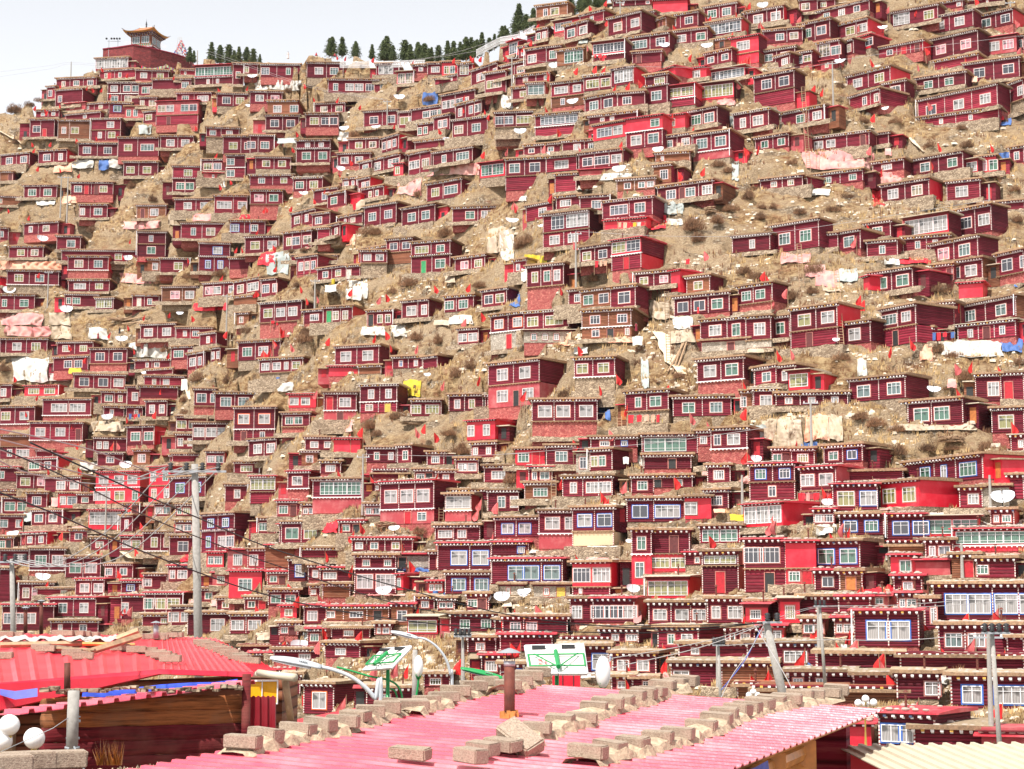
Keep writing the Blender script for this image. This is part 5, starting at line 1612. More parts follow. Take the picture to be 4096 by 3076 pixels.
# ---------------------------------------------------------------- utility poles on the slope, ladders
pw = place_words([(a, b) for a, b, c in poles], 'pole')
for n, (x, ya, yb) in enumerate(poles):
    big = {(779, 1855): 0, (48, 2230): 0}
    if (int(x), int(ya)) in ((779, 1855), (47, 2235)): continue
    d = depth(x, yb); p = at(x, yb, d); h = (yb - ya) / FOC * d
    tall = h > 3.5
    r = thing('utility_pole', f"thin grey {'tall' if tall else 'short'} pole, {pw[n]}", 'utility pole', p - Vector((0, 0, 0.6)), -math.atan2(p.x, p.y), 'thin poles on the slope')
    m = MB(); m.tube([(0, 0, 0), (0, 0, h + 0.6)], [0.16, 0.10], 10); obj('shaft', m, M['concrete'], r)
    if h > 4:
        m = MB(); m.box(-0.75, 0.75, -0.06, 0.06, h + 0.25, h + 0.35); obj('crossarm', m, M['metal'], r)
        for xx in (-0.65, 0.0, 0.65):
            m = MB(); m.lathe([(0.0, 0.0), (0.06, 0.0), (0.06, 0.08), (0.03, 0.1), (0.06, 0.16), (0.0, 0.2)], 8, c=(xx, 0, h + 0.35)); obj('insulator', m, M['dent'], r)
lw = place_words([(a, b) for a, b, c in ladders], 'ladder')
for n, (x, ya, yb) in enumerate(ladders):
    if yb - ya < 12: continue
    d = depth(x, yb) - 0.6; p = at(x, yb, d); h = (yb - ya) / FOC * d
    m = MB(); lean = 0.25 * h
    for s in (-0.25, 0.25): m.tube([(s, -0.3, -0.1), (s, lean - .3, h)], 0.04, 5)
    z = 0.2
    while z < h: m.tube([(-0.25, z / h * lean - .3, z), (0.25, z / h * lean - .3, z)], 0.03, 5); z += 0.32
    o = obj('ladder', m, M['wood'], loc=p); tag(o, f"weathered wooden ladder leaning on the bank, {lw[n]}", 'ladder', 'wooden ladders')
# ---------------------------------------------------------------- hilltop pagoda
def pagoda():
    d = 401.0; k = d / FOC
    P = at(603, 182, d); rz = -math.atan2(P.x, P.y) - math.radians(27)
    W = 78 * k / math.cos(math.radians(27)); r = thing('pagoda', 'small hilltop pagoda with upswept orange tiled roof and glazed walls', 'pagoda', P, rz)
    # origin is the near corner: the front runs to -x, the side runs to +y
    g = MB(); g.box(-W, 0, 0, W, -0.1, 2.95); obj('wall', g, M['B'], r)
    b1 = MB(); b1.box(-W - .12, .12, -.12, W + .12, 0, 0.12); b1.box(-W - .05, .05, -.05, W + .05, 0.12, 0.55)
    o = obj('painted_base', b1, M['O'], r)
    q = MB(); x = -W
    while x < 0: q.box(x + .05, x + .28, -.09, -.04, .18, .5); x += .5
    y = 0.1
    while y < W: q.box(.04, .09, y, y + .25, .18, .5); y += .5
    obj('painted_panels', q, M['frG'], o)
    fl = MB(); fl.box(-W - .5, .9, -.55, W + .4, -.5, -.12); fo = obj('floor_beam', fl, M['cornice'], r)
    q = MB(); x = -W - .4
    while x < .8: q.box(x, x + .16, -.62, -.5, -.42, -.26); q.box(x + .1, x + .24, -.62, -.5, -.2, -.1); x += .36
    y = -.4
    while y < W: q.box(.88, .98, y, y + .16, -.42, -.26); y += .36
    obj('beam_ends', q, M['dent'], fo)
    for i, (xx, side) in enumerate([(-W * .74, 0), (-W * .27, 0), (W * .3, 1), (W * .73, 1)]):
        fr, su, pn, raw = window_mesh('g', 1.75, 1.6, 3, True)
        w = bpy.data.objects.new('window', fr); C.objects.link(w); w.parent = r
        w.location = (xx, -0.03, 1.5) if not side else (0.03, xx, 1.5); w.rotation_euler = (0, 0, math.pi / 2 if side else 0)
        if side: w.scale = (0.95, 1, 1)
        p = bpy.data.objects.new('pane', pn); C.objects.link(p); p.parent = w; slotmat(p, PN['c'])
    # bracket tiers under the roof
    br = MB()
    for t, (e, z) in enumerate([(0.15, 2.5), (0.4, 2.75), (0.75, 3.0)]): br.box(-W - e, e, -e, W + e, z, z + 0.2)
    bo = obj('bracket_tier', br, M['cornice'], r); q = MB(); mats = [M['dent'], M['dentc'], M['dentb']]
    for t, (e, z) in enumerate([(0.15, 2.5), (0.4, 2.75), (0.75, 3.0)]):
        x = -W - e; i = 0
        while x < e: q.box(x, x + .13, -e - .07, -e + .02, z + .03, z + .17, (0, 1, 0, 2)[(i + t) % 4]); x += .3; i += 1
        y = -e
        while y < W + e: q.box(e - .02, e + .07, y, y + .13, z + .03, z + .17, (0, 1, 0, 2)[(i + t) % 4]); y += .3; i += 1
    obj('beam_ends', q, mats, bo)
    # curved hip-and-gable roof
    cx, cy = -W / 2, W / 2; m = MB(); E = W / 2 + 1.45; n = 10
    def prof(t): return 3.25 + 1.9 * (t ** 1.7)
    rings = []
    for j in range(8):
        t = j / 7; hx = E * (1 - t) + 1.5 * t; hy = E * (1 - t) + 0.12 * t; z = prof(t); ring = []
        for sx, sy, ex, ey in ((-1, -1, 1, -1), (1, -1, 1, 1), (1, 1, -1, 1), (-1, 1, -1, -1)):
            for i in range(n):
                u = i / n; x = (sx + (ex - sx) * u) * hx; y = (sy + (ey - sy) * u) * hy
                c = abs(2 * u - 1) ** 3 * 0.55 * (1 - t) ** 2
                ring.append((cx + x, cy + y, z + c))
        rings.append(ring)
    for ring in rings: m.v.extend(ring)
    L = len(rings[0])
    for j in range(7):
        for i in range(L): m.f.append((j * L + i, j * L + (i + 1) % L, (j + 1) * L + (i + 1) % L, (j + 1) * L + i)); m.m.append(0)
    nb = len(m.v); m.v.extend([(x * .0 + (cx + (x - cx) * 0.93), cy + (y - cy) * 0.93, z - .22) for x, y, z in rings[0]])
    for i in range(L): m.f.append((nb + i, nb + (i + 1) % L, (i + 1) % L, i)); m.m.append(1)
    m.f.append(tuple(nb + i for i in range(L))[::-1]); m.m.append(1)
    tile, nt, b = newmat('orange_roof_tile'); co = coords(nt); sp = nt.nodes.new('ShaderNodeSeparateXYZ'); nt.links.new(co, sp.inputs[0])
    w1 = math_(nt, 'SINE', math_(nt, 'MULTIPLY', sp.outputs[0], 21)); nz = noi(nt, co, 3, 4)
    nt.links.new(mixc(nt, math_(nt, 'MULTIPLY_ADD', w1, .35, .4), (0.62, 0.25, 0.13), (0.36, 0.12, 0.06)), b.inputs['Base Color']); bump(nt, b, w1, .6, .08)
    ro = obj('roof', m, [tile, M['dentc']], r)
    rd = MB(); rd.tube([(cx - 1.7, cy, 5.5), (cx - 1.4, cy, 5.2), (cx, cy, 5.17), (cx + 1.4, cy, 5.2), (cx + 1.7, cy, 5.5)], [.05, .12, .12, .12, .05], 7)
    for sx, sy in ((-1, -1), (1, -1), (1, 1), (-1, 1)):
        pts = []
        for j in range(8):
            t = j / 7; pts.append((cx + sx * (E * (1 - t) + 1.5 * t), cy + sy * (E * (1 - t) + .12 * t), prof(t) + .55 * (1 - t) ** 2 + .06))
        pts[0] = (pts[0][0] + sx * .15, pts[0][1] + sy * .15, pts[0][2] + .25); rd.tube(pts, .08, 6)
    obj('ridge', rd, M['metal'], ro)
    f = MB(); f.lathe([(0, 5.1), (.25, 5.15), (.1, 5.35), (.2, 5.5), (.08, 5.7), (.27, 5.85), (.07, 6.0), (.2, 6.15), (.05, 6.3), (.14, 6.45), (.03, 6.6), (0.015, 7.2), (0, 7.3)], 12, c=(cx, cy, 0)); obj('finial', f, M['dark'], ro)
    # stone terrace wall that carries it
    d2 = 397.0; z0 = P.z
    w = thing('terrace_wall', 'dark red sloping stone wall under the hilltop pagoda', 'wall', at(534, 181, d2), 0)
    A, Bq, Cq, A2 = at(412, 197, d2 - 1), at(534, 181, d2 - 4), at(764, 237, d2 + 6), at(412, 235, d2 - 1)
    O = w.location; m = MB()
    pts = [at(412, 197, d2), at(470, 190, d2 - 2), at(534, 180, d2 - 4), at(603, 193, d2 - 2.5), at(690, 214, d2 + 2), at(764, 237, d2 + 6)]
    for i, p in enumerate(pts):
        for (dz, dy) in ((0, 0), (-4.5 if i < 5 else -2.5, 0), (0, 6), (-4.5, 6)): m.v.append(tuple(Vector(p) - O + Vector((0, dy, dz))))
    for i in range(len(pts) - 1):
        a, b2 = i * 4, (i + 1) * 4; m.f += [(a + 1, b2 + 1, b2, a), (a, b2, b2 + 2, a + 2), (a + 2, b2 + 2, b2 + 3, a + 3)]; m.m += [0, 0, 0]
    m.f += [(0, 2, 3, 1), (20, 21, 23, 22)]; m.m += [0, 0]
    obj('wall', m, M['brick_dark'], w)
    m = MB(); m.tube([tuple(Vector(p) - O + Vector((0, -.05, .02))) for p in pts], .17, 6); obj('coping', m, M['M'], w)
    # rails
    rl = MB(); 
    def rail(a, b2, n_):
        for i in range(n_ + 1):
            p = a.lerp(b2, i / n_); rl.tube([p, p + Vector((0, 0, .95))], .025, 4)
        for h in (.5, .95): rl.tube([a + Vector((0, 0, h)), b2 + Vector((0, 0, h))], .025, 4)
    rail(at(500, 183, 400), at(524, 181, 400), 4); rail(at(642, 190, 400), at(664, 198, 400), 4)
    tag(obj('railing', rl, M['frame']), 'thin white railing either side of the hilltop pagoda', 'railing')
M['brick_dark'] = masonry('dark_red_stone', (0.13, 0.018, 0.02), (0.24, 0.035, 0.035), (0.08, 0.012, 0.012), 2.2)
pagoda()
def strut_rig():
    d = 396; O = at(454, 225, d); r = thing('spotlight_rack', 'rack of dark spotlights on two posts left of the pagoda', 'light rack', O)
    m = MB(); a = at(434, 228, d) - O; b = at(470, 228, d) - O; h = 72 / FOC * d
    for p in (a, b): m.tube([p, p + Vector((0, 0, h))], .07, 6)
    for z in (h * .9, h * .55): m.tube([a + Vector((-.3, 0, z)), b + Vector((.6, 0, z))], .05, 5)
    obj('post_frame', m, M['metal'], r)
    for x in (-1.6, -.5, .1, .7, 1.3):
        q = MB(); q.lathe([(0, 0), (.22, 0), (.24, .2), (.1, .38), (0, .4)], 10); q.xf(Matrix.Translation((x, -.1, h)) @ Matrix.Rotation(math.radians(100), 4, 'X')); obj('spotlight', q, M['dark'], r)
strut_rig()
# prayer flag cone by the pagoda
m = MB(); P0 = at(722, 215, 402); rr = random.Random(2)
for i in range(170):
    a = rr.uniform(0, 6.28); t = rr.random(); R0 = (1 - t) * 1.5 + .1; p = Vector((R0 * math.cos(a), R0 * math.sin(a), t * 3.2)); s = .22
    k = len(m.v); m.v += [tuple(p), tuple(p + Vector((s, .05, 0))), tuple(p + Vector((s, .05, -.35))), tuple(p + Vector((0, 0, -.35)))]; m.f.append((k, k + 1, k + 2, k + 3)); m.m.append(rr.choice([0, 0, 1, 2]))
for q in ((-.5, 0), (.4, 0), (0, .3), (-1.2, .2)): m.tube([(q[0], q[1], -.5), (q[0] * .5, q[1] * .5, 3.9)], .04, 5, 1)
o = obj('prayer_flag_mound', m, [M['flagf'], CM['w'], CM['b']], loc=P0); tag(o, 'cone of faded prayer flags on poles right of the pagoda', 'prayer flags')
# string of coloured prayer flags
m = MB(); cols = ['r', 'b', 'y', 'w', 'g2']; CM['g2'] = simple('green_cloth', (0.05, 0.35, 0.16), .8, .2)
pts = [(565, 263), (600, 272), (640, 266), (664, 258), (690, 272), (722, 290)]
L = []
for (a, b) in zip(pts, pts[1:]):
    for i in range(9): L.append((a[0] + (b[0] - a[0]) * i / 9, a[1] + (b[1] - a[1]) * i / 9 + 3 * math.sin(math.pi * i / 9)))
for i, (x, y) in enumerate(L):
    d = 388 + i * .05; p = at(x, y, d); k = len(m.v); s = .27
    m.v += [tuple(p), tuple(p + Vector((s, 0, 0))), tuple(p + Vector((s, .06, -.5))), tuple(p + Vector((0, -.05, -.5)))]; m.f.append((k, k + 1, k + 2, k + 3)); m.m.append(i % 5)
m.tube([at(x, y, 388.05 + i * .05) for i, (x, y) in enumerate(L)], .02, 4, 3)
tag(obj('prayer_flag_string', m, [CM['r'], CM['b'], CM['y'], CM['w'], CM['g2']]), 'string of small coloured prayer flags below the pagoda wall', 'prayer flags')
# ---------------------------------------------------------------- pine trees on the ridge
def leafmat():
    m, nt, b = newmat('pine_needles'); co = coords(nt); n = noi(nt, co, 1.1, 4, .7)
    nt.links.new(ramp(nt, n, [(.3, (.025, .045, .014)), (.5, (.075, .10, .03)), (.72, (.19, .19, .06))]), b.inputs['Base Color']); b.inputs['Roughness'].default_value = .8
    return m
M['pine'] = leafmat()
def pinemesh(seed, wd):
    r = random.Random(seed); m = MB(); nt_ = 20
    for t in range(nt_):
        z = .1 + .88 * t / nt_; R0 = wd * 1.05 * (1 - z) ** .6 * r.uniform(.45, 1.15) * (.75 if t < 2 else 1) + .015; nb = 9 if t < 14 else 6; a0 = r.random() * 6
        for q in range(nb):
            a = a0 + q * 6.283 / nb + r.uniform(-.25, .25); Lb = R0 * r.uniform(.6, 1.15); 
            for s in range(9):
                u = (s + r.random()) / 9; bx, by, bz = Lb * u * math.cos(a), Lb * u * math.sin(a), z - Lb * .30 * u + .02 * r.random()
                for _ in range(3):
                    w = .058 * (1.2 - u * .5); dx, dy, dz = r.uniform(-w, w), r.uniform(-w, w), r.uniform(-w * .7, w * .5); ex, ey = r.uniform(-w, w), r.uniform(-w, w)
                    k = len(m.v); m.v += [(bx, by, bz), (bx + dx, by + dy, bz + dz), (bx + ex, by + ey, bz - w * .7)]; m.f.append((k, k + 1, k + 2)); m.m.append(0)
    return m.mesh('pine_crown', [M['pine']])
pines = [pinemesh(s, w) for s, w in ((1, .42), (2, .50), (3, .30), (4, .46))]
tk = MB(); tk.tube([(0, 0, -.1), (0, 0, .5), (0, 0, .96)], [.022, .014, .003], 6); tkm = tk.mesh('pine_trunk', [M['wood']])
TR = [(1328, 148, 219, 1), (1367, 150, 219, 0), (1423, 150, 224, 1), (1492, 179, 232, 2), (1545, 148, 240, 1), (1575, 170, 240, 0), (1614, 158, 243, 3), (1644, 162, 244, 2), (1673, 161, 244, 0), (1697, 166, 244, 3),
      (1722, 175, 244, 2), (1752, 169, 244, 3), (1787, 155, 240, 2), (1815, 166, 240, 0), (1843, 153, 236, 2), (1862, 152, 234, 0), (1880, 150, 230, 2), (1906, 155, 220, 1), (1930, 132, 208, 2), (1957, 150, 200, 3), (1977, 128, 190, 2), (2004, 122, 180, 0), (2028, 100, 172, 1),
      (2020, 90, 160, 2), (2055, 80, 148, 0), (2080, 6, 120, 2), (2104, 62, 122, 3), (2135, 27, 108, 0), (2160, 50, 100, 1), (2185, 36, 95, 3), (2210, 30, 80, 1), (2235, 6, 74, 2), (2262, 10, 66, 3), (2285, -14, 58, 1), (2322, -22, 46, 0), (2352, -30, 36, 1), (2390, -40, 30, 3), (2420, -38, 22, 2),
      (845, 165, 246, 2), (880, 168, 248, 1), (915, 175, 250, 3), (938, 192, 250, 0), (960, 185, 250, 2), (985, 196, 251, 1), (1015, 195, 251, 3), (757, 184, 242, 0), (775, 205, 246, 2), (1040, 205, 252, 2)]
_r = random.Random(50)
TR = [(x + _r.uniform(-5, 5), yt + _r.uniform(-14, 10), yb, k) for (x, yt, yb, k) in TR]
TR += [(x + _r.uniform(-12, 12), yt + _r.uniform(0, 40), yb - 4, _r.choice([0, 1, 2, 3])) for (x, yt, yb, k) in TR if x > 1280 and _r.random() < .75]
tw = place_words([(a, (b + c) / 2) for a, b, c, k in TR], 'tree')
TR_sorted = sorted(range(len(TR)), key=lambda i: TR[i][0]); rank = {n: i for i, n in enumerate(TR_sorted)}
for n, (x, yt, yb, k) in enumerate(TR):
    d = depth(x, skyline(x)) + 7 + (n * 5 % 7); p = at(x, yb + 6, d); h = (yb + 6 - yt) / FOC * d
    q = drop(p.x, p.y, p.z); 
    r = thing('pine_tree', f"{'slim' if k == 2 else 'full'} dark green ridge pine, tree {tw[n].replace(' tree', '')}", 'tree', p, n * 1.3, 'pine trees along the ridge'); r.scale = (h, h, h)
    r['label'] = f"{'slim' if k == 2 else 'full'} green pine on the ridge, number {rank[n] + 1} counted from the left"
    for nm, me in (('crown', pines[k]), ('trunk', tkm)): q = bpy.data.objects.new(nm, me); C.objects.link(q); q.parent = r
# ridge fence
def picket(name, label, pts, dz):
    m = MB(); P = [at(x, y, depth(x, y) + dz) for x, y in pts]
    for a, b in zip(P, P[1:]):
        L = (b - a).length; n = max(2, int(L / .28))
        for i in range(n): p = a.lerp(b, i / n); m.box(p.x, p.x + .09, p.y, p.y + .04, p.z - .2, p.z + 1.15)
        for z in (.3, .95): m.tube([a + Vector((0, 0, z)), b + Vector((0, 0, z))], .04, 4)
    tag(obj(name, m, M['frame']), label, 'fence')
picket('picket_fence', 'white picket fence on the ridge below the pines', [(1360, 268), (1500, 268), (1700, 262)], -1)
picket('picket_fence', 'white picket fence climbing the ridge towards the upper houses', [(1905, 222), (2000, 172), (2075, 160), (2140, 122)], -1)
# ---------------------------------------------------------------- people
def person(px, py, hpx, label, col, pose='stand', skin=(0.25, 0.13, 0.08)):
    d = depth(px, py) - 1.2; P = at(px, py, d); s = hpx / FOC * d / 1.7
    sit = pose == 'sit'
    J = [(0, 0, .92), (0, 0, 1.2), (0, 0, 1.42), (0, 0, 1.5), (0, -.01, 1.62), (.17, 0, 1.38), (.24, -.04, 1.12), (.2, -.2, .95), (-.17, 0, 1.38), (-.24, -.04, 1.12), (-.2, -.2, .95), (.1, 0, .88), (.11, -.03, .48), (.11, 0, .05), (.11, -.14, .03), (-.1, 0, .88), (-.11, -.03, .48), (-.11, 0, .05), (-.11, -.14, .03)]
    if sit: J = [(x, y, z - .62) if i < 12 or i == 15 else p for i, p in enumerate(J) for x, y, z in [p]]; J[11] = (.1, 0, .24); J[15] = (-.1, 0, .24); J[12] = (.34, -.25, .15); J[13] = (.1, -.4, .08); J[14] = (0, -.42, .07); J[16] = (-.34, -.25, .15); J[17] = (-.1, -.42, .08); J[18] = (0, -.46, .07)
    if pose == 'bend': J = [((x, y - (z - .92) * .8, .92 + (z - .92) * .55) if z > .93 else (x, y, z)) for x, y, z in J]
    Rr_ = [.15, .16, .12, .06, .11, .07, .05, .04, .07, .05, .04, .1, .075, .05, .04, .1, .075, .05, .04]
    E_ = [(0, 1), (1, 2), (2, 3), (3, 4), (2, 5), (5, 6), (6, 7), (2, 8), (8, 9), (9, 10), (0, 11), (11, 12), (12, 13), (13, 14), (0, 15), (15, 16), (16, 17), (17, 18)]
    me = bpy.data.meshes.new('person'); me.from_pydata(J, E_, []); o = bpy.data.objects.new('person', me); C.objects.link(o)
    md = o.modifiers.new('skin', 'SKIN'); me.skin_vertices.new() if not me.skin_vertices else None
    for v, r in zip(me.skin_vertices[0].data, Rr_): v.radius = (r, r * .85)
    me.skin_vertices[0].data[0].use_root = True
    o.modifiers.new('sub', 'SUBSURF').render_levels = 1
    me.materials.append(simple('skin', skin, .6, .1)); o.location = P; o.scale = (s, s, s); o.rotation_euler = (0, 0, -math.atan2(P.x, P.y))
    tag(o, label, 'person')
    rb = MB()
    z1 = 1.45 - (.62 if sit else 0); z0 = .12
    if sit: rb.lathe([(.48, .02), (.5, .15), (.3, .32), (.2, .6), (.22, .78), (.08, .86)], 14)
    elif pose == 'bend': rb.lathe([(.24, .1), (.22, .5), (.2, .9), (.17, 1.0)], 14); rb.v = [(x, y - max(0, z - .85) * 1.2, z) for x, y, z in rb.v]; rb.tube([(0, -.05, .92), (0, -.25, 1.1), (0, -.42, 1.2)], [.2, .21, .14], 12)
    else: rb.lathe([(.27, .1), (.25, .5), (.2, .95), (.22, 1.25), (.21, 1.4), (.08, 1.47)], 14)
    obj('robe', rb, simple('robe', col, .85, .25), o, True)
    hr = MB(); hz = (1.62 - (.62 if sit else 0)); hy = -.01
    if pose == 'bend': hz, hy = .92 + .7 * .55, -.01 - .7 * .8
    hr.lathe([(.105, 0.0), (.125, .05), (.09, .11), (0, .135)], 10, c=(0, hy + .02, hz)); obj('hair', hr, M['dark'], o, True)
person(1152, 236, 30, 'person in pale robe standing on the bare ridge top', (0.6, 0.52, 0.5))
person(1265, 222, 20, 'person in red robe sitting on the ridge skyline', (0.42, 0.02, 0.03), 'sit')
person(1339, 224, 20, 'person in dark red robe sitting left of the white flag on the ridge', (0.3, 0.02, 0.03), 'sit')
person(392, 1356, 26, 'person in dark red robe standing beside the white cloths', (0.25, 0.01, 0.03))
person(478, 1335, 30, 'person in black bending over the timber pile', (0.03, 0.03, 0.04), 'bend')
person(2793, 1256, 32, 'person in red robe standing on the house balcony edge', (0.5, 0.02, 0.03))
person(1861, 1878, 26, 'person in white standing on the path below the log hut', (0.7, 0.7, 0.7))
person(2545, 1326, 36, 'person in dark robe beside the big brown house doorway', (0.2, 0.01, 0.03))
# ---------------------------------------------------------------- foreground
M['pinkmetal'] = sheet('pink_red_corrugated_metal', (0.70, 0.075, 0.125), 0.3, (0.85, 0.5, 0.52), 0.5)  # pale patches paint white sun glare, along with fading, into the sheet colour
M['redmetal'] = sheet('red_metal_roof', (0.66, 0.012, 0.035), 0.35, (0.75, 0.12, 0.15), 0.35)
M['beige'] = simple('beige_ribbed_sheet', (0.50, 0.44, 0.33), 0.55, 0.08, 1.5, bmp=0.1)
M['block'] = None
def blockmat():
    m, nt, b = newmat('aggregate_block'); co = coords(nt); n = noi(nt, co, 60, 3, .8); n2 = noi(nt, co, 5, 3)
    v = nt.nodes.new('ShaderNodeTexVoronoi'); v.inputs['Scale'].default_value = 75; nt.links.new(co, v.inputs[0])
    c = ramp(nt, n, [(.3, (.13, .09, .065)), (.5, (.33, .25, .185)), (.75, (.52, .43, .33))])
    c = mixc(nt, ramp(nt, n2, [(.5, 0.0), (.75, .35)]), c, (.42, .27, .2))
    r = orand(nt); c = mixc(nt, math_(nt, 'MULTIPLY', r, .3), c, (.36, .28, .22))
    nt.links.new(c, b.inputs['Base Color']); b.inputs['Roughness'].default_value = .95; bump(nt, b, n, .9, .012); return m
M['block'] = blockmat()
def basis(o, u, v):
    w = u.cross(v).normalized(); m = Matrix((u.to_4d(), v.to_4d(), w.to_4d(), Vector((0, 0, 0, 1)))).transposed()
    for i in range(3): m[3][i] = 0
    m[0][3], m[1][3], m[2][3] = o; m[3][3] = 1; return m
def plane_from(o, a, b):                                      # local frame: u towards a, v towards b
    u = (a - o).normalized(); n = u.cross(b - o).normalized(); v = n.cross(u).normalized(); return o, u, v, n
def hit(pl, px, py):
    o, u, v, n = pl; r = at(px, py, 1.0); t = o.dot(n) / r.dot(n); p = r * t; return (p - o).dot(u), (p - o).dot(v), p
def corrugated(nm, mat, L, Wd, pitch, amp, thick=0.012, parent=None, round_=True, wob=0.0):
    """sheet in local xy: ribs run along x, from y=0..Wd"""
    m = MB(); prof = []; y = 0
    while y < Wd:
        if round_:
            for k in range(6): prof.append((y + pitch * k / 6, amp * (0.5 - 0.5 * math.cos(2 * math.pi * k / 6))))
        else:
            for a, b in ((0, 0), (.5, 0), (.55, 1), (.82, 1), (.87, 0)): prof.append((y + pitch * a, amp * b))
        y += pitch
    nx = max(2, int(L / .7)); 
    for i in range(nx + 1):
        x = L * i / nx
        for (yy, z) in prof: m.v.append((x, yy, z + wob * math.sin(x * 2.1 + yy * .7)))
    k = len(prof); n0 = len(m.v); m.v.extend([(a, b, c - thick) for a, b, c in m.v])
    for i in range(nx):
        for j in range(k - 1):
            a = i * k + j; m.f.append((a, a + k, a + k + 1, a + 1)); m.f.append((n0 + a, n0 + a + 1, n0 + a + k + 1, n0 + a + k)); m.m += [0, 0]
    for j in range(k - 1):
        m.f.append((j, j + 1, n0 + j + 1, n0 + j)); a = nx * k + j; m.f.append((a + 1, a, n0 + a, n0 + a + 1)); m.m += [0, 0]
    for i in range(nx):
        a = i * k; m.f.append((a, n0 + a, n0 + a + k, a + k)); b = a + k - 1; m.f.append((b, b + k, n0 + b + k, n0 + b)); m.m += [0, 0]
    return m
# main pink roof -----------------------------------------------
al = math.radians(25); U0 = Vector((math.cos(al), -math.sin(al), 0)); V0 = Vector((-math.sin(al), -math.cos(al), 0))
dA = 24.0; A = at(2190, 2742, dA)
def zfit():
    # slopes that put the far right and near left corners on their pixels
    def solve(D0, px, py):
        r = at(px, py, 1.0); det = D0.x * (-r.y) + r.x * D0.y
        # A + t*D0 + z = k*r in x,y
        k = (D0.x * A.y - D0.y * A.x) / (D0.x * r.y - D0.y * r.x); t = (k * r.x - A.x) / D0.x
        return t, (k * r.z - A.z) / t
    return solve(U0, 3535, 2838), solve(V0, 750, 3036)
(tU, sU), (tV, sV) = zfit()
U1 = (U0 + Vector((0, 0, sU))).normalized(); V1 = (V0 + Vector((0, 0, sV)))
PL = plane_from(A, A + U1, A + V1); LU = tU * math.sqrt(1 + sU * sU); LV = tV + 5.0
root = thing('corrugated_roof_building', 'foreground timber hut with wide pink corrugated roof weighted by rows of blocks', 'building', A)
Mx = basis(A, PL[1], PL[2]); Mr = Mx.copy(); Mr.translation = (0, 0, 0)
rm_ = corrugated('roof', None, LU, LV, 0.23, 0.022, round_=False, wob=.006); rm_.v = [(x, y, -z) for x, y, z in rm_.v]; rm_.xf(Mr)
obj('roof', rm_, M['pinkmetal'], root)
for _k in ('pinkmetal', 'redmetal'):
    _b = M[_k].node_tree.nodes['Principled BSDF']; _b.inputs['Coat Weight'].default_value = .7 if _k == 'pinkmetal' else .15; _b.inputs['Coat Roughness'].default_value = .22
# walls under it
wb = MB(); wl = MB()
def loc(u, v, z=0): return Mr @ Vector((u, v, -z))
c0, c1, c2, c3 = loc(.35, .3, -.12), loc(LU - .35, .3, -.12), loc(LU - .35, LV, -.12), loc(.35, LV, -.12)
def wallq(m, a, b, h, t=.18):
    n = (b - a).cross(Vector((0, 0, 1))).normalized() * t; k = len(m.v)
    for p in (a, b, b + n, a + n): m.v.append(tuple(p)); m.v.append((p.x, p.y, p.z - h))
    m.f += [(k + 1, k + 3, k + 2, k), (k + 3, k + 5, k + 4, k + 2), (k + 5, k + 7, k + 6, k + 4), (k + 7, k + 1, k, k + 6), (k, k + 2, k + 4, k + 6)]; m.m += [0] * 5
wallq(wb, c0, c1, 3.5); wallq(wb, c0, c3, 3.5); obj('wall', wb, M['M'], root)
# log side wall under the right eave
lg = MB(); vW = hit(PL, 3352, 2925)[1]; vT = hit(PL, 3120, 3005)[1]; a, b = loc(LU - .35, vW, -.14), loc(LU - .35, LV, -.2)
M['neww'] = simple('varnished_log', (0.52, 0.21, 0.05), .5, .45, 2.2, rv=.2, bmp=.3)
for k in range(12): z = -.12 - .21 * k; lg.tube([a + Vector((0, 0, z)), b + Vector((0, 0, z))], .115, 10)
obj('log_wall', lg, M['neww'], root)
for v in (vW + .05, vW + (vT - vW) * .62, vT + 2.5):
    p = loc(LU - .26, v, -.12); ps = MB(); ps.box(p.x - .09, p.x + .09, p.y - .09, p.y + .09, p.z - 3.0, p.z); obj('post', ps, M['neww'], root)
fb = MB(); fb.tube([loc(LU - .2, .3, -.07), loc(LU - .2, LV, -.07)], .05, 6); obj('eave_beam', fb, M['neww'], root)
bt = MB(); n_ = 16
for i in range(n_ + 1):
    v = vT + (LV - vT) * i / n_
    for j in range(5): p = loc(LU - .12 + .04 * math.sin(i * 1.3 + j), v, -.1 - .2 * j * (1 + .25 * math.sin(i * .9))); bt.v.append(tuple(p))
for i in range(n_):
    for j in range(4): q = i * 5 + j; bt.f.append((q, q + 1, q + 6, q + 5)); bt.m.append(0)
M['bluet'] = simple('blue_tarp', (0.05, 0.06, 0.36), .6, .4, 3)
o = obj('blue_tarp', bt, M['bluet'], loc=A, smooth=True); tag(o, 'torn blue tarp hanging under the pink corrugated eave', 'tarp')
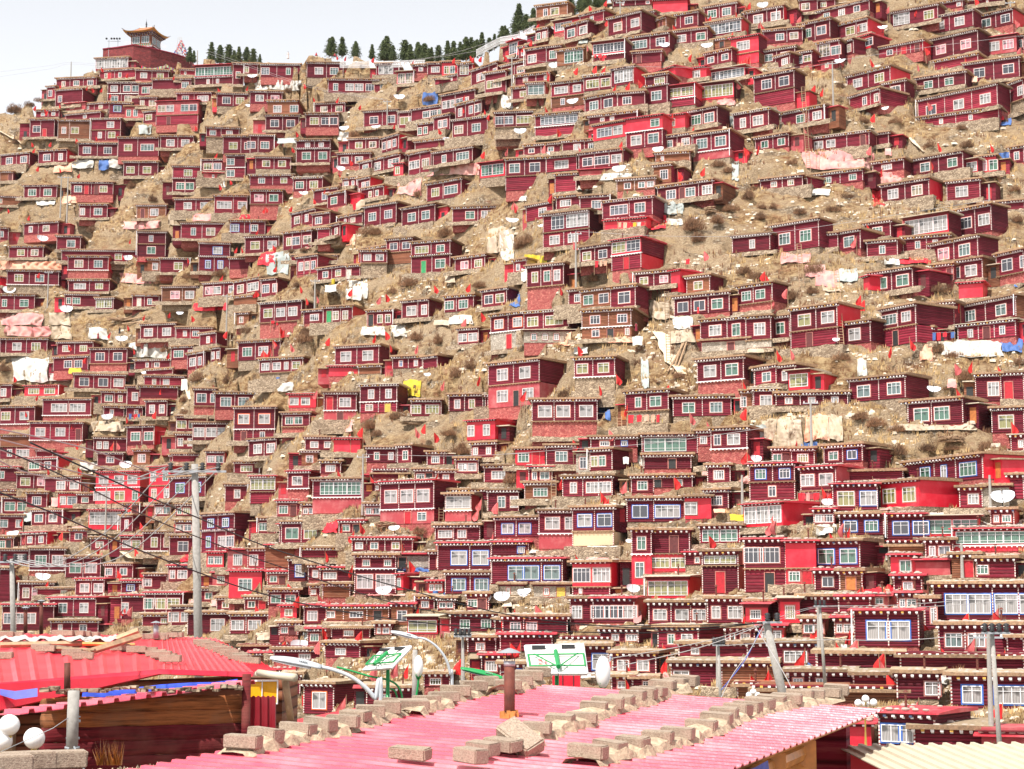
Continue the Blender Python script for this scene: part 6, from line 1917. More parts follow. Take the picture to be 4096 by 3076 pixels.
# blocks --------------------------------------------------------
def blockmesh(seed, L=.39, Wd=.19, H=.13):
    r = random.Random(seed); bm = MB(); bm.box(-L / 2, L / 2, -Wd / 2, Wd / 2, 0, H)
    me = bm.mesh('block_mesh', [M['block']]); import bmesh
    b = bmesh.new(); b.from_mesh(me); bmesh.ops.bevel(b, geom=b.edges[:], offset=.012, segments=2, affect='EDGES')
    for v in b.verts: v.co += Vector((r.uniform(-.004, .004), r.uniform(-.004, .004), r.uniform(-.003, .003)))
    b.to_mesh(me); b.free(); return me
bms = [blockmesh(s) for s in range(5)]
rslab = random.Random(31)
def mortar_bed(nm, pts, label, wdt=.2, hh=.1):
    m = MB(); P = []
    for (a, b) in zip(pts, pts[1:]):
        n = max(2, int((b - a).length / .12))
        for i in range(n): P.append(a.lerp(b, i / n))
    P.append(pts[-1]); 
    for i, p in enumerate(P):
        t = (P[min(i + 1, len(P) - 1)] - P[max(0, i - 1)]).normalized(); s = t.cross(Vector((0, 0, 1))).normalized()
        w = wdt * rslab.uniform(.7, 1.25); h = hh * rslab.uniform(.4, 1.5)
        for k, (a, z) in enumerate(((-1, -.01), (-.75, .7), (0, 1), (.75, .75), (1, -.01))): m.v.append(tuple(p + s * a * w + Vector((0, 0, z * h + rslab.uniform(-.008, .012)))))
    for i in range(len(P) - 1):
        for k in range(4): q = i * 5 + k; m.f.append((q, q + 1, q + 6, q + 5)); m.m.append(0)
    o = obj(nm, m, M['mort'], smooth=False); tag(o, label, 'mortar strip'); return o
M['mort'] = simple('rough_mortar', (0.42, 0.32, 0.22), .98, .45, 14, bmp=1.0)
def T(tx, ty, x, y): return (tx + x / 2, ty + y / 2)
rows = [
 ('first row from the left', [T(1000, 2246, x, y) for x, y in [(-60, 1520), (120, 1465), (380, 1400), (560, 1372), (740, 1350), (840, 1295), (960, 1265), (1095, 1225), (1180, 1190)]], 25, 0),
 ('upper left row by the lamp foot', [T(1000, 2246, x, y) for x, y in [(1300, 1200), (1410, 1160), (1550, 1130), (1640, 1085), (1790, 1040), (1890, 1000)]], 70, .3),
 ('back left row behind the rusty flue', [T(2000, 2246, x, y) for x, y in [(60, 1040), (140, 1000), (230, 960), (300, 925)]], 55, .2),
 ('middle row', [T(2000, 2246, x, y) for x, y in [(60, 1530), (290, 1400), (480, 1330), (650, 1300), (750, 1215), (860, 1190), (960, 1160), (1060, 1130), (1150, 1105), (1220, 1085), (1300, 1030), (1400, 1015), (1480, 1000)]], 28, .1),
 ('right row', [T(2000, 2246, x, y) for x, y in [(700, 1600), (880, 1545), (1060, 1520), (1260, 1465), (1420, 1430), (1610, 1365), (1730, 1315), (1790, 1275), (1900, 1240), (1980, 1215), (2080, 1185), (2170, 1160), (2290, 1145), (2400, 1120), (2500, 1110), (2610, 1090), (2690, 1075)]], 20, .1),
 ('lower left row at the frame edge', [T(1000, 2246, x, y) for x, y in [(1280, 1600), (1760, 1640), (1860, 1570), (2020, 1540)]], 12, .3)]
bi = 0; Rk = random.Random(77)
for rn, (wh, pts, rot, jit) in enumerate(rows):
    L3 = []
    for (x, y) in pts: u, v, p = hit(PL, x, y + 14); L3.append(p)
    if rn != 5: mortar_bed('mortar_strip', [p + PL[2] * .17 for p in L3], f"rough crumbling mortar strip under the {wh} of blocks")
    for k, p in enumerate(L3):
        o = bpy.data.objects.new('concrete_block', bms[bi % 5]); C.objects.link(o); bi += 1
        ang = math.radians(rot + Rk.uniform(-17, 17) - 25 + (20 if rn == 0 and k > 5 else 0)); 
        Z = PL[3] if PL[3].z > 0 else -PL[3]
        X = (PL[1] * math.cos(ang - 0.0) - PL[2] * math.sin(ang)); Yv = Z.cross(X)
        mm = Matrix((X.to_4d(), Yv.to_4d(), Z.to_4d(), Vector((0, 0, 0, 1)))).transposed()
        for i in range(3): mm[3][i] = 0; mm[i][3] = (p + Z * (.055 + Rk.uniform(0, .012)))[i]
        mm[3][3] = 1; o.matrix_world = mm @ Matrix.Rotation(Rk.uniform(-.08, .08), 4, 'X')
        tag(o, f"rough concrete block on the pink roof, {('nearest', 'second', 'third', 'fourth', 'fifth', 'sixth', 'seventh', 'eighth', 'ninth', 'tenth', 'eleventh', 'twelfth', 'thirteenth', 'fourteenth', 'fifteenth', 'sixteenth', 'seventeenth')[k]} of the {wh}".replace(' frame edge', ' edge'), 'concrete block', 'blocks weighing down the pink roof'); o.scale = (Rk.uniform(.78, .98), Rk.uniform(.8, 1.0), Rk.uniform(.85, 1.05))
        o['label'] = cap(o['label'])
# the tilted block
u, v, p = hit(PL, 2080, 3020); o = bpy.data.objects.new('concrete_block', bms[0]); C.objects.link(o); o.location = p + Vector((0, 0, .1)); o.rotation_euler = (.5, .5, -.7); o.scale = (1.15, 1.3, 1.2)
tag(o, 'tilted concrete block propped up below the rusty flue on the pink roof', 'concrete block', 'blocks weighing down the pink roof')
# rusty flue ------------------------------------------------------
u, v, p = hit(PL, 2038, 2872); d = p.dot(FW); k = d / FOC
r = thing('stovepipe', 'rusty brown stovepipe with conical cap on the pink roof', 'stovepipe', p)
m = MB(); m.tube([(0, 0, -.2), (0, 0, 215 * k)], 22 * k, 20); obj('pipe', m, M['rust'], r, True)
m = MB(); m.tube([(0, 0, 205 * k), (0, 0, 225 * k)], 23.5 * k, 20); obj('collar', m, M['metal'], r, True)
m = MB()
for a in range(4): w = a * 1.57 + .5; m.tube([(20 * k * math.cos(w), 20 * k * math.sin(w), 215 * k), (27 * k * math.cos(w), 27 * k * math.sin(w), 262 * k)], 1.6 * k, 5)
obj('bracket', m, M['rust'], r)
m = MB(); m.lathe([(48 * k, 258 * k), (30 * k, 268 * k), (4 * k, 277 * k), (0, 277 * k)], 20); m.lathe([(48 * k, 257 * k), (0, 262 * k)], 20); obj('cap', m, M['metal'], r, True)
m = MB(); rr = random.Random(1)
for i in range(60):
    a = rr.uniform(0, 6.28); q = rr.uniform(20, 33) * k; m.box(q * math.cos(a) - .02, q * math.cos(a) + .02, q * math.sin(a) - .02, q * math.sin(a) + .02, 0, rr.uniform(.02, .09))
obj('rag_seal', m, M['neww'], r)
# beige ribbed roof bottom right -----------------------------------
a, b, c = at(3345, 2985, 22), at(4095, 2975, 22.6), at(3330, 3200, 17.5)
pl = plane_from(a, b, c); r = thing('ribbed_roof_shed', 'shed with beige ribbed sheet roof in the bottom right corner', 'shed', a)
Mb = basis(a, pl[1], pl[2]); Mb.translation = (0, 0, 0)
sw = corrugated('x', None, 5.2, (b - a).length, .19, .03, round_=False); sw.v = [(y, x, z) for x, y, z in sw.v]; sw.f = [f[::-1] for f in sw.f]
zs = 1 if (Mb @ Vector((0, 0, 1))).z > 0 else -1; sw.v = [(x, y, z * zs) for x, y, z in sw.v]
# shear so that the ribs lean as in the photo
sw.v = [(x - y * .18, y, z) for x, y, z in sw.v]; sw.xf(Mb); obj('roof', sw, M['beige'], r)
m = MB(); q = (b - a); m.v = []; wallq(m, Vector((.1, .25, -.1)), q + Vector((-.1, .25, -.1)), 3); obj('wall', m, M['R'], r)
# left foreground building ------------------------------------------
O = at(645, 2686, 30)
r = thing('red_roof_building', 'dim timber building under the flat red metal roof at lower left', 'building', O)
g1 = [at(-220, 2760, 27.5), at(645, 2686, 30), at(1015, 2697, 31), at(1105, 2686, 32.5)]
g2 = [at(-260, 2534, 42), at(640, 2542, 44), at(860, 2556, 43), at(1105, 2684, 32.8)]
m = MB(); n = 26
def roofsurf(u, v):
    s = u * 3; i = min(2, int(s)); f = s - i
    a = g1[i].lerp(g1[i + 1], f); b = g2[i].lerp(g2[i + 1], f); return a.lerp(b, v)
nu, nv = 150, 8
for i in range(nu + 1):
    for j in range(nv + 1):
        p = roofsurf(i / nu, j / nv) - O; m.v.append(tuple(p + Vector((0, 0, 0.035 * (1 if (i % 4) == 0 else 0)))))
for i in range(nu):
    for j in range(nv): q = i * (nv + 1) + j; m.f.append((q, q + nv + 1, q + nv + 2, q + 1)); m.m.append(0)
obj('roof', m, M['redmetal'], r)
m = MB()
fa_ = [p - O for p in g1]; fh = [.50, .035, .04, .04]
for i, p in enumerate(fa_):
    m.v += [tuple(p + Vector((0, -.03, .04))), tuple(p + Vector((0, -.16, -fh[i]))), tuple(p + Vector((0, .1, -fh[i] - .02)))]
for i in range(3):
    for k in range(2): q = i * 3 + k; m.f.append((q, q + 1, q + 4, q + 3)); m.m.append(0)
obj('fascia', m, M['redmetal'], r)
m = MB(); a0, a1 = at(-220, 2780, 28.6) - O, at(1000, 2705, 31.3) - O; wallq(m, a0 + Vector((0, .5, .1)), a1 + Vector((0, .5, 0)), 3.2); obj('wall', m, M['shade_wood'] if 'shade_wood' in M else M['B'], r)
for t in (.06, .2, .33):
    p = a0.lerp(a1, t); m = MB(); m.box(p.x - .09, p.x + .09, p.y - .1, p.y + .1, p.z - 2.4, p.z + .0); obj('post', m, M['wood'], r)
m = MB(); P = [(330, 2770), (420, 2762), (520, 2752), (640, 2738), (760, 2730), (860, 2728), (950, 2716)]; 
for i, (x, y) in enumerate(P):
    p = at(x, y, 28.7 + i * .28); q = at(x, y + 42 - i * 3, 28.6 + i * .28); m.v += [tuple(p), tuple(p.lerp(q, .5) + Vector((0, -.05, 0))), tuple(q)]
for i in range(len(P) - 1):
    for k in range(2): q = i * 3 + k; m.f.append((q, q + 1, q + 4, q + 3)); m.m.append(0)
M['bluet2'] = simple('bright_blue_tarp', (0.03, 0.07, 0.50), .6, .45, 5)
tag(obj('blue_tarp', m, M['bluet2'], smooth=True), 'bright blue tarp strip under the flat red roof', 'tarp')
m = MB(); P = [(0, 2756), (60, 2764), (150, 2752)]
for i, (x, y) in enumerate(P):
    p = at(x, y, 28.0); q = at(x, y + 34 - (i == 0) * 10, 27.9); m.v += [tuple(p), tuple(q)]
for i in range(2): m.f.append((i * 2, i * 2 + 1, i * 2 + 3, i * 2 + 2)); m.m.append(0)
tag(obj('tarp', m, M['bluet'], smooth=True), 'dark blue tarp sagging under the red roof at the left edge', 'tarp')
# lean-to with corrugated edge
a, b, c = at(60, 2856, 23), at(985, 2736, 26), at(330, 2800, 25.2)
r = thing('log_lean_to', 'log walled lean-to with thin pink corrugated eave at lower left', 'shed', a)
pl = plane_from(a, b, at(130, 2822, 24.6)); Mb = basis(a, pl[1], pl[2]); Mb.translation = (0, 0, 0)
sw = corrugated('x', None, .55, (b - a).length, .27, .05, round_=False); sw.v = [(y, x - .1, -z) for x, y, z in sw.v]; sw.f = [f[::-1] for f in sw.f]
zs = 1 if (Mb @ Vector((0, 0, 1))).z > 0 else -1; sw.v = [(x, y, -z * zs) for x, y, z in sw.v]; sw.xf(Mb); obj('roof', sw, M['pinkmetal'], r)
def plank(nm, col, worn):
    m, nt, b = newmat(nm); co = coords(nt); mp = nt.nodes.new('ShaderNodeMapping'); mp.inputs['Scale'].default_value = (.6, 1, 14); nt.links.new(co, mp.inputs[0]); n = noi(nt, mp.outputs[0], 2.2, 6, .7); n2 = noi(nt, co, 1.3, 4)
    c = ramp(nt, n, [(.35, tuple(x * .35 for x in col)), (.5, col), (.7, tuple(x * 1.5 for x in col))]); c = mixc(nt, ramp(nt, n2, [(.5, 0.0), (.68, .75)]), c, worn); nt.links.new(c, b.inputs['Base Color']); b.inputs['Roughness'].default_value = .85; b.inputs['Specular IOR Level'].default_value = .2; bump(nt, b, n, .8, .02); return m
M['rb'] = plank('maroon_plank', (0.115, 0.010, 0.014), (.17, .05, .04)); M['ob'] = plank('orange_brown_plank', (0.27, 0.09, 0.03), (.22, .12, .07)); M['neww'] = M['neww']
a1, b1 = at(170, 2868, 24.2) - a, at(975, 2850, 25.6) - a
for k in range(7):
    m = MB(); m.tube([a1.lerp(b1, i / 14) + Vector((0, .05 + .004 * ((i * 7 + k * 3) % 5), .14 - .2 * k + .006 * ((i * 5 + k) % 4))) for i in range(15)], .105, 12); m.v = [(x, a1.y + (b1.y - a1.y) * (x - a1.x) / (b1.x - a1.x) + (y - (a1.y + (b1.y - a1.y) * (x - a1.x) / (b1.x - a1.x))) * .35, z) for x, y, z in m.v]; obj('log', m, M['ob'] if k < 2 else M['rb'], r, True)
m = MB(); m.tube([b1 + Vector((.05, -.12, .55)), b1 + Vector((.05, -.12, -1.4))], .065, 10); obj('corner_post', m, M['rb'], r, True)
m = MB(); rr = random.Random(5)
for i in range(26):
    p = a1.lerp(b1, i / 26) + Vector((0, -.06, .33 + rr.uniform(-.02, .03))); m.box(p.x, p.x + rr.uniform(.08, .14), p.y - .15, p.y + .05, p.z, p.z + rr.uniform(.03, .06))
obj('slate_edge', m, M['stone'], r)
# mud and rubble, grass at the bottom edge
def rubble(nm, label, pts, d, mat, hgt=.3, yoff=0):
    m = MB(); n = 60; rr = random.Random(len(label))
    for i in range(n + 1):
        t = i / n * (len(pts) - 1); k = min(len(pts) - 2, int(t)); f = t - k; x = pts[k][0] * (1 - f) + pts[k + 1][0] * f; y = pts[k][1] * (1 - f) + pts[k + 1][1] * f
        for j in range(7):
            p = at(x, y, d) + Vector((0, -j * .18 + rr.uniform(-.03, .03) + .3, -(j / 6) ** 1.5 * hgt * 1.6 + rr.uniform(-.03, .03) - (0.25 if j == 0 else 0))); m.v.append(tuple(p))
    for i in range(n):
        for j in range(6): q = i * 7 + j; m.f.append((q, q + 1, q + 8, q + 7)); m.m.append(0)
    tag(obj(nm, m, mat), label, 'rubble')
rubble('rubble_ledge', 'tan crumbling mud ledge at the bottom left edge', [(300, 3068), (420, 3060), (480, 3050), (560, 3046), (640, 3030), (672, 3060)], 18, M['mort'], .6)
rubble('rubble_ledge', 'pale stony ledge under the left end of the pink roof', [(720, 3078), (800, 3074), (860, 3060), (950, 3030), (1090, 3060)], 17, M['mort'], .5)
m = MB(); rr = random.Random(6); g0 = at(440, 3052, 18.2)
for i in range(90):
    x = rr.uniform(-.12, .12); h = rr.uniform(.05, .25); k = len(m.v); m.v += [tuple(g0 + Vector((x, rr.uniform(-.06, .06), -.02))), tuple(g0 + Vector((x + .008, 0, -.02))), tuple(g0 + Vector((x + rr.uniform(-.08, .06), rr.uniform(-.05, .05), h)))]; m.f.append((k, k + 1, k + 2)); m.m.append(0)
tag(obj('grass_tuft', m, M['neww']), 'dry orange grass tuft on the mud ledge', 'grass')
def blk(x, y, d, rz, label, s=1.0, rx=0, ry=0, grp='loose blocks around the left foreground roofs'):
    o = bpy.data.objects.new('concrete_block', bms[int(x) % 5]); C.objects.link(o); o.location = at(x, y, d); o.rotation_euler = (rx, ry, rz); o.scale = (s, s, s); tag(o, label, 'concrete block', grp)
blk(240, 3072, 17, .35, 'pinkish block at the bottom edge beside the concrete post', 1.25)
blk(110, 3078, 16.4, .5, 'block at the bottom edge left of the pinkish one', 1.25)
blk(20, 3090, 16, .4, 'half-cut block in the bottom left corner', 1.2)
blk(1040, 3010, 17.6, .28, 'block at the near left corner of the pink roof', 1.25)
# block rows on the flat red roof
rws = [('left edge', [(10, 2636)]), ('far left', [(20, 2548), (60, 2550)]),
       ('back', [(240, 2542), (262, 2543), (284, 2543), (306, 2544), (330, 2546), (365, 2550)]),
       ('centre left', [(165, 2600), (185, 2606), (210, 2607), (232, 2610), (250, 2613), (268, 2617), (288, 2622), (310, 2630), (332, 2636)]),
       ('centre', [(480, 2602), (520, 2608), (545, 2610), (590, 2614), (625, 2625), (645, 2632), (665, 2640), (682, 2648)]),
       ('right', [(808, 2580), (825, 2586), (842, 2592), (858, 2598), (872, 2604), (888, 2610), (904, 2616), (920, 2623), (936, 2630), (952, 2637), (968, 2645), (1000, 2656)]),
       ('back right', [(600, 2556), (640, 2560), (668, 2552), (700, 2550)])]
for wh, pts in rws:
    for k, (x, y) in enumerate(pts):
        best = None
        for i in range(61):
            for j in range(13):
                p = roofsurf(i / 60, j / 12); d = p.dot(FW); dx = 2048 + p.x / d * FOC - x; dy = 1538 - p.dot(UP) / d * FOC - y
                e = dx * dx + dy * dy * 4
                if best is None or e < best[0]: best = (e, d)
        o = bpy.data.objects.new('concrete_block', bms[k % 5]); C.objects.link(o); o.location = at(x, y, best[1] - .1); o.rotation_euler = (0, 0, Rk.uniform(-.1, .2))
        tag(o, cap(f"pale block on the flat red roof, {ORD[min(k, 11)] if k else 'first'} of the {wh} row"), 'concrete block', 'blocks weighing down the flat red roof')
# planks lying on the red roof
for n, (x0, y0, d0, x1, y1, d1, w, lab) in enumerate([(470, 2556, 38, 555, 2524, 38, .16, 'wide pale plank propped up on the flat red roof'), (350, 2610, 35, 560, 2545, 37, .14, 'long plank crossing the flat red roof diagonally'),
        (0, 2580, 37, 420, 2572, 38, .12, 'long grey batten lying along the flat red roof'), (330, 2575, 37, 540, 2580, 37, .08, 'orange batten behind the crossing plank'), (150, 2590, 36, 380, 2602, 35, .08, 'thin batten in front of the block row')]):
    a, b = at(x0, y0, d0), at(x1, y1, d1); m = MB(); m.tube([Vector((0, 0, 0)), b - a], w / 2, 4); tag(obj('plank', m, M['wood'] if n != 3 else M['neww'], loc=a), lab, 'plank')
m = MB(); P = []
for i in range(25):
    for j in range(4): x = 0 + i * 20; p = at(x, 2562 + j * 5 + 2 * math.sin(i + j), 40 - j * .8); m.v.append(tuple(p + Vector((0, 0, .08 + .05 * math.sin(i * 1.7 + j * 2)))))
for i in range(24):
    for j in range(3): q = i * 4 + j; m.f.append((q, q + 1, q + 5, q + 4)); m.m.append(0)
tag(obj('sheet', m, CM['w'], smooth=True), 'crumpled white sheeting laid across the flat red roof', 'sheet')
# vertical pipes and posts on the left
def post(x, yb, yt, d, wpx, mat, name, label, cat, lean=0, cap_=None):
    a = at(x, yb, d); b = at(x + lean, yt, d); k = d / FOC; rt = thing(name, label, cat, a)
    m = MB(); m.tube([Vector((0, 0, 0)), b - a], [wpx / 2 * k, wpx / 2 * k * .95], 20); obj('shaft', m, mat, rt, True)
    if cap_ == 'cone':
        t = b - a; m = MB(); 
        for q in range(4): w = q * 1.57 + .4; m.tube([t + Vector((wpx * .35 * k * math.cos(w), wpx * .35 * k * math.sin(w), -2 * k)), t + Vector((wpx * .5 * k * math.cos(w), wpx * .5 * k * math.sin(w), wpx * .45 * k))], 1.2 * k, 5)
        m.lathe([(wpx * 1.1 * k, wpx * .4 * k), (wpx * .5 * k, wpx * .65 * k), (0, wpx * .8 * k)], 16, c=tuple(t)); m.lathe([(wpx * 1.1 * k, wpx * .39 * k), (0, wpx * .45 * k)], 16, c=tuple(t)); obj('cap', m, M['metal'], rt, True)
    return rt, k
post(269, 2778, 2652, 26, 26, M['rust'], 'pipe', 'dark red vertical pipe in front of the flat red roof', 'pipe')
rt, k = post(286, 3040, 2764, 21, 48, M['concrete'], 'concrete_post', 'short concrete post with steel clamps beside the globe lamps', 'post', 9)
for (z, w, h) in ((270 * k / 3.0 * .9, 27, 9), (270 * k * .55, 27, 10), (270 * k * .62, 26, 5), (270 * k * .16, 30, 10)):
    m = MB(); m.tube([(z * .03, 0, z), (z * .03, 0, z + h * k)], w * k, 20); obj('clamp', m, M['metal'], rt, True)
m = MB(); m.tube([(-.02, -.1, 45 * k), (-60 * k, -.3, -30 * k), (-85 * k, -.35, -60 * k)], 3 * k, 6); m.tube([(.05, -.1, 55 * k), (50 * k, -.2, 5 * k), (90 * k, -.3, -60 * k)], 4 * k, 6); m.tube([(0, -.1, 175 * k), (-60 * k, -.2, 130 * k), (-300 * k, -.3, 20 * k)], 1.5 * k, 5)
obj('guy_wire', m, M['metal'], rt, True)
post(102, 2545, 2438, 44, 16, M['rust'], 'chimney', 'rusty chimney with round cap behind the flat red roof, left one of two', 'chimney', 0, 'cone')
post(165, 2545, 2410, 45, 15, M['rust'], 'chimney', 'rusty chimney with wide cap behind the flat red roof, right one of two', 'chimney', 0, 'cone')
post(624, 2552, 2500, 40, 21, M['metal'], 'chimney', 'grey metal chimney cowl at the back of the flat red roof', 'chimney', 0, 'cone')
# globe lamps
M['glass_globe'] = simple('white_globe_glass', (0.86, 0.84, 0.82), .25, .04, 3, bmp=0)
M['brass'] = simple('brass', (0.50, 0.33, 0.08), .35, .2, 4, .7)
def uv(c, r, sz=1.0, n=14):
    m = MB(); m.lathe([(r * math.sin(math.pi * i / n), -r * sz * math.cos(math.pi * i / n)) for i in range(n + 1)], 22, c=c); return m
def globes(base, d, L, label, dia, mat):
    k = d / FOC; O = at(base[0], base[1], d); r = thing('globe_lamp', label, 'street lamp', O)
    st = MB()
    for i, (x, y) in enumerate(L):
        c = at(x, y, d - (i % 2) * .3) - O; obj('globe', uv(c, dia / 2 * k), M['glass_globe'], r, True)
        st.tube([c + Vector((0, 0, -dia / 2 * k)), c + Vector((0, 0, -dia * .75 * k)), Vector((c.x * .5, c.y, c.z - dia * .95 * k)), Vector((0, 0, c.z - dia * .8 * k))], [dia * .16 * k, dia * .08 * k, dia * .07 * k, dia * .09 * k], 8)
    m0 = min((at(x, y, d) - O).z for x, y in L)
    st.lathe([(dia * .2 * k, -1.2), (dia * .1 * k, -.6), (dia * .14 * k, m0 - dia * 1.3 * k), (dia * .25 * k, m0 - dia * .9 * k), (dia * .1 * k, m0 - dia * .7 * k), (0, m0 - dia * .6 * k)], 12)
    obj('stem', st, mat, r, True)
globes((32, 3100), 22, [(37, 2900), (137, 2953), (8, 2963), (62, 2990)][:3], 'cluster of white globe lamps on a brass stand at the left edge', 84, M['brass'])
globes((3460, 2850), 60, [(3433, 2812), (3462, 2795), (3463, 2815), (3494, 2810)], 'cluster of four small white globes behind the pink roof', 30, M['brass'])
globes((3012, 2800), 62, [(2996, 2780), (3013, 2767), (3031, 2781)], 'cluster of three small white globes by the leaning pole', 25, M['brass'])
# grey street lamps with curved arms
M['lampgrey'] = simple('lamp_grey', (0.50, 0.53, 0.56), .4, .08, 2, .1, bmp=0)
M['lampgreen'] = simple('lamp_green', (0.015, 0.26, 0.07), .4, .15, 3, bmp=0)
def spline(P, n=6):
    out = []
    for i in range(len(P) - 1):
        p0, p1, p2, p3 = P[max(0, i - 1)], P[i], P[i + 1], P[min(len(P) - 1, i + 2)]
        for k in range(n):
            t = k / n; out.append(0.5 * ((2 * p1) + (p2 - p0) * t + (2 * p0 - 5 * p1 + 4 * p2 - p3) * t * t + (3 * p1 - p0 - 3 * p2 + p3) * t ** 3))
    return out + [P[-1]]
def lamp(label, d, arm, rad, head, mat, matb):
    k = d / FOC; O = at(*arm[-1], d); r = thing('street_lamp', label, 'street lamp', O)
    P = spline([at(x, y, d) - O for x, y in arm] + [Vector((0.02, 0, -6))]); m = MB(); m.tube(P, [rad * k * (.8 + .35 * i / len(P)) for i in range(len(P))], 14); obj('arm', m, mat, r, True)
    (x0, y0), (x1, y1), th = head; a, b = at(x0, y0, d) - O, at(x1, y1, d) - O; ax = (b - a); L = ax.length; ax.normalize(); side = Vector((0, 1, 0)); up = ax.cross(side); up = up if up.z > 0 else -up
    def hb(sc, zlo, zhi, x_lo=0, x_hi=1):
        m = MB(); N_ = 12; secs = []
        for i in range(N_ + 1):
            t = x_lo + (x_hi - x_lo) * i / N_; w = th * k * (.45 + .55 * math.sin(math.pi * min(1, .18 + t * .7))) * sc; c = a + ax * L * t
            prof = th * k * .55 * (math.sin(math.pi * min(.97, .1 + t * .72)) ** .6)
            for q in range(10):
                an = math.pi * q / 9; z = math.sin(an); m.v.append(tuple(c + side * math.cos(an) * w * .75 + up * (zlo * prof + (zhi - zlo) * prof * z)))
        for i in range(N_):
            for q in range(9): s_ = i * 10 + q; m.f.append((s_, s_ + 10, s_ + 11, s_ + 1)); m.m.append(0)
            m.f.append((i * 10 + 9, i * 10 + 19, i * 10 + 10, i * 10)); m.m.append(0)
        m.f.append(tuple(range(10))); m.m.append(0); m.f.append(tuple(N_ * 10 + q for q in range(10))[::-1]); m.m.append(0)
        return m
    h = obj('lamp_head', hb(1, 0, 1), matb, r, True); obj('lens', hb(.86, -.35, .02, .05, .8), M['dent'] if mat is M['lampgrey'] else M['metal'], h, True)
    m = MB()
    for q in range(5): c = a + ax * L * (.58 + q * .035) + up * th * k * .3; m.tube([c - side * .2 * 0 - side * th * k * .6, c - side * th * k * .72 + up * th * k * .12], .01, 4)
    obj('cooling_fins', m, M['metal'], h)
lamp('large grey street lamp head with a curved arm, the nearer lower one', 27, [(1284, 2668), (1330, 2678), (1400, 2705), (1460, 2748), (1500, 2795), (1524, 2840)], 9, ((1082, 2636), (1284, 2676), 46), M['lampgrey'], M['lampgrey'])
lamp('smaller grey street lamp with a curved arm, the upper one', 45, [(1670, 2551), (1705, 2558), (1750, 2590), (1785, 2640), (1802, 2700), (1809, 2770)], 5.5, ((1563, 2529), (1671, 2557), 27), M['lampgrey'], M['lampgrey'])
lamp('green and white lamp head behind the rusty flue', 30, [(2008, 2715), (2040, 2722), (2090, 2740), (2130, 2770)], 7, ((1841, 2676), (2014, 2719), 32), M['lampgreen'], M['lampgreen'])
# solar panels
CJK = '\u9999\u6c5f\u5357'
M['redink'] = simple('red_ink', (0.62, 0.03, 0.04), .7, .1, bmp=0)
M['panelback'] = simple('panel_back', (0.72, 0.66, 0.63), .6, .06, 2, bmp=0)
def textmesh(body, size, name='lettering'):
    cu = bpy.data.curves.new(name, 'FONT'); cu.body = body; cu.size = size; cu.extrude = .001; cu.align_x = 'CENTER'; cu.align_y = 'CENTER'
    o = bpy.data.objects.new(name, cu); C.objects.link(o); bpy.context.view_layer.update(); me = bpy.data.meshes.new_from_object(o.evaluated_get(bpy.context.evaluated_depsgraph_get())); bpy.data.objects.remove(o); o = bpy.data.objects.new(name, me); C.objects.link(o); return o
def solar(label, corners, d, post_px, mats, split=.5, flip=False):
    tl, tr_, br_, bl = [at(x, y, dd) for (x, y, dd) in corners]; O = at(post_px[0], post_px[2], d); k = d / FOC
    r = thing('solar_lamp_post', label, 'solar panel', O)
    m = MB(); m.tube([Vector((0, 0, -3)), at(post_px[0], post_px[1], d) - O], post_px[3] / 2 * k, 16); obj('post', m, M['lampgreen'], r, True)
    def pt(u, v, off=0): 
        n = (tr_ - tl).cross(bl - tl).normalized(); n = n if n.y < 0 else -n
        return tl.lerp(tr_, u).lerp(bl.lerp(br_, u), v) + n * off - O
    for (u0, u1) in ((0, split - .012), (split + .012, 1)):
        m = MB()
        for off in (0, -.035):
            for (u, v) in ((u0, 0), (u1, 0), (u1, 1), (u0, 1)): m.v.append(tuple(pt(u, v, off)))
        m.f += [(0, 3, 2, 1), (4, 5, 6, 7), (0, 1, 5, 4), (1, 2, 6, 5), (2, 3, 7, 6), (3, 0, 4, 7)]; m.m += [0] * 6
        po = obj('panel', m, M['panelback'], r)
        fr = MB(); e = .02
        for (a, b) in (((u0, 0), (u1, 0)), ((u1, 0), (u1, 1)), ((u1, 1), (u0, 1)), ((u0, 1), (u0, 0))): fr.tube([pt(*a, 0), pt(*b, 0)], .017, 4)
        obj('rim', fr, M['frame'], po)
        um = (u0 + u1) / 2; jb = MB(); c = pt(um - .02, .13, .03); jb.box(c.x - .1, c.x + .1, c.y - .02, c.y + .03, c.z - .03, c.z + .03); obj('junction_box', jb, M['dark'], po)
    g = MB()
    for v in (.42, .82): g.tube([pt(0.02, v, .04), pt(.98, v, .04)], .016, 6)
    for u in (.02, .98): g.tube([pt(u, .42, .04), pt(u, .82, .04)], .016, 6)
    pc = pt(split, .5, .08); g.tube([pt(split, .38, .07), pt(split, 1.0, .1)], .035, 8)
    for u in (.12, .88): g.tube([pt(u, .42, .05), pt(split, 1.0, .1)], .011, 6)
    obj('bracket', g, M['lampgreen'], r)
    # lettering, turned a quarter as on the panel
    ex = (pt(1, .5) - pt(0, .5)).normalized(); ey = (pt(.5, 0) - pt(.5, 1)).normalized(); nn = ex.cross(ey).normalized()
    def put(body, size, u, v, quarter):
        o = textmesh(body, size); o.data.materials.clear(); o.data.materials.append(M['redink']); o.parent = r
        X, Y = (ex, nn.cross(ex)) if not quarter else (nn.cross(ex), -ex)
        mm = Matrix((X.to_4d(), Y.to_4d(), nn.to_4d(), Vector((0, 0, 0, 1)))).transposed()
        for i in range(3): mm[3][i] = 0; mm[i][3] = pt(u, v, .012)[i]
        mm[3][3] = 1; o.matrix_local = mm
    S = (pt(0, .5) - pt(1, .5)).length
    put(CJK, S * .085, .22, .62, True); put('0728-7737', S * .05, .31, .62, True); put(CJK, S * .06, .80, .75, False)
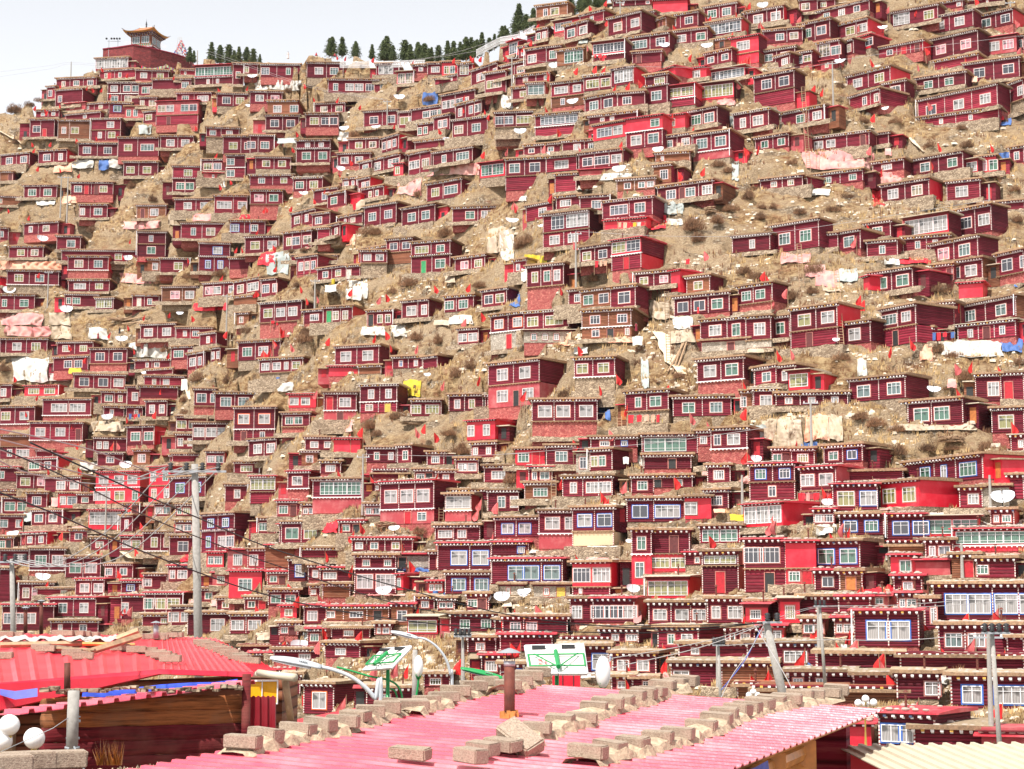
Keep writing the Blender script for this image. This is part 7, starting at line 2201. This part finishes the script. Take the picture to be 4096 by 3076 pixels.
solar('twin solar panel on a green post seen from behind, red lettering', [(2100, 2584, 27.0), (2332, 2577, 27.0), (2349, 2693, 25.9), (2120, 2693, 25.9)], 26.6, (2227, 2612, 2745, 17), None)
solar('tilted twin solar panel on a green post left of the oval lamp', [(1530, 2596, 31.5), (1645, 2586, 30.8), (1566, 2670, 30.4), (1452, 2680, 31.1)], 31, (1552, 2640, 2835, 15), None)
k = 31 / FOC; O = at(1347, 2670, 31); r = thing('lamp_arm', 'thin green lamp arm curving down beside the tilted solar panel', 'street lamp', O)
m = MB(); m.tube(spline([at(x, y, 31) - O for x, y in [(1347, 2668), (1400, 2682), (1480, 2705), (1545, 2718), (1585, 2738), (1606, 2775), (1610, 2830)]]), 4 * k, 8); m.tube(spline([at(x, y, 31) - O for x, y in [(1560, 2754), (1580, 2765), (1590, 2800), (1591, 2830)]]), 3.5 * k, 8); obj('arm', m, M['lampgreen'], r, True)
# oval lamps
for (x, y0, y1, w, d, lab, sx) in ((1674, 2622, 2708, 38, 33, 'white egg-shaped lamp on a curved green stem', 1664), (2412, 2624, 2752, 60, 27, 'large white oval lamp shade behind the pink roof', 2412)):
    k = d / FOC; O = at(x, y1, d); r = thing('oval_lamp', lab, 'street lamp', O); c = at(x, (y0 + y1) / 2, d) - O
    obj('shade', uv(c, w / 2 * k, (y1 - y0) / w), M['glass_globe'], r, True)
    m = MB(); m.tube(spline([c + Vector((0, 0, -(y1 - y0) * .45 * k)), Vector((0, 0, -8 * k)), at(x - 3, y1 + 40, d) - O, at(sx, y1 + 85, d) - O]), [7 * k] * 2 + [4.5 * k] * 17, 10); 
    for q in range(6):
        w_ = q * 1.047; m.tube([Vector((3 * k * math.cos(w_), 3 * k * math.sin(w_), -6 * k)), c + Vector((w * .38 * k * math.cos(w_), w * .38 * k * math.sin(w_), -(y1 - y0) * .33 * k))], [5 * k, .8 * k], 5)
    obj('stem', m, M['lampgreen'], r, True)
# red box behind the twin panel
O = at(2266, 2750, 29); m = MB(); k = 29 / FOC; m.box(-55 * k, 55 * k, 0, .5, -.6, 50 * k); o = obj('red_cabinet', m, M['R'], loc=O); tag(o, 'plain red cabinet with dark seams behind the twin solar panel', 'cabinet')
q = MB(); 
for x in (-15, 28): q.box(x * k - .006, x * k + .006, -.012, .0, -.6, 49 * k)
obj('seam', q, M['dark'], o)
# red lean-to sheets at left centre
r = thing('red_sheet_fence', 'upright dark red corrugated sheets beside the yellow window', 'fence', at(985, 2960, 26)); O = r.location
m = MB()
for i in range(41):
    x = 980 + i * 3.1; z = .03 if (i // 5) % 2 else 0
    m.v += [tuple(at(x, 2785 + 3 * math.sin(i), 26 - z) - O), tuple(at(x, 2972, 26 - z) - O)]
for i in range(40): m.f.append((2 * i, 2 * i + 1, 2 * i + 3, 2 * i + 2)); m.m.append(0)
obj('sheet', m, sheet('dark_red_sheet', (.27, .006, .018), .5, (.45, .12, .13), .5), r)
r = thing('yellow_window_hut', 'hut corner with yellow-curtained window and beige awning pipe', 'hut', at(1045, 2900, 27)); O = r.location
m = MB(); a = at(990, 2710, 27.3) - O; m.box(a.x, at(1130, 2900, 27.3).x - O.x, a.y, a.y + 2, -.9, a.z); obj('wall', m, M['B'], r)
fr, su, pn, raw = window_mesh('b', 1.6, .8, 2, False)
for nm, me, mt in (('window', fr, None), ):
    w = bpy.data.objects.new(nm, me); C.objects.link(w); w.parent = r; w.location = at(1050, 2768, 27.1) - O; w.scale = (.27, 1, .4)
    p = bpy.data.objects.new('pane', pn); C.objects.link(p); p.parent = w; slotmat(p, simple('amber_pane', (.75, .36, .01), .2, .1))
w.scale = (.3, 1, .45)
m = MB(); m.tube([at(1035, 2690, 26.8) - O, at(1090, 2700, 26.4) - O, at(1180, 2710, 26) - O], [.05, .055, .06], 10); m.tube([at(1020, 2695, 27) - O, at(1185, 2718, 27) - O], .04, 6); obj('awning_pipe', m, M['beige'], r, True)
m = MB(); m.tube([at(1140, 2720, 27.2) - O, at(1163, 2880, 27.2) - O], .055, 8); obj('post', m, M['wood'], r, True)
# flat red roof right of it
a, b, c, e = at(1135, 2925, 36), at(1270, 2902, 37), at(1520, 2830, 42), at(1460, 2822, 44)
r = thing('low_red_roof_hut', 'low hut with smooth bright red sheet roof behind the lamp arms', 'hut', a)
m = MB(); P = [at(1135, 2924, 34), at(1330, 2895, 35), at(1560, 2850, 36), at(1525, 2832, 41), at(1470, 2822, 42), at(1140, 2886, 41)]; m.v = [tuple(p - a) for p in P] + [tuple(p - a - Vector((0, 0, .06))) for p in P]; n = 6
m.f = [tuple(range(n)), tuple(range(2 * n - 1, n - 1, -1))] + [(i, n + i, n + (i + 1) % n, (i + 1) % n) for i in range(n)]; m.m = [0] * len(m.f); obj('roof', m, M['redmetal'], r)
m = MB(); wallq(m, P[0] - a + Vector((.1, .3, -.06)), P[2] - a + Vector((0, .3, -.06)), 2.5); obj('wall', m, M['bluet'], r)
# ---------------------------------------------------------------- big concrete poles and wires
def bigpole(label, x0, yb, x1, yt, d, wb_, wt_, arm=None, ins=0):
    a, b = at(x0, yb, d), at(x1, yt, d); k = d / FOC; ax = (b - a); r = thing('concrete_pole', label, 'utility pole', a); m = MB()
    m.tube([ax * -.6, ax], [wb_ / 2 * k * 1.05, wt_ / 2 * k], 24); obj('shaft', m, M['concrete'], r, True)
    if arm:
        L, R_, y = arm; m = MB(); p, q = at(L, y, d - .15) - a, at(R_, y, d - .15) - a; m.box(p.x, q.x, p.y - .03, p.y + .03, p.z - .03, p.z + .03); ao = obj('crossarm', m, M['metal'], r)
        for i in range(ins):
            t = (i + .5) / ins; c = p.lerp(q, t); mm = MB(); mm.lathe([(0, .03), (.05, .03), (.09, .08), (.04, .1), (.1, .15), (.04, .17), (.09, .22), (.03, .26), (0, .27)], 12, c=tuple(c)); obj('insulator', mm, M['dark'], ao, True)
bigpole('tall thick concrete pole with crossarm, left of centre', 793, 2555, 779, 1856, 52, 37, 27, (650, 905, 1886), 4)
bigpole('lower concrete pole with crossarm at the left edge', 53, 2530, 47, 2236, 58, 23, 18, (-40, 120, 2248), 4)
bigpole('leaning concrete pole hung with tangled cables', 3136, 2800, 3063, 2485, 50, 38, 30, (3050, 3128, 2489), 2)
bigpole('slim upright pole at the lower right', 3998, 2985, 3968, 2530, 48, 22, 16, (3925, 4040, 2532), 4)
bigpole('thin pole right of the leaning pole', 3295, 2660, 3279, 2428, 80, 13, 11, (3255, 3305, 2424), 3)
bigpole('short pole under the crossing cables', 2882, 2790, 2873, 2586, 62, 13, 11, (2850, 2900, 2580), 4)
bigpole('short white pole behind the egg-shaped lamp', 1658, 2790, 1660, 2600, 36, 21, 19)
bigpole('thin pole with lattice arms by the upper lamp', 1857, 2740, 1850, 2530, 60, 9, 8, (1815, 1885, 2545), 4)
M['wireb'] = simple('black_cable', (0.012, 0.012, 0.014), .6, .1, bmp=0); M['wireg'] = simple('grey_cable', (0.36, 0.34, 0.34), .6, .1, bmp=0)
def wire(label, P, r, mat, grp):
    m = MB(); m.tube(spline([at(*p) for p in P], 8), r, 5); tag(obj('cable', m, mat, smooth=True), label, 'cable', grp)
wire('lower thick black cable sagging across the left hillside', [(-30, 1960, 26), (230, 2060, 28), (620, 2225, 32), (1106, 2390, 36), (1600, 2480, 42), (2100, 2520, 46), (2650, 2530, 49), (3060, 2490, 50)], .014, M['wireb'], 'thick black cables')
wire('upper thick black cable sagging across the left hillside', [(120, 1770, 26), (500, 1945, 28), (800, 2075, 32), (1106, 2200, 36), (1600, 2350, 42), (2100, 2470, 46), (2650, 2515, 49), (3070, 2488, 50)], .014, M['wireb'], 'thick black cables')
wire('third black cable crossing the far left edge', [(-30, 1780, 26), (300, 1925, 28), (620, 2080, 32), (1106, 2262, 36), (1700, 2440, 42), (2300, 2500, 46), (3060, 2494, 50)], .011, M['wireb'], 'thick black cables')
for i in range(4):
    x = 665 + i * 72; xe = 12 + i * 29
    wire(f"grey cable from the tall to the lower left pole, {ORD[i] if i else 'first'} from the left", [(x, 1868, 52), ((x + xe) / 2 + 60, 2150 + i * 12, 54), ((x + xe) / 2 - 160, 2265, 56), (xe, 2238, 58)], .016, M['wireg'], 'grey cables of the left poles')
    wire(f"grey cable rising left from the tall pole, {ORD[i] if i else 'first'} from the left", [(x, 1868, 52), (x - 220, 1935 - i * 12, 46), (x - 520, 1900 - i * 34, 40), (-30, 1830 - i * 40, 36)], .016, M['wireg'], 'grey cables of the left poles')
WG = [('cable running from the ridge pole down to the middle slope', [(820, 200, 360), (1000, 262, 345), (1250, 345, 325), (1548, 398, 300)]), ('second cable beside it down to the middle slope', [(820, 210, 360), (1000, 270, 345), (1250, 352, 325), (1548, 402, 300)]),
      ('cable crossing the slope from the mid pole to the right', [(2304, 925, 215), (2700, 945, 205), (3100, 930, 195), (3959, 800, 180)]), ('cable from the upper right pole to the edge', [(3334, 245, 240), (3700, 190, 235), (4110, 140, 230)]),
      ('cable from the upper right pole leftwards', [(3334, 245, 240), (3150, 270, 245), (2400, 262, 250), (2050, 232, 255)]), ('cable above the log hut path', [(1450, 1817, 190), (1800, 1824, 185), (2106, 1813, 180)]),
      ('cable crossing the red houses right of centre', [(2000, 1818, 180), (2300, 1795, 175), (2640, 1770, 170), (3070, 1710, 165)]), ('cable across the lower right houses', [(3110, 2470, 52), (3280, 2425, 80), (3600, 2420, 76), (4110, 2378, 70)]),
      ('lower cable across the lower right houses', [(3110, 2480, 52), (3290, 2428, 80), (3600, 2432, 76), (4110, 2400, 70)]), ('cable from the thin pole to the straight pole', [(2875, 2584, 62), (3280, 2560, 56), (3600, 2562, 52), (3960, 2532, 48)]),
      ('cable fanning left from the leaning pole', [(3064, 2490, 50), (2800, 2570, 52), (2400, 2640, 54), (2000, 2690, 56)]), ('lower cable fanning left from the leaning pole', [(3064, 2494, 50), (2800, 2590, 50), (2500, 2660, 50), (2330, 2700, 50)]),
      ('white stay cable hanging left of the leaning pole', [(3060, 2492, 50), (3000, 2600, 49), (2930, 2700, 48), (2885, 2790, 47)]), ('white stay cable hanging right of the leaning pole', [(3010, 2490, 50), (3080, 2600, 49), (3150, 2720, 48), (3185, 2800, 47)]),
      ('blue stay cable left of the leaning pole', [(3040, 2520, 50), (2980, 2640, 49), (2885, 2760, 48)]), ('far thin cable over the left skyline', [(-20, 290, 380), (200, 262, 380), (283, 250, 380), (470, 262, 380)]), ('lower far thin cable over the left skyline', [(-20, 310, 380), (200, 275, 380), (283, 256, 380), (470, 272, 380)]),
      ('cable sweeping over the ridge pines', [(1500, 262, 290), (1900, 205, 290), (2200, 130, 285)]), ('second cable sweeping over the ridge pines', [(1440, 262, 290), (1800, 215, 290), (2150, 100, 285)])]
for n, (lab, P) in enumerate(WG):
    far = P[0][2] > 100; wire(lab, P, .02 if far else .012, simple('blue_cable', (.05, .1, .4), .6, bmp=0) if 'blue' in lab else M['wireg'] if not far else M['wireg'], 'thin cables over the slope')
# ---------------------------------------------------------------- paths
def path(label, pts, w):
    m = MB()
    P = [dig(x, y) for x, y in pts]; Q = []
    for a, b in zip(P, P[1:]):
        n = max(2, int((b - a).length / 1.0)); Q += [a.lerp(b, i / n) for i in range(n)]
    Q.append(P[-1])
    for i, p in enumerate(Q):
        t = (Q[min(i + 1, len(Q) - 1)] - Q[max(0, i - 1)]); t.z = 0; t.normalize(); s = Vector((t.y, -t.x, 0)); p = Vector((p.x, p.y, max(p.z, drop(p.x, p.y, p.z)) + .12))
        for a in (-w / 2, w / 2): m.v.append(tuple(p + s * a * (1 + .2 * math.sin(i * 1.9))))
    for i in range(len(Q) - 1): m.f.append((2 * i, 2 * i + 1, 2 * i + 3, 2 * i + 2)); m.m.append(0)
    o = obj('path', m, M['pathm']); o['kind'] = 'structure'
M['pathm'] = simple('trodden_path', (0.62, 0.50, 0.36), .95, .2, 2)
path('', [(435, 2130), (465, 2170), (500, 2210), (530, 2235), (690, 2245)], 1.6)
path('', [(0, 525), (60, 560), (90, 580), (180, 560)], 1.3)
path('', [(690, 1660), (640, 1740), (600, 1800)], 1.2)
path('', [(740, 1520), (755, 1560), (765, 1600)], 1.2)
path('', [(3600, 555), (3660, 575), (3700, 610)], .9)
path('', [(2740, 1500), (2690, 1450), (2640, 1330)], 1.6)
# tin sheet lying in the gully and its planks
for n, (x0, y0, x1, y1, lab) in enumerate([(2735, 1380, 2670, 1495, 'long plank lying down the gully, leftmost of three'), (2728, 1382, 2690, 1500, 'long plank lying down the gully, middle of three'), (2745, 1378, 2700, 1505, 'long plank lying down the gully, rightmost of three'), (480, 1290, 600, 1268, 'long timber on the lumber pile left of the lone roof'), (490, 1300, 590, 1290, 'short timber on the lumber pile left of the lone roof'), (480, 1240, 620, 1232, 'stripped timber lying under the lone small house')]):
    a, b = dig(x0, y0) + Vector((0, -.2, .2)), dig(x1, y1) + Vector((0, -.2, .2)); m = MB(); m.tube([Vector((0, 0, 0)), b - a], .11, 6); tag(obj('timber', m, M['wood'], loc=a), lab, 'timber')
# ---------------------------------------------------------------- laundry, barrels, wood piles
Rl = random.Random(21)
def laundry(cx, cy, wpx, cols, label):
    d = depth(cx, cy + 15) - 1.6; p = at(cx, cy, d); L = wpx / FOC * d; r = thing('washing_line', label, 'washing line', p, -math.atan2(p.x, p.y), 'washing lines in front of houses')
    m = MB(); m.tube([(-L / 2, 0, 0), (0, 0, -.08), (L / 2, 0, 0)], .015, 4); obj('line', m, M['wireg'], r)
    for s in (-1, 1): m = MB(); m.tube([(s * L / 2, 0, -1.9), (s * L / 2, 0, .1)], .035, 5); obj('pole', m, M['wood'], r)
    x = -L / 2 + .1
    while x < L / 2 - .3:
        w, h = Rl.uniform(.3, .6), Rl.uniform(.45, .95); m = MB()
        for i in range(5):
            for j in range(4): m.v.append((x + w * i / 4 * (1 - .06 * j), .05 * math.sin(i * 2.1 + j + x * 5), -.03 - h * j / 3 - .04 * math.sin(i * 1.9)))
        for i in range(4):
            for j in range(3): q = i * 4 + j; m.f.append((q, q + 1, q + 5, q + 4)); m.m.append(0)
        obj('garment', m, CM[Rl.choice(cols)], r, True); x += w + Rl.uniform(.03, .4)
for (x, y, w, c, l) in [(3615, 1325, 30, 'wo', 'orange and white garments drying under the blue-framed house'), (3772, 1328, 90, 'rrb', 'dark red garments drying between the two right-hand houses'), (2525, 888, 110, 'rwoy', 'long row of bright garments under the balcony'), (2402, 1042, 50, 'ror', 'red patterned garments on a short line near the mid-slope pole'),
        (2430, 218, 110, 'rwr', 'dark red garments hanging under the glazed balcony, upper slope'), (2815, 755, 150, 'orwg', 'orange, red and white garments along the wide maroon hut'), (542, 1655, 55, 'wrb', 'small white and red garments between left houses'), (2590, 1658, 160, 'ory', 'red and yellow garments below the right-centre house'), (2725, 570, 40, 'ow', 'orange and white garments by the upper house window'),
        (1110, 1282, 55, 'rr', 'dark red garments below the dark red house with white frames'), (2420, 2405, 140, 'pwp', 'pinkish faded cloths hung along the eave of the bottom house'), (3235, 1970, 90, 'rp', 'small red garments under the plastic-covered windows'), (1345, 2000, 60, 'ro', 'orange robe hung under the glazed gallery'), (2750, 1035, 20, 'r', 'single red garment by the ruined shed')]:
    laundry(x, y, w, c, l)
for (x, y, k, l) in [(2465, 1068, 'b', 'blue barrel under the red porch mid-slope'), (3758, 790, 'b', 'blue barrel beside the red brick tower house'), (337, 532, 'b', 'pale blue barrel at the left end of the brown log hut'), (1742, 2388, 'b', 'blue barrel right of the red tent-like annex'), (1785, 2396, 'b', 'second blue barrel near the blue-framed house'), (1809, 2397, 'g2', 'green barrel near the blue-framed house'), (1838, 2396, 'w', 'white plastic drum near the blue-framed house'), (1112, 1522, 'b', 'dark blue barrel below the left-centre house'), (2640, 1868, 'w', 'white drum on the terrace under the green gallery'), (2670, 1870, 'y', 'yellow tub on the terrace under the green gallery'), (1333, 1128, 'y', 'yellow can on the terrace edge')]:
    p = dig(x, y + 10); m = MB(); m.lathe([(0, 0), (.27, 0), (.28, .1), (.3, .28), (.28, .3), (.3, .55), (.28, .57), (.28, .8), (.25, .86), (0, .86)], 14); o = obj('barrel', m, CM[k], smooth=False); o.location = at(x, y + 10, p.dot(FW) - .8); tag(o, l, 'barrel', 'barrels by the houses')
for n, (x, y, w, l) in enumerate([(1575, 1498, 60, 'heap of split wood above the log hut with a white post'), (1665, 1700, 130, 'flat brushwood pile above the bright red box hut'), (1725, 2085, 60, 'stacked flat stones and wood beside the whitewashed pillar house'), (3805, 1770, 100, 'firewood heap under the stone retaining shelter'), (3575, 1610, 90, 'dark branch pile at the right-hand house corner'), (3660, 362, 75, 'golden brushwood heap on the hut roof, upper right'), (495, 1285, 120, 'large pile of sawn timber, left of centre'), (810, 1790, 70, 'stacked firewood below the three-window house'), (1540, 2110, 80, 'jumble of boards above the red flags'), (2250, 1335, 50, 'upright bundle of pale planks against the grey stone wall'), (2215, 1520, 60, 'boards leaning on the big pink house side'), (2840, 855, 50, 'grey sticks dumped on the upper slope')]):
    p = dig(x, y); d = p.dot(FW); L = w / FOC * d; r = bpy.data.objects.new; m = MB()
    for i in range(int(26 + w / 3)):
        a = Vector((Rl.uniform(-.3, .3) * L, Rl.uniform(-.5, .3), Rl.uniform(0.05, .55) * (1 if w > 55 else 1.6))); v = Vector((Rl.uniform(.3, .5) * L * .6, Rl.uniform(-.35, .35), Rl.uniform(-.12, .12)))
        if n == 9: a.z = 1.0; v = Vector((Rl.uniform(-.2, .2), .25, Rl.uniform(.8, 1.0)))
        m.tube([a - v, a + v], Rl.uniform(.03, .07), 5)
    o = obj('wood_pile', m, M['wood'] if n % 3 else M['edge'], loc=p + Vector((0, -.3, 0))); tag(o, l, 'wood pile', 'wood piles')
# ---------------------------------------------------------------- thin air haze
hz = MB(); hz.box(-330, 330, -70, 640, -14, 215); m = bpy.data.materials.new('haze'); m.use_nodes = True; nt = m.node_tree; nt.nodes.remove(nt.nodes['Principled BSDF'])
pv = nt.nodes.new('ShaderNodeVolumePrincipled'); pv.inputs['Density'].default_value = HAZE; pv.inputs['Color'].default_value = (.95, .95, .97, 1); pv.inputs['Anisotropy'].default_value = .35; nt.links.new(pv.outputs[0], nt.nodes['Material Output'].inputs['Volume'])
if HAZE > 0: o = obj('haze', hz, m); o['kind'] = 'stuff'
# ---------------------------------------------------------------- camera, light, sky
cam = bpy.data.cameras.new('camera'); co_ = bpy.data.objects.new('camera', cam); C.objects.link(co_); SC.camera = co_
cam.sensor_width = 36; cam.lens = 36 * FOC / 4096; cam.clip_end = 5000; cam.clip_start = .5
co_.rotation_euler = (math.pi / 2 + PITCH, 0, 0)
EL, AZ = math.radians(57), math.radians(212)       # azimuth clockwise from +Y
sd = Vector((math.sin(AZ) * math.cos(EL), math.cos(AZ) * math.cos(EL), math.sin(EL)))
sl = bpy.data.lights.new('sun', 'SUN'); sl.energy = 5.0; sl.angle = math.radians(.55); sl.color = (1, .955, .89)
so = bpy.data.objects.new('sun', sl); C.objects.link(so); so.rotation_euler = sd.to_track_quat('Z', 'Y').to_euler()
w = bpy.data.worlds.new('World'); SC.world = w; w.use_nodes = True; nt = w.node_tree
sk = nt.nodes.new('ShaderNodeTexSky'); sk.sky_type = 'NISHITA'; sk.sun_disc = False; sk.sun_elevation = EL; sk.sun_rotation = AZ; sk.air_density = 1.3; sk.dust_density = 5; sk.ozone_density = .6; sk.altitude = 3800
hs = nt.nodes.new('ShaderNodeHueSaturation'); hs.inputs['Saturation'].default_value = .13; hs.inputs['Value'].default_value = 1.45; nt.links.new(sk.outputs[0], hs.inputs['Color']); nt.links.new(hs.outputs[0], nt.nodes['Background'].inputs[0]); nt.nodes['Background'].inputs[1].default_value = .12
SC.view_settings.view_transform = 'Standard'; SC.view_settings.look = 'None'; SC.view_settings.exposure = .55
SC.cycles.max_bounces = 6; SC.cycles.diffuse_bounces = 3; SC.cycles.glossy_bounces = 2; SC.cycles.transparent_max_bounces = 4
